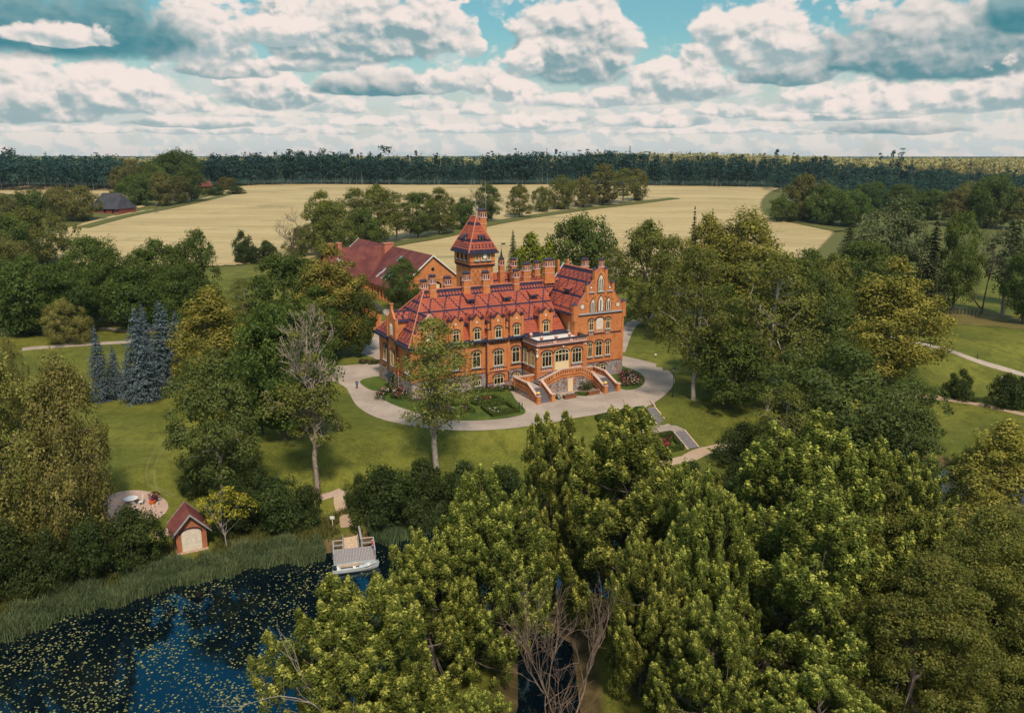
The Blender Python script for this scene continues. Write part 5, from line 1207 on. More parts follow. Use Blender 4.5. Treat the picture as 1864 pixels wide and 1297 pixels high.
# ------------------------------------------------------------------ trees and bushes of the park
TR = [
# left edge and lawn
('willow', 0, 20, 645, 1010, 115, 'tall yellow-green willow cut by the left edge of the picture'),
('willow', 1, 148, 648, 1008, 92, 'tall yellow-green willow beside the gravel circle with the white table'),
('willow', 2, 35, 614, 770, 36, 'small grey-green weeping willow behind the tall willows on the left'),
('park', 0, 408, 640, 900, 86, 'mid-green leafy tree on the lawn above the boathouse'),
('halfdead', 0, 578, 566, 905, 76, 'half-bare tall tree with brown dead branches above the jetty path'),
('lime', 0, 400, 526, 735, 84, 'golden-green linden between the blue spruces and the half-bare tree'),
('maple', 0, 520, 552, 800, 92, 'big dark green tree right behind the half-bare tree'),
('maple', 1, 478, 600, 790, 50, 'dark green tree between the golden linden and the big dark tree'),
('maple', 2, 525, 462, 640, 70, 'dark rounded tree left of the tall linden by the stable'),
('lime', 1, 608, 447, 648, 74, 'tall yellow-green linden in front of the stable roof'),
('maple', 0, 655, 520, 650, 34, 'dark green tree overhanging the small brick outbuilding'),
('maple', 1, 585, 520, 660, 50, 'dark green tree below the tall linden by the stable'),
# dark group, far left
('maple', 2, 45, 468, 608, 78, 'broad dark tree nearest the left edge beyond the gravel path'),
('maple', 0, 122, 478, 612, 60, 'second broad dark tree from the left beyond the gravel path'),
('willow', 0, 126, 545, 624, 46, 'low rounded willow beside the left gravel path'),
('maple', 1, 245, 492, 598, 66, 'wide dark tree behind the blue spruces'),
('maple', 2, 180, 430, 575, 56, 'dark tree at the field edge, left of the park'),
('maple', 0, 300, 436, 585, 52, 'dark tree at the field edge straight above the blue spruces'),
('maple', 1, 368, 420, 600, 46, 'tall dark tree at the right end of the left dark grove'),
('maple', 2, 338, 478, 606, 46, 'dark tree in front of the right end of the left dark grove'),
('maple', 1, 205, 452, 590, 40, 'slim dark tree in the middle of the left dark grove'),
('maple', 0, 150, 500, 590, 40, 'dark tree tucked behind the low rounded willow'),
('maple', 0, 262, 455, 570, 34, 'dark treetop between the two dark field-edge trees'),
('ash', 0, 448, 508, 640, 40, 'thin airy tree in front of the green meadow left of the stable'),
# upper left
('ash', 1, 70, 378, 482, 70, 'airy grey-green tree on the left in front of the field'),
('maple', 1, 18, 392, 500, 52, 'dark green tree at the left edge below the ripe field'),
('tan', 0, 20, 430, 520, 46, 'olive tree at the left edge, in front of the airy grey-green tree'),
('tan', 1, 150, 338, 402, 36, 'tan tree left of the dark-roofed barn'),
('tan', 0, 112, 340, 400, 30, 'second tan tree left of the dark-roofed barn'),
('maple', 2, 60, 345, 398, 38, 'dark round tree on the far left in front of the pine wood'),
('tan', 1, 12, 355, 408, 30, 'tan tree at the left edge under the pine wood'),
('maple', 0, 330, 272, 352, 44, 'tallest dark tree of the farm grove on the left skyline'),
('maple', 1, 300, 283, 350, 42, 'dark tree left of the tallest tree in the farm grove'),
('tan', 0, 222, 303, 352, 24, 'rust-tinged tree at the left end of the farm grove'),
('tan', 1, 245, 290, 350, 28, 'rust-topped tree second from the left in the farm grove'),
('maple', 2, 252, 318, 374, 36, 'dark tree at the foot of the farm grove beside the barn'),
('tan', 0, 300, 313, 375, 22, 'olive tree at the foot of the farm grove, left of its twin'),
('tan', 1, 328, 318, 372, 20, 'olive tree at the foot of the farm grove, right of its twin'),
('maple', 0, 350, 300, 368, 28, 'dark tree at the right end of the farm grove'),
('maple', 1, 280, 300, 362, 30, 'dark tree in the middle of the farm grove'),
('tan', 0, 412, 322, 346, 18, 'small greyish tree by the red farmhouse beyond the field'),
# middle distance hedge row
('bare', 1, 532, 375, 468, 36, 'bare brown tree at the near edge of the field'),
('green', 1, 548, 412, 468, 28, 'grey-green bush tree beside the bare brown tree'),
('green', 1, 604, 366, 470, 46, 'round green tree second from the left in the field row'),
('green', 0, 590, 348, 456, 44, 'airy tree behind the round green tree in the field row'),
('ash', 1, 648, 342, 452, 46, 'airy dark tree in the field row left of the tallest one'),
('green', 1, 690, 336, 446, 42, 'tallest airy tree in the left half of the field row'),
('ash', 0, 722, 350, 440, 36, 'airy tree between the tallest and the spreading tree of the field row'),
('maple', 2, 662, 378, 456, 36, 'low dark tree at the foot of the field row'),
('maple', 2, 760, 350, 434, 36, 'spreading airy tree in the middle of the field row'),
('green', 0, 800, 342, 428, 36, 'dark open tree left of the tower in the field row'),
('maple', 1, 840, 360, 418, 28, 'olive tree right beside the tower roof in the field row'),
('bare', 1, 864, 330, 412, 22, 'bare tree directly behind the tower mast'),
('maple', 0, 888, 334, 404, 26, 'airy tree directly right of the tower chimney'),
('green', 1, 945, 336, 396, 25, 'lone airy tree standing in the gap of the field row'),
('green', 1, 985, 340, 386, 22, 'low green tree at the left foot of the far copse'),
('green', 0, 1022, 320, 382, 32, 'green tree second from the left in the far copse'),
('tan', 0, 1062, 322, 378, 30, 'olive tree in the centre of the far copse'),
('tan', 1, 1098, 298, 374, 32, 'tallest olive tree of the far copse'),
('ash', 1, 1135, 306, 371, 28, 'airy tree second from the right in the far copse'),
('tan', 0, 1160, 308, 366, 24, 'tree at the right end of the far copse'),
# behind the mansion
('fir', 0, 934, 418, 505, 16, 'slim dark conifer just right of the tower'),
('bright', 0, 966, 424, 520, 36, 'bright green tree behind the rear chimneys'),
('bright', 0, 1000, 440, 530, 28, 'smaller bright green tree behind the wide chimney'),
('maple', 0, 1060, 390, 530, 66, 'big round dark green tree behind the stepped gable'),
('maple', 1, 736, 470, 566, 36, 'dark tree standing in front of the stable gable'),
('ash', 1, 1118, 450, 560, 32, 'olive tree peeping out behind the big round dark tree'),
# right grove
('green', 1, 1172, 402, 590, 58, 'large olive tree right of the stepped gable'),
('green', 0, 1215, 430, 615, 52, 'large olive tree second to the right of the stepped gable'),
('lime', 2, 1345, 384, 600, 84, 'big domed golden-brown linden at the top of the right grove'),
('lime', 0, 1280, 392, 590, 62, 'golden-brown linden left of the big domed one in the right grove'),
('ash', 2, 1262, 452, 728, 78, 'tall tree with pale forked limbs beside the black lamp post'),
('ash', 0, 1395, 462, 745, 96, 'feathery ash with pale bare limbs in the middle of the right grove'),
('maple', 2, 1330, 590, 745, 72, 'dark tree on the lawn slope right of the lamp post'),
('maple', 0, 1300, 520, 690, 60, 'dark tree filling the gap behind the lamp post'),
('park', 0, 1470, 500, 740, 74, 'mid-green tree between the feathery ash and the golden linden'),
('maple', 1, 1455, 455, 620, 60, 'green treetop left above the golden linden'),
('green', 1, 1500, 462, 640, 55, 'olive tree directly behind the golden linden on its left side'),
('lime', 1, 1608, 472, 700, 92, 'large golden linden beside the open lawn on the right'),
('fir', 1, 1258, 375, 520, 14, 'left of two thin conifer tips above the right grove'),
('fir', 0, 1290, 378, 520, 12, 'right of two thin conifer tips above the right grove'),
# upper right
('tan', 1, 1462, 318, 402, 46, 'tan oak at the left end of the wood beside the field bay'),
('maple', 0, 1500, 338, 408, 40, 'dark tree right of the tan oak by the field bay'),
('maple', 1, 1425, 360, 404, 28, 'low dark tree at the field bay, left of the tan oak'),
('maple', 2, 1545, 345, 412, 36, 'dark tree above the narrow end of the field bay'),
('greypoplar', 0, 1615, 360, 560, 78, 'huge grey-green poplar behind the golden linden'),
('maple', 2, 1560, 440, 580, 58, 'dark tree left below the huge grey-green poplar'),
('fir', 1, 1540, 392, 500, 28, 'brownish conifer at the edge of the field bay'),
('fir', 0, 1685, 396, 575, 42, 'tall dark conifer right of the huge grey-green poplar'),
('maple', 0, 1732, 386, 572, 42, 'tall dark tree right of the tall dark conifer'),
('bare', 1, 1785, 392, 572, 32, 'grey bare tree standing by the park fence'),
('birch', 0, 1825, 400, 575, 36, 'drooping birch right of the grey bare tree'),
('maple', 1, 1862, 440, 590, 46, 'dark tree at the right edge above the meadow'),
('birch', 1, 1870, 398, 560, 34, 'drooping birch at the very right edge'),
('maple', 2, 1800, 318, 415, 46, 'dark round tree below the sunlit far wood on the right'),
('tan', 0, 1742, 343, 412, 34, 'rust-tinged tree on the upper right'),
('tan', 1, 1852, 340, 418, 30, 'olive tree at the right edge of the upper wood'),
('maple', 1, 1690, 345, 400, 40, 'dark tree on the upper right, left of the rust-tinged one'),
('maple', 0, 1640, 335, 385, 40, 'dark treetop above the huge grey-green poplar'),
('maple', 2, 1585, 332, 385, 36, 'dark tree of the upper wood right of the field bay'),
('green', 0, 1760, 330, 385, 30, 'olive tree above the rust-tinged one on the upper right'),
# right mid
('park', 1, 1505, 625, 870, 124, 'broad green ash in front of the golden linden'),
('park', 1, 1640, 690, 885, 92, 'broad green tree by the gap that shows the lake'),
('ash', 0, 1420, 700, 880, 70, 'green ash beside the grass slope of the garden steps'),
('lime', 0, 1805, 768, 985, 92, 'golden tree by the water at the right edge'),
('lime', 2, 1745, 930, 1120, 100, 'rust-golden tree in the lower right'),
]
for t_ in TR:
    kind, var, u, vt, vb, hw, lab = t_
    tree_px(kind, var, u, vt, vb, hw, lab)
for (var, u, vt, vb, hw, lab) in ((0, 187, 592, 728, 28, 'blue spruce at the left end of the spruce group'), (1, 214, 628, 722, 22, 'shortest blue spruce, second from the left in the group'),
        (2, 262, 560, 728, 42, 'broad blue spruce at the front of the group'), (0, 305, 546, 702, 44, 'tallest blue spruce, right of centre in the group'),
        (1, 330, 566, 692, 30, 'blue spruce at the right end of the group'), (2, 272, 552, 690, 26, 'slim blue spruce at the back of the group'), (1, 238, 640, 724, 18, 'small blue spruce between the short one and the broad one')):
    tree_px('spruce', var, u, vt, vb, hw, lab, 'spruce', 'blue spruces on the lawn')
BU = [(0, 442, 420, 478, 26, 'round dark bush left of the bare brown tree at the field'), (1, 486, 438, 478, 24, 'low dark bush right of the round one at the field'), (2, 462, 448, 480, 26, 'dark bush between the two field bushes'),
 (0, 1748, 672, 726, 32, 'round dark bush on the right lawn'), (1, 1828, 680, 742, 38, 'wide dark bush right of the round one on the lawn'), (2, 1866, 675, 745, 34, 'dark bush cut by the right edge of the lawn'),
 (0, 395, 335, 356, 24, 'pale hedge bush by the farm track, left one'), (1, 428, 338, 354, 18, 'pale hedge bush by the farm track, right one'),
 (0, 430, 878, 955, 60, 'big dark bush right of the small yellow tree'), (1, 505, 868, 965, 62, 'big dark bush left of the jetty path'), (2, 560, 885, 952, 40, 'dark bush beside the foot of the half-bare tree'),
 (0, 350, 850, 900, 34, 'dark bush under the mid-green lawn tree'), (2, 470, 850, 920, 50, 'dark bush behind the two big bank bushes'),
 (1, 700, 850, 955, 66, 'big dark bush right of the jetty path'), (2, 775, 838, 940, 62, 'dark bush in the middle of the right bank thicket'), (0, 655, 862, 930, 34, 'small dark bush at the top of the jetty path'), (0, 845, 840, 940, 60, 'dark bush at the right end of the bank thicket'),
 (1, 745, 890, 962, 52, 'low dark bush above the reeds right of the jetty'), (2, 920, 850, 935, 60, 'dark bush half hidden behind the left poplar'), (1, 1000, 850, 925, 55, 'dark bush behind the tallest poplar'),
 (0, 1255, 840, 905, 60, 'dark bush on the bank below the lower garden steps'), (1, 1340, 845, 905, 55, 'dark bush on the bank behind the big right poplar'), (2, 1100, 850, 915, 60, 'dark bush on the bank under the flower terraces'),
 (1, 245, 922, 1040, 58, 'large dark bush left of the boathouse'), (2, 175, 945, 1060, 66, 'large dark bush on the left bank, second from the boathouse'), (0, 95, 965, 1075, 62, 'large dark bush on the left bank, third from the boathouse'), (1, 20, 960, 1085, 66, 'large dark bush at the left end of the bank'),
 (1, 1350, 770, 850, 52, 'dark bush on the grass slope right of the garden steps'), (0, 1755, 820, 862, 34, 'dark bush at the water on the right'), (2, 1600, 800, 850, 44, 'dark bush at the far bank right of the big poplar')]
for (var, u, vt, vb, hw, lab) in BU:
    tree_px('bush', var, u, vt, vb, hw, lab, 'bush')
# thin tree before the house and the small yellow tree by the boathouse
e = tree_px('lightash', 0, 795, 581, 858, 90, 'thin light-green ash in front of the left part of the manor')
def small_tree(px_, mat, seed, label, Ht, Rr, **k):
    P = broadleaf('s', seed, mat, Ht, Rr, **k); x, y, z = pick(*px_)
    e = thing('leafy_tree', label, 'tree', (x, y, z)); link('crown', P['crown'], e); link('trunk', P['wood'], e); return e
small_tree((414, 1000), LM['gold'], 201, 'small yellow tree with thin bare stems beside the boathouse', 8.2, 3.6, base=.45, env='dome', K=34, cr=.75, shape=(1.2, 1.2, .6), nper=70, ls=.22, full=True, bark=BARKP, lim=12, tipb=.5, trunk_r=.08)

# foreground poplars on the near bank (x, y, height, radius)
POP = [
 (11.0, 71.5, 21.6, 7.8, 0, 'tall bright poplar in the centre, its top below the garden steps'),
 (-2.6, 65, 18.4, 5.6, 1, 'bright poplar left of the tallest central one'),
 (-6.6, 62, 14.4, 5.4, 2, 'bright poplar next to the jetty'),
 (-10.6, 48.5, 17.0, 6.6, 3, 'low poplar over the water at the bottom left with pale bare limbs'),
 (15.5, 62, 19.0, 5.0, 2, 'poplar with pointed tufts in the lower centre right'),
 (28.0, 73, 22.6, 9.4, 3, 'broad domed poplar right of the garden steps'),
 (24.0, 60, 18.4, 7.2, 0, 'bright poplar in the lower right centre'),
 (31.5, 55, 14.4, 6.6, 1, 'dark green leafy tree at the bottom right among the poplars'),
 (15.0, 53.5, 12.5, 4.4, 3, 'low poplar at the bottom between the bare tree and the right grove'),
 (38.5, 60, 17.0, 6.4, 2, 'dark green leafy tree at the lower right, beside the one at the bottom'),
 (-2.4, 51.5, 6.6, 3.6, 0, 'low poplar at the bottom centre left of the bare tree'),
 (36.5, 72, 16.5, 6.2, 0, 'olive-green leafy tree between the rust-golden tree and the domed poplar'),
 (21.5, 49, 8.0, 5.0, 1, 'lowest poplar crown at the bottom edge'),
 (44, 66, 15, 6, 3, 'rusty olive tree cut by the right edge of the picture'),
 (4.2, 76, 20.0, 4.8, 3, 'poplar at the left shoulder of the tallest central one'),
 (47.5, 59, 13.5, 6.5, 2, 'poplar in the very lower right corner'),
 (18.5, 72, 16.0, 4.6, 1, 'poplar filling the dip between the central and the broad domed poplar'),
 (37.5, 75, 19.5, 7.0, 2, 'bright poplar at the right shoulder of the broad domed one'),
 (10.8, 60, 15.0, 4.2, 2, 'poplar below the tallest central one, above the bare tree'),
]
NEARLEAF = {31.5: 0, 36.5: 1, 38.5: 0, 44: 2}
for (x, y, h, r, v, lab) in POP:
    if x in NEARLEAF: tree('nearleaf', NEARLEAF[x], x, y, gz(x, y), h, r, lab, 'tree')
    else: tree('poplar', v, x, y, gz(x, y), h, r, lab, 'tree')
tree('bare', 0, 3.2, 49.5, max(gz(3.2, 49.5), -5.8), 17.2, 3.9, 'leafless reddish tree among the poplars at the bottom', 'tree', name='bare_tree')
# pale bare limbs showing at the bottom left
rng = np.random.default_rng(11); sg, tips = bare_segs(rng, 10, .5, 4, .45, .14, kids=(2, 3), upw=.7, lean=(-.35, .1))
e = thing('bare_tree', 'pale leafless branches rising through the low poplar at the bottom left', 'tree', (-6.2, 45.2, -5.6)); k_ = 16.5/max(t[2] for t in tips)
link('branches', tubes_mesh('branches', [(p*k_, r) for p, r in sg], BARKP, 5), e)

# ------------------------------------------------------------------ far woods
def far_proto(kind, seed):
    rng = np.random.default_rng(seed)
    if kind == 'pine':        # bare pole with a ragged top
        Ht = 25; K = 18; zz = Ht*(.42+.56*rng.random(K)); a = rng.random(K)*6.28; rr = 1.9*(1-(zz/Ht-.5)*1.3)*rng.random(K)**.5
        cc = np.stack([np.cos(a)*rr, np.sin(a)*rr, zz], 1)
        V, Q, t = clumps_to_leaves(cc, 1.3*(.6+.6*rng.random(K))*(1.25-(zz/Ht-.5)), (1, 1, .9), 22, .75, rng, np.array([0, 0, Ht*.7]), .3, .4)
    elif kind == 'spike':
        Ht = 25; n = 260; t_ = rng.random(n)**.8; a = rng.random(n)*6.28; R_ = 3.0*(1-t_)+.15
        P = np.stack([np.cos(a)*R_, np.sin(a)*R_, Ht*(.12+.88*t_)], 1); nn = unit(np.stack([np.cos(a), np.sin(a), .6+0*a], 1)+rng.normal(size=(n, 3))*.3)
        V, Q = leaves(P, nn, 1.0*(.6+.6*rng.random(n))*(1.15-t_*.7), rng); t = np.repeat(.15+.6*rng.random(n), 4)
    else:
        Ht = 17; K = 20; cc = np.stack([rng.normal(size=K)*1.9, rng.normal(size=K)*1.9, Ht*(.25+.65*rng.random(K))], 1)
        V, Q, t = clumps_to_leaves(cc, 1.9*(.6+.6*rng.random(K)), (1, 1, .9), 24, .8, rng, np.array([0, 0, Ht*.5]), .3, .3)
    return V, Q, t, Ht
FP = {k: [far_proto(k, s) for s in (1, 2, 3, 4)] for k in ('pine', 'spike', 'leafy')}
def forest(name, label, spots, mat, seed, trunks=True, cat='forest', tone_shift=0.):
    """spots: list of (x, y, kind, height)"""
    rng = np.random.default_rng(seed); Vs, Qs, Ts, b = [], [], [], 0; TV, TQ, tb = [], [], 0
    P_ = np.array([(s[0], s[1]) for s in spots]); Z = ground(P_[:, 0], P_[:, 1])
    for (x, y, k, h), z in zip(spots, Z):
        V, Q, t, Ht = FP[k][rng.integers(0, 4)]; s = h/Ht; w = s*(.8+.45*rng.random()); a = rng.random()*6.28; ca, sa = math.cos(a), math.sin(a)
        Vn = np.stack([(V[:, 0]*ca-V[:, 1]*sa)*w+x, (V[:, 0]*sa+V[:, 1]*ca)*w+y, V[:, 2]*s+z], 1)
        Vs.append(Vn); Qs.append(Q+b); Ts.append(np.clip(t+rng.normal()*.20+tone_shift, 0, 1)); b += len(Vn)
        if trunks and rng.random() < .30:
            r = .12+.1*rng.random(); top = h*(.62 if k != 'leafy' else .5)
            TV.append(np.array([(x-r, y, z-1), (x+r, y-.1, z-1), (x, y+r, z-1), (x-r*.4, y, z+top), (x+r*.4, y, z+top), (x, y+r*.4, z+top)]))
            TQ.append(np.array([[0, 1, 4, 3], [1, 2, 5, 4], [2, 0, 3, 5]])+tb); tb += 6
    e = thing(name, label, cat); e['kind'] = 'stuff'
    o = link('foliage', np_mesh('foliage', np.concatenate(Vs), np.concatenate(Qs), mat, False, np.concatenate(Ts)), e)
    if trunks: link('trunks', np_mesh('trunks', np.concatenate(TV), np.concatenate(TQ), M['far_trunk']), e)
    return e
M['far_trunk'] = plain('far_trunk', (.30, .26, .22), .9, .1, .4, .05)
rng = np.random.default_rng(5)
def edge_y(x, table): return np.interp(x, [a for a, b in table], [b for a, b in table])
front = [pick(u, v)[:2] for u, v in ((-60, 345), (60, 340), (200, 342), (300, 345), (380, 342), (450, 339), (700, 337), (1000, 337), (1300, 340), (1410, 342), (1500, 345), (1600, 347), (1900, 352))]
sp = []
for i in range(2500):
    x = -560+1180*rng.random(); dpt = rng.random()**1.7*60; y = edge_y(x, front)+3+dpt
    k = rng.choice(['pine', 'spike', 'leafy'], p=[.30, .34, .36] if dpt > 10 else [.10, .16, .74])
    h = {'pine': 22.0+5*rng.random(), 'spike': 20+7*rng.random(), 'leafy': 14+9*rng.random()}[k]
    h *= float(np.interp(x, [-560, -330, -250, 130, 235, 330, 620], [.86, .87, .90, .98, .97, .50, .34])) if k != 'leafy' else float(np.interp(x, [200, 330, 620], [1., .8, .7]))
    h *= .84+.34*rng.random()**3 if k != 'leafy' else 1.
    h *= 1+.08*math.sin(x/37.)+.06*math.sin(x/13.+1)
    if k == 'leafy' and dpt > 14: h *= 1.15
    sp.append((x, y, k, h))
forest('pine_forest', 'dark pine and birch wood along the far side of the ripe field', sp, LM['far'], 1)
sp = []
for i in range(2600):
    x = 110+760*rng.random()**.9; y = 760+560*rng.random()**1.2+ (0 if x > 250 else 140); k = rng.choice(['leafy', 'pine', 'spike'], p=[.62, .28, .10]); sp.append((x, y, k, 19+8*rng.random()))
forest('sunlit_forest', 'sunlit yellow-green wood beyond the dark trees on the upper right', sp, LM['far_sunpaint'], 2, trunks=False)
sp = []
for i in range(900):
    x = -650+900*rng.random(); y = 900+400*rng.random(); sp.append((x, y, rng.choice(['leafy', 'pine']), 17+5*rng.random()))
forest('distant_forest', 'pale treetops showing behind the dark wood on the left skyline', sp, LM['far_sunpaint'], 3, trunks=False)
# wood on the upper right between park and sunlit forest
sp = []
for i in range(620):
    u = 1400+520*rng.random(); v = 338+50*rng.random()**1.2
    if u < 1480 and v > 352: continue
    if u < 1540 and v > 372: continue
    x, y, z = pick(u, v); sp.append((x, y, rng.choice(['leafy', 'pine', 'spike'], p=[.72, .16, .12]), 10+6*rng.random()))
forest('mixed_wood', 'dark mixed wood on the upper right between the park and the sunlit forest', sp, LM['far'], 4, tone_shift=.08)
sp = []
for i in range(260):
    u = -40+250*rng.random(); v = 338+12*rng.random(); x, y, z = pick(u, v); sp.append((x, y+8, rng.choice(['leafy', 'pine']), 17+7*rng.random()))
forest('mixed_wood', 'dark wood behind the barn on the far left', sp, LM['far'], 6, tone_shift=.03)
# single tall trees standing clear of the woods
def lone(kind, u, vt, dist, label, w=1.3):
    V, Q, t, Ht = FP[kind][int(u) % 4]; r_ = ray(u, vt); k = dist/r_[1]; x = r_[0]*k; zt = H+r_[2]*k; z = gz(x, dist); s = (zt-z)/Ht
    Vn = V*np.array([s*w, s*w, s]); e = thing('pine_tree' if kind != 'leafy' else 'leafy_tree', label, 'tree', (x, dist, z))
    link('crown', np_mesh('crown', Vn, Q, LM['far'], False, t), e)
    link('trunk', tubes_mesh('trunk', [(np.array([(0, 0, -1), (0, 0, Ht*s*.5), (0, 0, Ht*s*.9)]), [.25, .2, .1])], BARK, 4), e)
for kind, u, vt, dist, lab, w_ in (('leafy', 707, 262, 690, 'round-topped tree rising highest above the far wood', 1.), ('leafy', 673, 274, 690, 'small tree left of the highest tree on the far wood', .9), ('leafy', 908, 274, 690, 'tree standing out of the wood above the tower', .8),
      ('leafy', 565, 277, 700, 'slim lone treetop above the far wood on the left', .35), ('pine', 1642, 268, 640, 'tallest of the lone pines before the sunlit wood', 1.1), ('pine', 1627, 274, 640, 'lone pine just left of the tallest one', .9), ('pine', 1604, 277, 640, 'lone pine second left of the tallest one', .9), ('pine', 1662, 284, 640, 'small lone pine right of the tallest one', .6), ('spike', 1546, 284, 560, 'dark spruce in front of the sunlit wood', 1.0),
      ('spike', 1720, 286, 560, 'lone spruce in the gap of the upper right skyline', 1.), ('spike', 1768, 286, 560, 'lone spruce third from the right on the skyline', .9), ('spike', 1790, 292, 560, 'lone spruce second from the right on the skyline', .9), ('spike', 1812, 290, 560, 'slim spruce near the right end of the skyline', .8), ('spike', 1836, 290, 560, 'lone spruce at the right end of the skyline', .9), ('pine', 1415, 272, 650, 'tall pine above the right part of the far wood', 1.)):
    lone(kind, u, vt, dist, lab, w_)

# ------------------------------------------------------------------ reeds and lily pads
rng = np.random.default_rng(21)
_A, _B = at(324, 1015, -4.9), at(379, 1003, -4.9); _J = at(640, 985, -4.85); _K = at(632, 960, -4.6)
CLEAR = [((_A[0]+_B[0])/2, (_A[1]+_B[1])/2, 2.3), ((_A[0]+_B[0])/2-.3, (_A[1]+_B[1])/2+2.2, 2.6), (_J[0]+.3, _J[1]-1.0, 3.0), (_J[0], _J[1]+2.2, 1.6), (_K[0], _K[1], 1.5), (_K[0]-.2, _K[1]+2, 1.3)]
def reeds(name, label, px_line, w0, w1, n, hmin, hmax, mat):
    P_ = np.array(catmull([at(u, v, ZW)[:2] for u, v in px_line], 10)); seg = rng.random(n)*(len(P_)-1); i = seg.astype(int); f = (seg-i)[:, None]
    p = P_[i]*(1-f)+P_[i+1]*f; d = P_[i+1]-P_[i]; nn = np.stack([-d[:, 1], d[:, 0]], 1); nn /= np.linalg.norm(nn, axis=1, keepdims=True); nn *= np.sign(nn[:, 1:2])
    off = (w0+(w1-w0)*rng.random(n)); off = off+.5*np.sin(seg*.35)+.35*np.sin(seg*.93+1)+rng.normal(size=n)*.35
    p = p+nn*off[:, None]
    clump = .5+.5*np.sin(p[:, 0]*1.1+np.sin(p[:, 1]*.9)*2)*np.sin(p[:, 1]*1.3); k = rng.random(n) < .35+.65*clump; p = p[k]; clump = clump[k]; n = len(p)
    for (ex, ey, er) in CLEAR: kk = np.hypot(p[:, 0]-ex, p[:, 1]-ey) > er; p = p[kk]; clump = clump[kk]
    n = len(p); z = np.maximum(ground(p[:, 0], p[:, 1]), ZW-.2); h = (hmin+(hmax-hmin)*rng.random(n))*(.65+.5*clump)
    a = rng.random(n)*6.28; lean = rng.normal(size=(n, 2))*.22*h[:, None]; wv = np.stack([np.cos(a), np.sin(a)], 1)*.055
    b3 = np.column_stack([p, z]); w3 = np.column_stack([wv, 0*a]); m3 = b3+np.column_stack([lean*.4, h*.62]); t3 = b3+np.column_stack([lean, h])
    V = np.stack([b3-w3, b3+w3, m3+w3*.8, m3-w3*.8, t3, t3+w3*.1], 1).reshape(-1, 3)
    q = np.arange(n)[:, None]*6; Q = np.concatenate([q+np.array([[0, 1, 2, 3]]), q+np.array([[3, 2, 5, 4]])])
    o = link(name, np_mesh(name, V, Q, mat, False, np.repeat(np.clip(.2+.5*rng.random(n)+.3*clump, 0, 1), 6))); tag(o, label, 'reeds', kind='stuff'); return o
LM['reed'] = leaf_mat('reed_blades', (.045, .075, .030), (.115, .150, .065), (.22, .23, .10), .15)
LM['sedge'] = leaf_mat('sedge_blades', (.05, .05, .015), (.12, .115, .03), (.2, .17, .06), .15)
reeds('reeds', 'grey-green reed belt along the bank left of the jetty', [(-80, 1185), (0, 1150), (100, 1116), (200, 1086), (300, 1060), (400, 1034), (500, 1016), (590, 1004)], -1.8, 1.0, 50000, .7, 1.55, LM['reed'])
reeds('reeds', 'grey-green reed belt right of the jetty', [(694, 990), (730, 972), (780, 955), (850, 942), (920, 935)], -1.6, 2.6, 15000, .9, 2.0, LM['reed'])
reeds('sedge', 'low yellowish sedge on the bank behind the reeds', [(-80, 1165), (0, 1130), (100, 1096), (200, 1066), (300, 1040), (400, 1012), (500, 992), (590, 982), (690, 965), (780, 940), (850, 925)], -1.4, 3.6, 42000, .35, .9, LM['sedge'])
# lily pads
n = 14000; u_ = rng.random(n)*760-60; v_ = 1000+rng.random(n)*330
pads = np.array([at(a, b, ZW+.012) for a, b in zip(u_, v_)])
dl = -sdist(pads[:, 0], pads[:, 1], LAKE)
patch = .5+.5*np.sin(pads[:, 0]*.55+1.3*np.sin(pads[:, 1]*.4))*np.sin(pads[:, 1]*.47+.7)*1.0; patch = np.clip(patch*1.5-.35, 0, 1); pr = np.clip(.22+.6*patch*np.clip(1.2-dl/30, .3, 1), 0, 1)
k = (dl > .6) & (rng.random(n) < pr); pads = pads[k]; n = len(pads)
r = .05+.075*rng.random(n)**1.5; a0 = rng.random(n)*6.28; S = 7; Vp = [pads]
for j in range(S):
    t = a0+.35+(6.283-.7)*j/(S-1); Vp.append(pads+np.column_stack([np.cos(t)*r, np.sin(t)*r*1.0, .012*np.sin(t*2+a0)]))
V = np.stack(Vp, 1).reshape(-1, 3); q = np.arange(n)[:, None]*(S+1); Q = np.concatenate([q+np.array([[0, j, j+1, j+2]]) for j in (1, 3, 5)])
LM['pad'] = leaf_mat('lily_pad', (.11, .12, .04), (.25, .25, .09), (.42, .38, .14), .08, .0)
o = link('lily_pads', np_mesh('lily_pads', V, Q, LM['pad'], False, np.repeat(rng.random(n), S+1))); tag(o, 'yellow-green lily pads floating on the dark lake', 'lily pads', kind='stuff')
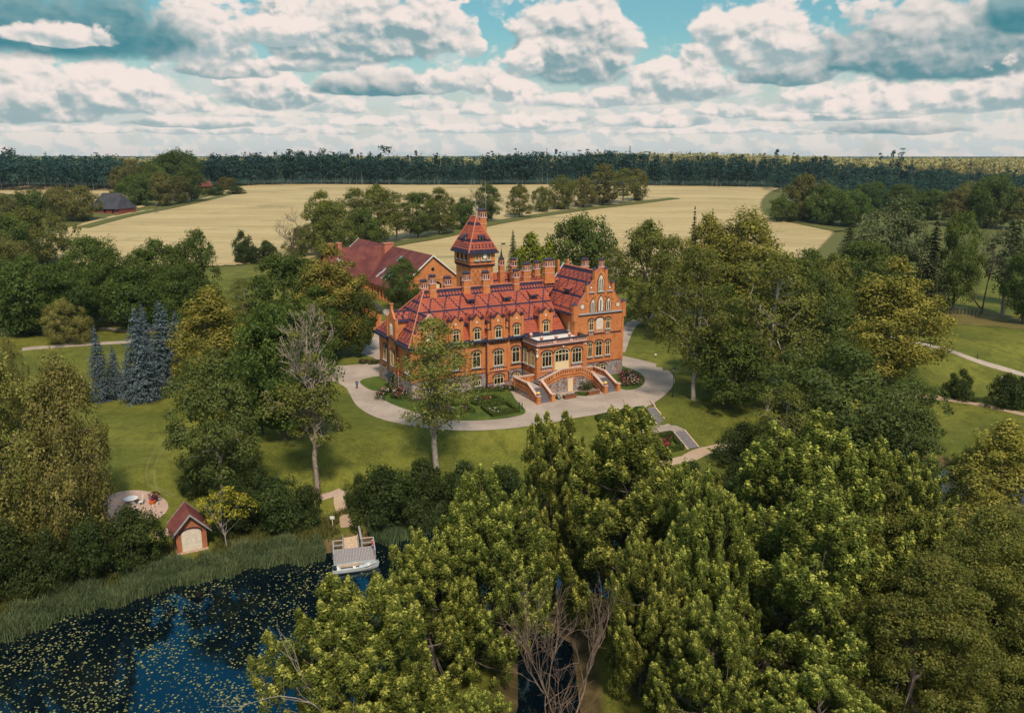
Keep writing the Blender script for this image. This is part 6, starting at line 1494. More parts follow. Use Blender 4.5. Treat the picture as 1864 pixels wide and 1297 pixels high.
# ------------------------------------------------------------------ garden: hedges, roses, planters
def leafy_obj(name, V, Q, t, mat, parent=None): return link(name, np_mesh(name, V, Q, mat, False, t), parent)
LM['hedge'] = leaf_mat('hedge_leaves', (.030, .050, .010), (.085, .110, .018), (.14, .16, .03), .1)
LM['petal'] = leaf_mat('petals_white', (.55, .42, .36), (.75, .66, .58), (.85, .6, .55), .1)
LM['petal_red'] = leaf_mat('petals_red', (.30, .01, .03), (.50, .02, .06), (.62, .05, .16), .1)
LM['petal_pink'] = leaf_mat('petals_pink', (.45, .02, .14), (.60, .06, .24), (.78, .30, .30), .1)
hr = np.random.default_rng(77)
def hedge(label, pts, w=.55, h=.55, closed=True, n_m=420, mat='hedge', group='clipped box hedges', mass=True):
    """pts world x, y; follows the ground"""
    P_ = [np.array(p[:2]) for p in pts]; N = len(P_); C_, Nn = [], []; core = MB()
    for i in range(N if closed else N-1):
        a, b = P_[i], P_[(i+1) % N]; L = np.linalg.norm(b-a); e = (b-a)/L; nn = np.array([-e[1], e[0]]); n = int(L*n_m)
        s = hr.random(n)*L; face = hr.random(n); off = np.where(face < .33, -w/2, np.where(face < .66, w/2, (hr.random(n)-.5)*w)); z = np.where(face < .66, hr.random(n)*h, h)
        q = a+e*s[:, None]+nn*off[:, None]; g_ = np.interp(s, [0, L], [gz(*a), gz(*b)])
        C_.append(np.column_stack([q, g_+z])+hr.normal(size=(n, 3))*.03)
        nv = np.where((face < .66)[:, None], np.column_stack([nn[0]*np.sign(off), nn[1]*np.sign(off), 0*off+.15]), np.array([[0, 0, 1.]])); Nn.append(nv+hr.normal(size=(n, 3))*.35)
        core.wall(a-e*w*.4, b+e*w*.4, w-.06, gz(*a)-.1, gz(*a)+h-.03, gz(*b)-.1, gz(*b)+h-.03)
    C_ = np.concatenate(C_); V, Q = leaves(C_, unit(np.concatenate(Nn)), .10+.07*hr.random(len(C_)), hr)
    e_ = thing('box_hedge', label, 'hedge', (0, 0, 0), 0, group)
    leafy_obj('leaves', V, Q, np.repeat(hr.random(len(C_)), 4), LM[mat], e_); core.build('branches', M['hedge_core'], e_); return e_
M['hedge_core'] = plain('hedge_core', (.030, .045, .012), .95, .05, .3, 4)
def rose_bed(label, pts, r, h, cols, nb, name='rose_bush', cat='rose bed', group=None, fs=.16):
    """pts: clump centres in world x, y"""
    P_ = np.array([(p[0], p[1], gz(p[0], p[1])+h*.45) for p in pts]); K = len(P_)
    V, Q, t = clumps_to_leaves(P_, np.full(K, r)*(.8+.4*hr.random(K)), (1, 1, h/(2*r)*1.1), 150, .17, hr, P_.mean(0)-np.array([0, 0, 2.]), .3, .2, cull=1.1)
    e_ = thing(name, label, cat, (0, 0, 0), 0, group); leafy_obj('leaves', V, Q, t, LM['bush'] if cols else LM['hedge'], e_)
    for j, c in enumerate(cols):
        n = nb; idx = hr.integers(0, K, n); d = unit(hr.normal(size=(n, 3))); d[:, 2] = np.abs(d[:, 2])
        q = P_[idx]+d*np.array([r, r, h*.55])*(.9+.2*hr.random((n, 1))); q = q[hr.random(n) < (.5+.5*np.sin(q[:, 0]*1.7+j*2.1))]
        V, Q = leaves(q, unit(hr.normal(size=q.shape)*.4+np.array([0, -.4, 1.])), fs*(.6+.8*hr.random(len(q))), hr, 1.)
        leafy_obj('blossoms', V, Q, np.repeat(hr.random(len(q)), 4), LM[c], e_)
    return e_
W2 = lambda *pp: [at(u, v, 0)[:2] for u, v in pp]
hedge('rectangular box hedge loop on the lawn point left of the staircase', W2((878, 743), (922, 735), (943, 750), (897, 758)))
hedge('rectangular box hedge loop behind the one on the lawn point', W2((850, 730), (896, 723), (914, 730), (868, 738)))
hedge('box hedge loop hidden behind the thin light-green ash', W2((795, 742), (846, 738), (862, 751), (808, 756)))
hedge('straight box hedge under the manor windows', W2((852, 716), (905, 712)), closed=False)
def ring(x0, x1, y0, y1): return [wl(x, y)[:2] for x, y in ((x0, y0), (x1, y0), (x1, y1), (x0, y1))]
hedge('tall box hedge frame round roses beside the upper garden steps', ring(-19.5, -10.8, -20.6, -23.5), .7, .7, n_m=320)
hedge('tall box hedge frame round roses beside the lower garden steps', ring(-18.5, -11.1, -28.4, -31.1), .7, .7, n_m=320)
def scatter_local(x0, x1, y0, y1, n): return [wl(x0+(x1-x0)*hr.random(), y0+(y1-y0)*hr.random())[:2] for _ in range(n)]
def scatter_px(u0, u1, v0, v1, n): return [at(u0+(u1-u0)*hr.random(), v0+(v1-v0)*hr.random(), 0)[:2] for _ in range(n)]
rose_bed('red and white roses inside the hedge frame by the upper garden steps', scatter_local(-18.8, -11.6, -22.9, -21.2, 16), .6, .8, ['petal_red', 'petal'], 110)
rose_bed('deep red roses inside the hedge frame by the lower garden steps', scatter_local(-17.8, -11.8, -30.6, -28.9, 14), .55, .7, ['petal_red'], 260)
rose_bed('crimson and pink rose bed right of the entrance staircase', [p for p in scatter_px(1132, 1164, 681, 703, 26)], .7, .9, ['petal_pink', 'petal', 'petal_red'], 190)
rose_bed('tall magenta rose clump against the right stair parapet', [p for p in scatter_px(1133, 1142, 682, 692, 6)], .7, 1.5, ['petal_pink'], 260)
rose_bed('pale roses under the windows left of the staircase', [p for p in scatter_px(878, 938, 706, 712, 18)], .6, .8, ['petal', 'petal_pink'], 120)
rose_bed('pink and white roses at the left corner of the manor', [p for p in scatter_px(690, 752, 710, 728, 26)], .85, 1.3, ['petal', 'petal_pink'], 170)
rose_bed('dark red rose row behind the left end of the manor', [p for p in scatter_px(648, 690, 659, 663, 16)], .6, .7, ['petal_red'], 120)
rose_bed('white roses inside the front box hedge loop', [p for p in scatter_px(888, 928, 742, 752, 10)], .5, .5, ['petal'], 60)
rose_bed('white and red roses inside the back box hedge loop', [p for p in scatter_px(862, 902, 727, 734, 10)], .55, .7, ['petal', 'petal_red'], 70)
rose_bed('pale roses inside the hedge loop behind the thin ash', [p for p in scatter_px(806, 850, 743, 752, 10)], .55, .6, ['petal', 'petal_pink'], 60)
rose_bed('white flowers beside the left wooden planter bench', scatter_local(-20.2, -18.9, -8.9, -7.4, 8), .5, .8, ['petal'], 170)
rose_bed('dark green shrub with white flowers behind the right wooden planter bench', scatter_local(-13.4, -11.3, -7.6, -6.6, 7), .75, 2.0, ['petal'], 60)
hedge('low box hedge left of the right wooden planter bench', [wl(x, y)[:2] for x, y in ((-15.4, -8.2), (-14.2, -9.2))], .9, .45, False, 600)
for i, (x, y, lab) in enumerate(((-17.5, -9.3, 'left of the two brown wooden planter benches before the staircase arch'), (-12.7, -9.3, 'right of the two brown wooden planter benches before the staircase arch'))):
    e = thing('planter_bench', lab, 'planter', wl(x, y, .04), TH+.02, 'wooden planter benches'); b = MB()
    for k in range(3): b.box(-1.15, 1.15, -.46, -.40, .06+k*.17, .20+k*.17); b.box(-1.15, 1.15, .40, .46, .06+k*.17, .20+k*.17); b.box(-1.15, -1.09, -.4, .4, .06+k*.17, .20+k*.17); b.box(1.09, 1.15, -.4, .4, .06+k*.17, .20+k*.17)
    for k in (-1.0, 1.0): b.box(k-.06, k+.06, -.38, .38, 0, .5)
    b.build('planter_box', M['wood_brown'], e); b = MB(); b.box(-1.22, 1.22, -.55, -.3, .55, .6); b.box(-1.22, 1.22, .3, .55, .55, .6); b.build('rim', M['wood_brown'], e)
    P_ = np.array([(x_, 0, .5) for x_ in np.linspace(-.9, .9, 5)]); V, Q, t = clumps_to_leaves(P_, np.full(5, .3), (1, 1, .8), 90, .13, hr, np.array([0, 0, -1.]), cull=1.1); leafy_obj('leaves', V, Q, t, LM['bush'], e)
    q = P_[hr.integers(0, 5, 60)]+hr.normal(size=(60, 3))*np.array([.25, .2, .05])+np.array([0, 0, .2]); V, Q = leaves(q, unit(hr.normal(size=q.shape)*.4+np.array([0, 0, 1.])), np.full(60, .14), hr, 1.); leafy_obj('blossoms', V, Q, np.repeat(hr.random(60), 4), LM['petal'], e)
# lamp posts, bollards, little signs
def lamp_post(x, y, label, h=5.4):
    e = thing('lamp_post', label, 'lamp post', (x, y, gz(x, y)))
    b = MB(); b.lathe([(-.1, .16), (.35, .15), (.4, .10), (.9, .09), (1.0, .06), (h-.9, .045), (h-.85, .09), (h-.8, .05)], (0, 0, 0), 10); b.build('post', M['iron'], e)
    b = MB(); b.lathe([(h-.8, .12), (h-.35, .20), (h-.34, .20)], (0, 0, 0), 6); b.build('lantern_glass', M['sill'], e)
    b = MB(); b.lathe([(h-.35, .34), (h-.2, .28), (h-.05, .10), (h, .06), (h+.1, .02)], (0, 0, 0), 10); b.build('lamp_shade', M['iron'], e)
lamp_post(*at(1224.3, 722.5, 0)[:2], 'tall black lamp post at the curve of the drive')
for i, (u, v, lab) in enumerate(((945.6, 743, 'left of two slim dark posts at the tip of the hedge lawn'), (950.5, 744.5, 'right of two slim dark posts at the tip of the hedge lawn'))):
    x, y, _ = at(u, v, 0); e = thing('bollard', lab, 'bollard', (x, y, .04), 0, 'slim posts on the hedge lawn'); MB().lathe([(0, .07), (.9, .07), (.95, .09), (1.05, .05)], (0, 0, 0), 8).build('post', M['iron'] if i == 0 else M['brick_dark'], e)
def small_sign(u, v, h, w_, hb, label, mat='white', name='sign', z=None):
    x, y, zz = pick(u, v); e = thing(name, label, 'sign', (x, y, zz)); b = MB(); b.box(-.05, .05, -.05, .05, -.2, h-hb*.4); b.build('post', M['wood_pale'] if h > 1.2 else M['iron'], e)
    b = MB(); b.box(-w_/2, w_/2, -.09, -.05, h-hb, h); b.build('sign_board', M[mat], e); return e
small_sign(606, 963, 1.75, .55, .38, 'white board on a pale wooden post left of the jetty')
small_sign(1822.5, 693, .75, .5, .55, 'small white box sign standing on the right lawn')
small_sign(1193, 651, .8, .35, .35, 'small white sign at the lawn edge right of the manor')
for i, (u, v, lab) in enumerate(((1693, 632, 'low dark path post at the left end of the grey path on the right lawn'), (1778.5, 655, 'low dark path post in the middle of the grey path on the right lawn'))):
    x, y, z = pick(u, v); e = thing('path_post', lab, 'post', (x, y, z), 0, 'low path posts'); MB().lathe([(0, .09), (1.0, .09), (1.05, .12), (1.15, .06)], (0, 0, 0), 8).build('post', M['iron'], e)
# meadow fence at the right
fa, fb = np.array(pick(1704, 566)[:2]), np.array(pick(1782, 577)[:2])
e = thing('wire_fence', 'dark post and wire fence across the meadow on the right', 'fence', (0, 0, 0)); b = MB(); c = MB(); pr_ = None
for i in range(13):
    p = fa+(fb-fa)*i/12; z = gz(*p); b.box(p[0]-.07, p[0]+.07, p[1]-.07, p[1]+.07, z-.2, z+1.5)
    if pr_ is not None:
        for hh in (.4, .8, 1.2): c.tube([(*pr_[:2], pr_[2]+hh), (p[0], p[1], z+hh)], .02, 3)
    pr_ = (p[0], p[1], z)
    if i == 6: pass
b.build('fence_posts', M['iron'], e)['kind'] = 'stuff'; c.build('wires', M['iron'], e)
# electricity poles in the field
for i, (u, vt, vb, lab) in enumerate(((285, 367, 389, 'wooden double pole standing in the ripe field on the left'), (317, 352, 378, 'power pole by the farm grove, left one'), (343, 350, 374, 'power pole by the farm grove, right one'))):
    x, y, z = pick(u, vb); t = y/ray(u, vt)[1]; hgt = H+ray(u, vt)[2]*t-z; e = thing('power_pole', lab, 'power pole', (x, y, z), 0, 'power poles'); b = MB()
    if i == 0: b.tube([(-.9, 0, 0), (0, 0, hgt)], [.14, .10], 6)
    b.tube([(.3 if i == 0 else 0, 0, -.5), (.1 if i == 0 else 0, 0, hgt)], [.14, .10], 6); b.build('pole', BARK, e); b = MB(); b.box(-.9, .9, -.1, .1, hgt-.9, hgt-.7)
    for k in (-.8, 0, .8): b.lathe([(0, .1), (.3, .1)], (k, 0, hgt-.7), 6)
    b.build('cross_arm', BARK, e)

# ------------------------------------------------------------------ white garden table on the gravel circle
def garden_chair(x, y, rz, label):
    e = thing('garden_chair', label, 'chair', (x, y, gz(x, y)+.07), rz, 'white garden chairs'); b = MB()
    b.lathe([(.43, .26), (.47, .27), (.48, .1)], (0, 0, 0), 12); b.build('seat', M['white'], e)
    for k in range(4):
        a = math.pi/4+k*math.pi/2; MB().tube([(.2*math.cos(a), .2*math.sin(a), .45), (.27*math.cos(a), .27*math.sin(a), 0)], .025, 5).build('leg', M['white'], e)
    b = MB(); b.tube([(-.24, .2, .45), (-.26, .3, 1.15), (0, .34, 1.4), (.26, .3, 1.15), (.24, .2, .45)], .03, 5)
    for k in (-.12, 0, .12): b.tube([(k, .22, .47), (k, .32, 1.28)], .02, 4)
    b.build('backrest', M['white'], e)
tx, ty, tz = pick(240, 922)
e = thing('garden_table', 'round white garden table on the gravel circle', 'table', (tx, ty, tz+.07)); MB().lathe([(.70, .82), (.74, .85), (.76, .8)], (0, 0, 0), 20).build('table_top', M['white'], e)
MB().lathe([(.1, .05), (.7, .05)], (0, 0, 0), 8).build('column', M['white'], e)
for k in range(3): a = k*2.09+.4; MB().tube([(0, 0, .3), (.35*math.cos(a), .35*math.sin(a), .12), (.45*math.cos(a), .45*math.sin(a), 0)], .035, 5).build('leg', M['white'], e)
garden_chair(*pick(257, 921)[:2], -1.1, 'white garden chair with its tall back to the right of the round table')
garden_chair(*pick(248, 931)[:2], 2.9, 'white garden chair in front of the round table')
def pot(u, v, label, matp, r, h, plant, pr=.4, ph=.7, name='flower_pot'):
    x, y, z = pick(u, v); e = thing(name, label, 'flower pot', (x, y, z+.06)); MB().lathe([(0, r*.7), (h, r), (h+.04, r*1.08), (h+.05, r*.8)], (0, 0, 0), 12).build('pot', matp, e)
    P_ = np.array([(0, 0, h+ph*.4), (pr*.4, 0, h+ph*.5), (-pr*.4, .1, h+ph*.35)]); V, Q, t = clumps_to_leaves(P_, np.full(3, pr*.7), (1, 1, ph/pr*.6), 130, .13, hr, np.array([0, 0, -1.]), cull=1.1); leafy_obj('plant', V, Q, t, LM[plant], e)
LM['darkred'] = leaf_mat('leaves_darkred', (.05, .008, .010), (.12, .015, .018), (.2, .03, .03), .1)
M['orange'] = plain('orange', (.75, .17, .025), .7, .3, .15, 6)
pot(283, 917, 'large pot with a dark red shrub on the gravel circle', M['brick_dark'], .35, .35, 'darkred', .75, 1.1)
pot(278, 921.5, 'orange pumpkin-coloured pot on the gravel circle', M['orange'], .40, .42, 'petal_red', .25, .2)
pot(279.5, 925, 'small white pot in front of the orange pot', M['white'], .16, .2, 'petal', .15, .15)
pot(287, 921, 'small white pot right of the orange pot', M['white'], .18, .22, 'petal', .15, .15)

# ------------------------------------------------------------------ boathouse
def frame_from_px(a, b, z):
    A, B = at(*a, z), at(*b, z); return A, math.atan2(B[1]-A[1], B[0]-A[0]), math.hypot(B[0]-A[0], B[1]-A[1])
A, ang, wd = frame_from_px((324, 1015), (379, 1003), -4.9)
e = thing('boathouse', 'small red brick boathouse with a white arched door facing the lake', 'boathouse', (A[0], A[1], -4.9), ang)
D_ = 3.2; hw_ = 3.25; ap = 5.05
b = MB(); b.prism([(0, .55), (wd, .55), (wd, hw_), (wd/2, ap), (0, hw_)], 'y', 0, D_); b.build('wall', M['brick_old'], e)
b = MB(); b.box(-.06, wd+.06, -.14, D_+.05, -.7, .56); b.build('base', M['copingst'], e)
b = MB(); b.prism(arch_pts(wd-1.15, 2.65, .5, 10, x0=wd/2, z0=.6), 'y', -.03, .02); b.build('door', M['plaster'], e)
b = MB(); n = 9
for i in range(n):
    t0, t1 = math.pi*i/n, math.pi*(i+1)/n; hw2 = (wd-1.15)/2
    b.prism([(wd/2+(hw2+k)*math.cos(tt), 2.75+(.5+k)*math.sin(tt)) for tt, k in ((t0, .01), (t1, .01), (t1, .22), (t0, .22))], 'y', -.06, -.0)
b.build('door_arch', M['brick_dark'], e)
b = MB(); ov = .55
for s in (-1, 1):
    x1 = wd/2+s*(wd/2+ov); zz = ap-(ap-hw_)/(wd/2)*(wd/2+ov)
    b.hexa([(wd/2, -.55, ap+.05), (x1, -.55, zz+.05), (x1, D_+.4, zz+.05), (wd/2, D_+.4, ap+.05)], [(wd/2, -.55, ap+.2), (x1, -.55, zz+.2), (x1, D_+.4, zz+.2), (wd/2, D_+.4, ap+.2)])
r_ = b.build('roof', M['roof_boathouse'], e); b = MB()
for s in (-1, 1):
    x1 = wd/2+s*(wd/2+ov); zz = ap-(ap-hw_)/(wd/2)*(wd/2+ov)
    for y in (-.62, D_+.4): b.hexa([(wd/2, y, ap+.0), (x1, y, zz), (x1, y+.08, zz), (wd/2, y+.08, ap)], [(wd/2, y, ap+.24), (x1, y, zz+.24), (x1, y+.08, zz+.24), (wd/2, y+.08, ap+.24)])
b.build('barge_board', M['wood_grey'], r_)

# ------------------------------------------------------------------ jetty, lifebuoy, rowing boat
zd = -4.85
A, ang, wd = frame_from_px((607, 999.8), (679.9, 992.2), zd)
e = thing('jetty', 'grey wooden jetty with railings and a plank walkway', 'jetty', (A[0], A[1], zd), ang); ix, iy = math.cos(ang), math.sin(ang)
dd_ = abs((at(606.1, 1024.8, zd)[0]-A[0])*-iy+(at(606.1, 1024.8, zd)[1]-A[1])*ix); dd_ = max(dd_, 2.2)
b = MB(); n = 26
for k in range(n): b.box(wd*k/n+.015, wd*(k+1)/n-.015, -dd_, 0, -.05, 0, k % 2)
b.build('deck_planks', [M['wood_grey'], plain('plank_pink', (.40, .30, .27), .8, .2, .2, 5)], e)
b = MB(); b.box(0, wd, -dd_-.04, -dd_, -.3, -.01); b.box(-.04, 0, -dd_, 0, -.3, -.01); b.box(wd, wd+.04, -dd_, 0, -.3, -.01); b.build('fascia', M['wood_grey'], e)
wxa, wxb = 1.25, 2.85; wl_ = 3.3
b = MB(); b.box(wxa, wxb, .0, wl_*.62, -.06, .02); b.box(wxa, wxb, wl_*.62+.02, wl_, -.05, .03); b.build('walkway', M['wood_pale'], e)
for x in (wxa-.12, wxb+.04): MB().box(x, x+.08, 0, wl_, .02, .2).build('edge_board', M['wood_grey'], e)
b = MB(); b.hexa([(wxb+.3, .1, .85), (wxb+.52, .1, .85), (wxb+.42, wl_+.5, 1.0), (wxb+.2, wl_+.5, 1.0)], [(wxb+.3, .1, .92), (wxb+.52, .1, .92), (wxb+.42, wl_+.5, 1.07), (wxb+.2, wl_+.5, 1.07)])
b.box(wxb+.34, wxb+.44, .2, .3, -.3, .85); b.box(wxb+.26, wxb+.36, wl_+.2, wl_+.3, -.2, 1.0); b.build('walkway_rail', M['wood_grey'], e)
b = MB()
for x in (0, wd): b.box(x-.05, x+.05, -.05, .05, -.9, 1.1); b.box(x-.05, x+.05, -dd_, -dd_+.1, -.9, 1.1); b.box(x-.07, x+.07, -dd_, .05, 1.05, 1.13); b.box(x-.03, x+.03, -dd_, .05, .5, .6)
for xa, xb in ((0, wxa-.15), (wxb+.5, wd)):
    b.box(xa, xb, -.05, .07, 1.05, 1.13, 1); b.box(xa, xb, -.03, .03, .42, .56)
    for x in (xb if xa == 0 else xa,): b.box(x-.05, x+.05, -.05, .05, -.9, 1.1)
b.build('railing', [M['wood_grey'], M['copingst']], e)
for (x, y) in ((.1, -dd_+.1), (wd-.1, -dd_+.1), (wd/2, -dd_+.1), (.1, -.1), (wd-.1, -.1)): MB().tube([(x, y, -1.9), (x, y, -.06)], .09, 6).build('pile', M['wood_grey'], e)
def jl(x, y, z): return (A[0]+ix*x-iy*y, A[1]+iy*x+ix*y, zd+z)
b = MB(); R0 = .36; r0 = .09; rings = []
for i in range(20):
    t = 2*math.pi*i/20; c = (0, R0*math.cos(t), R0*math.sin(t)); ring_ = []
    for k in range(7):
        q = 2*math.pi*k/7; ring_.append((r0*math.sin(q), (R0+r0*math.cos(q))*math.cos(t), (R0+r0*math.cos(q))*math.sin(t)))
    rings.append(ring_)
for i in range(20):
    for k in range(7): b.poly([rings[i][k], rings[(i+1) % 20][k], rings[(i+1) % 20][(k+1) % 7], rings[i][(k+1) % 7]], 1 if i % 5 == 0 else 0)
lb = b.build('lifebuoy', [M['red'], M['white']]); lb.location = jl(wd-.16, -.75, .68); lb.rotation_euler = (0, 0, ang); tag(lb, 'red and white lifebuoy hanging on the right rail of the jetty', 'lifebuoy')
# boat: lofted hull
bt_ = thing('rowing_boat', 'pale grey rowing boat moored along the front of the jetty', 'boat', jl(wd*.50, -dd_-.85, ZW-zd), ang+.045)
L_ = 5.1; ns = 16; hullo, hulli = MB(), MB(); sec = []
for i in range(ns+1):
    t = i/ns; x = -L_/2+L_*t; bw = .74*(1-max(0, (t-.45)/.55)**2.3)*(.86+.14*min(1, t*4)); bw = max(bw, .03); sh_ = .46+.20*max(0, t-.3)**1.5*2; kl = -.16+.30*max(0, (t-.75)/.25)**2
    prof = [(-bw, sh_), (-bw*.96, sh_*.4), (-bw*.72, kl*.4), (0, kl), (bw*.72, kl*.4), (bw*.96, sh_*.4), (bw, sh_)]
    sec.append([(x+.18*max(0, (t-.8)/.2)*(z_/sh_), y_, z_) for y_, z_ in prof])
inn = [[(p[0], p[1]*.90, p[2]+(.09 if j not in (0, 6) else 0)) for j, p in enumerate(s)] for s in sec]
for i in range(ns):
    for k in range(6): hullo.poly([sec[i][k], sec[i+1][k], sec[i+1][k+1], sec[i][k+1]]); hulli.poly([inn[i][k], inn[i][k+1], inn[i+1][k+1], inn[i+1][k]])
    for k in (0, 6): hullo.poly([sec[i][k], sec[i+1][k], inn[i+1][k], inn[i][k]])
hullo.poly(sec[0]); hulli.poly(inn[0][::-1])
M['boat'] = plain('boat_paint', (.55, .56, .54), .5, .4, .08, 3); M['boat_in'] = plain('boat_inside', (.50, .53, .54), .6, .3, .12, 3)
hullo.build('hull', M['boat'], bt_); hulli.build('inside', M['boat_in'], bt_)
for x in (-1.9, -.1, 1.5): b = MB(); w_ = .66 if x < 1 else .48; b.box(x-.16, x+.16, -w_, w_, .30, .35); b.build('thwart', M['white'], bt_)
MB().box(-1.6, .5, .28, .5, .33, .40).build('oar_blades', M['wood_pale'], bt_)
b = MB(); b.tube([(-1.9, .44, .5), (.9, .5, .56)], .03, 5); b.tube([(-1.7, .30, .5), (1.1, .38, .56)], .03, 5); b.build('oar', M['wood_pale'], bt_)
b = MB(); b.box(-2.45, -2.05, -.1, .5, .2, .62); b.tube([(-2.5, .2, .7), (-2.75, .2, -.5)], .07, 6); b.build('outboard_motor', M['iron'], bt_)
b = MB(); b.tube([(-2.55, -.62, .5), (-2.3, -.7, .53), (0, -.78, .54), (1.3, -.66, .62), (2.2, -.32, .74), (2.62, 0, .82), (2.2, .32, .74), (1.3, .66, .62), (0, .78, .54), (-2.3, .7, .53), (-2.55, .62, .5)], .035, 5); b.build('gunwale', M['boat'], bt_)

# ------------------------------------------------------------------ stables and far houses
TH2 = R(31.3); P1_ = (-31.29, 220.54)
st = thing('stable', 'long brick stable building with weathered dark red roofs behind the manor', 'stable building', (P1_[0], P1_[1], 0), TH2)
Wd, Ez, Rz, Ln = 21.5, 4.5, 13.2, 56
pitch_ = (Rz-Ez)/(Wd/2)
b = MB(); b.prism([(0, 0), (Wd, 0), (Wd, Ez), (Wd/2, Rz-.2), (0, Ez)], 'y', 0, Ln); b.box(-9, 0, 21, 42.5, 0, Ez)
b.prism([(21, Ez-.1), (42.5, Ez-.1), (31.75, Rz-.3)], 'x', -9, -8.7)
b.build('wall', M['brick'], st)
b = MB()
def slab(q, th=.22):
    b.hexa(q, [(p[0], p[1], p[2]+th) for p in q])
slab([(Wd/2, -.5, Rz), (-.6, -.5, Ez-.6*pitch_), (-.6, Ln+.5, Ez-.6*pitch_), (Wd/2, Ln+.5, Rz)]); slab([(Wd+.6, -.5, Ez-.6*pitch_), (Wd/2, -.5, Rz), (Wd/2, Ln+.5, Rz), (Wd+.6, Ln+.5, Ez-.6*pitch_)])
slab([(-9.6, 31.75, Rz+.03), (-9.6, 20.4, Ez-.6*pitch_+.03), (0, 20.4, Ez-.6*pitch_+.03), (Wd/2, 31.75, Rz+.03)]); slab([(-9.6, 43.1, Ez-.6*pitch_+.03), (-9.6, 31.75, Rz+.03), (Wd/2, 31.75, Rz+.03), (0, 43.1, Ez-.6*pitch_+.03)])
rf_ = b.build('roof', M['roof_old'], st)
b = MB()
for y in (-.62, Ln+.5):
    for s in (-1, 1): x1 = Wd/2+s*(Wd/2+.6); z1 = Ez-.6*pitch_; b.hexa([(Wd/2, y, Rz-.05), (x1, y, z1-.05), (x1, y+.12, z1-.05), (Wd/2, y+.12, Rz-.05)], [(Wd/2, y, Rz+.34), (x1, y, z1+.34), (x1, y+.12, z1+.34), (Wd/2, y+.12, Rz+.34)])
b.build('barge_board', M['white'], rf_)
for (x, y) in ((Wd/2-1.2, 28.5), (-7.6, 31.7), (-5, 31.7)):
    b = MB(); zz = Rz-.6; w_ = 1.5 if x > 0 else .6; b.box(x-w_, x+w_, y-.9, y+.9, zz-1.4, zz+1.7 if x > 0 else zz+2.2); b.box(x-w_-.15, x+w_+.15, y-1.05, y+1.05, zz+1.5 if x > 0 else zz+2.0, zz+1.85 if x > 0 else zz+2.3); b.build('chimney', M['terracotta'], rf_)
def roofwin(x, y, side='L', l=1.6, w_=.8):
    q = MB()
    if side == 'L':
        z0 = Ez+pitch_*x+.26; z1 = Ez+pitch_*(x+l)+.26; q.hexa([(x, y, z0), (x, y+w_, z0), (x+l, y+w_, z1), (x+l, y, z1)], [(x, y, z0+.1), (x, y+w_, z0+.1), (x+l, y+w_, z1+.1), (x+l, y, z1+.1)])
    else:
        y_ = y-21; z0 = Ez+pitch_*y_+.3; z1 = Ez+pitch_*(y_+l)+.3; q.hexa([(x, y, z0), (x+w_, y, z0), (x+w_, y+l, z1), (x, y+l, z1)], [(x, y, z0+.1), (x+w_, y, z0+.1), (x+w_, y+l, z1+.1), (x, y+l, z1+.1)])
    q.build('skylight', M['skylight'], rf_)
M['skylight'] = plain('skylight_glass', (.45, .48, .52), .15, .6, .1, 1)
for x, y in ((2.6, 17.5), (1.2, 18.0), (2.6, 13.6), (1.2, 14.2), (2.6, 10.8), (1.2, 11.4), (6.9, 15.5)): roofwin(x, y)
for x, y in ((-7.2, 24.4), (-6.9, 26.6)): roofwin(x, y, 'F')
b = MB(); b.prism([(Wd/2+.5*math.cos(t), 9.5+.5*math.sin(t)) for t in np.linspace(0, 2*math.pi, 13)[:-1]], 'y', -.05, -.01); b.prism(arch_pts(5.0, 6.2, 1.2, 10, x0=Wd/2, z0=0), 'y', -.06, -.02)
b.build('gate_recess', M['dark'], st)
b = MB()
for dx in (-1.9, .6): b.box(Wd/2+dx, Wd/2+dx+1.3, -.12, -.06, 0, 5.2)
b.build('gate', M['cream'], st)
MB().box(0, Wd, -.12, 0, 6.6, 6.8).build('brick_course', M['brick'], st)
for k in range(9): MB().box(-.25, 0, 1+k*2.3, 1.5+k*2.3, 0, Ez-.4).build('pilaster', M['brick'], st)

b = MB()
for k in range(8): b.box(-.06, -.01, 1.9+k*2.3, 2.9+k*2.3, 1.2, 3.2)
b.build('wall_openings', M['brick_dark'], st)
# small brick outbuilding left of the manor
x, y, _ = at(695, 602, 0)
ob = thing('outbuilding', 'small brick outbuilding with a dark roof just left of the manor', 'outbuilding', (x, y, 0), R(12)); b = MB(); b.prism([(-9, 0), (0, 0), (0, 4.2), (-4.5, 7.3), (-9, 4.2)], 'y', 0, 10); b.build('wall', M['brick'], ob)
b = MB(); b.hexa([(-4.5, -.4, 7.4), (.6, -.4, 3.9), (.6, 10.4, 3.9), (-4.5, 10.4, 7.4)], [(-4.5, -.4, 7.65), (.6, -.4, 4.15), (.6, 10.4, 4.15), (-4.5, 10.4, 7.65)]); b.hexa([(-9.6, -.4, 3.9), (-4.5, -.4, 7.4), (-4.5, 10.4, 7.4), (-9.6, 10.4, 3.9)], [(-9.6, -.4, 4.15), (-4.5, -.4, 7.65), (-4.5, 10.4, 7.65), (-9.6, 10.4, 4.15)]); b.build('roof', M['roof_slate'], ob)
b = MB(); b.prism(arch_pts(1.2, 1.5, .3, x0=-6, z0=1.4), 'y', -.05, -.01); b.prism(arch_pts(1.2, 1.5, .3, x0=-3, z0=1.4), 'y', -.05, -.01); b.build('window', M['glass'], ob)
tag(MB().poly([(*at(u, v, 0)[:2], .02) for u, v in ((680, 612), (690, 580), (700, 562), (735, 563), (770, 575), (790, 600), (720, 650), (690, 655), (650, 640))]).build('courtyard', M['gravel']), kind='structure')
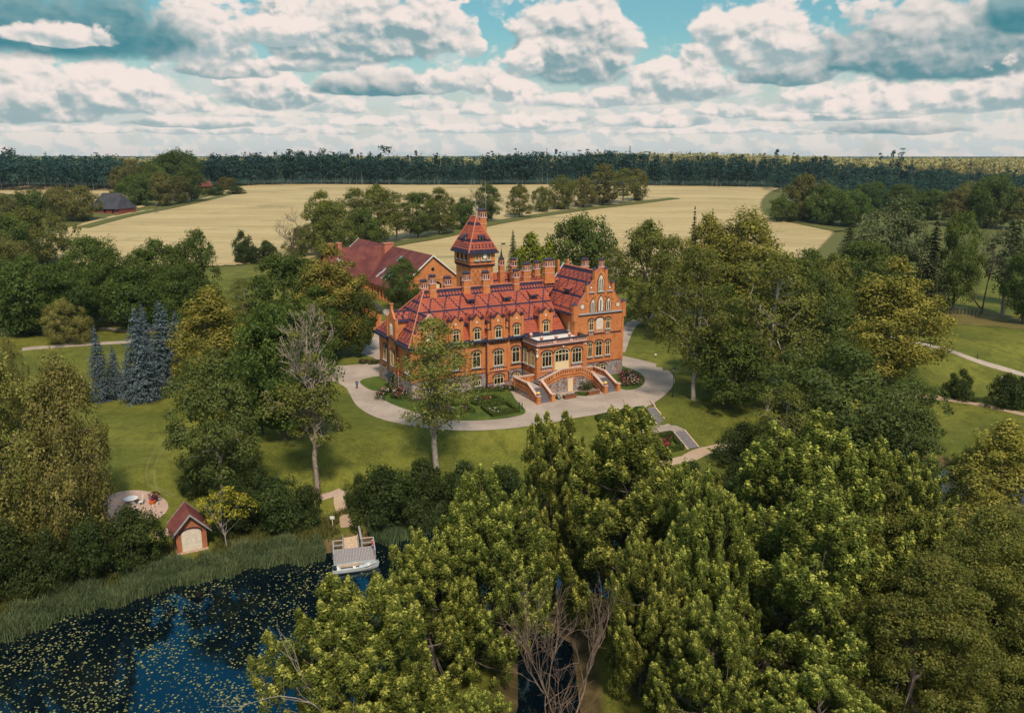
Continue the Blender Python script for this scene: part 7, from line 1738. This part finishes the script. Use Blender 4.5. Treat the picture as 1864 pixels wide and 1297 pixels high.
def house(name, label, u, v, w_, d_, ez_, rz_, rot, wm, rm):
    x, y, z = pick(u, v); h_ = thing(name, label, 'barn' if name == 'barn' else 'house', (x, y, z), rot); b = MB(); b.box(-w_/2, w_/2, -d_/2, d_/2, -.5, ez_); b.build('wall', wm, h_)
    b = MB(); o_ = .9; k = (rz_-ez_)/(d_/2)
    for s in (-1, 1): y1 = s*(d_/2+o_); z1 = ez_-k*o_; q = [(-w_/2-.5, y1, z1), (w_/2+.5, y1, z1), (w_/2+.5-w_*.2, 0, rz_), (-w_/2-.5+w_*.2, 0, rz_)]; q = q if s < 0 else q[::-1]; b.hexa(q, [(p[0], p[1], p[2]+.25) for p in q])
    for s in (-1, 1): x1 = s*(w_/2+.5); z1 = ez_-k*o_; q = [(x1, -d_/2-o_, z1), (x1, d_/2+o_, z1), (x1-s*w_*.2, 0, rz_)]; b.poly([(p[0], p[1], p[2]+.25) for p in q])
    b.build('roof', rm, h_); b = MB()
    for i in range(3): b.box(-w_*.3+i*w_*.3-.7, -w_*.3+i*w_*.3+.7, -d_/2-.05, -d_/2-.01, 0, 2.4)
    b.build('door', M['dark'], h_); return h_
house('barn', 'long dark-roofed barn with red walls at the edge of the ripe field', 207, 386, 19, 13, 3.0, 10.2, -.30, plain('barn_red', (.30, .07, .05), .8, .2, .2, 1), M['roof_slate'])
house('farmhouse', 'tiny red farmhouse among the trees beyond the field', 376, 344, 9, 6, 2.6, 5.4, .3, bpy.data.materials['barn_red'], M['roof_old'])

# ------------------------------------------------------------------ person on the drive
px_, py_, _ = wl(-47.6, 13.4); pe_ = thing('person', 'person in a blue jacket and dark trousers walking on the drive left of the manor', 'person', (px_, py_, .04), .5)
def skin(name, verts, edges, radii, mat, parent, sub=2):
    me = bpy.data.meshes.new(name); me.from_pydata(verts, edges, []); me.materials.append(mat); o = bpy.data.objects.new(name, me); C.objects.link(o); o.parent = parent
    m_ = o.modifiers.new('skin', 'SKIN'); m_.use_smooth_shade = True
    for i, r in enumerate(radii): sv = me.skin_vertices[0].data[i]; sv.radius = (r, r*.85); sv.use_root = (i == 0)
    o.modifiers.new('sub', 'SUBSURF').levels = sub; o.modifiers['sub'].render_levels = sub; return o
sk_ = plain('skin', (.55, .33, .23), .6, .3, .05, 8); jk = plain('jacket_blue', (.05, .10, .20), .8, .2, .15, 8); trs = plain('trousers_dark', (.04, .055, .09), .85, .2, .15, 8); hrm = plain('hair_dark', (.05, .035, .025), .7, .2, .2, 9)
V_ = [(0, 0, .95), (0, 0, 1.15), (0, .01, 1.38), (0, 0, 1.50), (0, -.01, 1.60), (0, -.015, 1.70), (-.09, 0, .90), (-.10, -.10, .50), (-.10, -.04, .09), (-.10, -.20, .05), (.09, 0, .90), (.10, .12, .50), (.10, .28, .12), (.10, .14, .05),
      (-.19, .01, 1.40), (-.25, .08, 1.12), (-.24, .02, .88), (-.24, -.02, .80), (.19, .01, 1.40), (.25, -.08, 1.12), (.24, -.18, .90), (.24, -.21, .83)]
skin('body', V_, [(0, 1), (1, 2), (2, 3), (3, 4), (4, 5), (0, 6), (6, 7), (7, 8), (8, 9), (0, 10), (10, 11), (11, 12), (12, 13), (2, 14), (14, 15), (15, 16), (16, 17), (2, 18), (18, 19), (19, 20), (20, 21)],
     [.14, .13, .15, .055, .09, .08, .09, .06, .042, .035, .09, .06, .042, .035, .06, .045, .035, .03, .06, .045, .035, .03], sk_, pe_)
skin('jacket', [V_[i] for i in (0, 1, 2, 14, 15, 16, 18, 19, 20)], [(0, 1), (1, 2), (2, 3), (3, 4), (4, 5), (2, 6), (6, 7), (7, 8)], [.17, .16, .18, .078, .062, .05, .078, .062, .05], jk, pe_)
skin('trousers', [V_[i] for i in (0, 6, 7, 8, 10, 11, 12)], [(0, 1), (1, 2), (2, 3), (0, 4), (4, 5), (5, 6)], [.155, .105, .078, .06, .105, .078, .06], trs, pe_)
skin('hair', [(0, .02, 1.60), (0, .015, 1.72)], [(0, 1)], [.09, .09], hrm, pe_)

# ------------------------------------------------------------------ the air
hz = MB().box(-2200, 2200, -60, 7400, -8.5, 75).build('haze', bpy.data.materials.new('air')); tag(hz, kind='stuff')
am = bpy.data.materials['air']; am.use_nodes = True; am.node_tree.nodes.clear(); an = NT(am.node_tree)
pv_ = an.new('ShaderNodeVolumePrincipled'); pv_.inputs['Color'].default_value = (.72, .86, .95, 1); pv_.inputs['Density'].default_value = .00006; pv_.inputs['Anisotropy'].default_value = .2
ao = an.new('ShaderNodeOutputMaterial'); an.l.new(pv_.outputs[0], ao.inputs['Volume'])
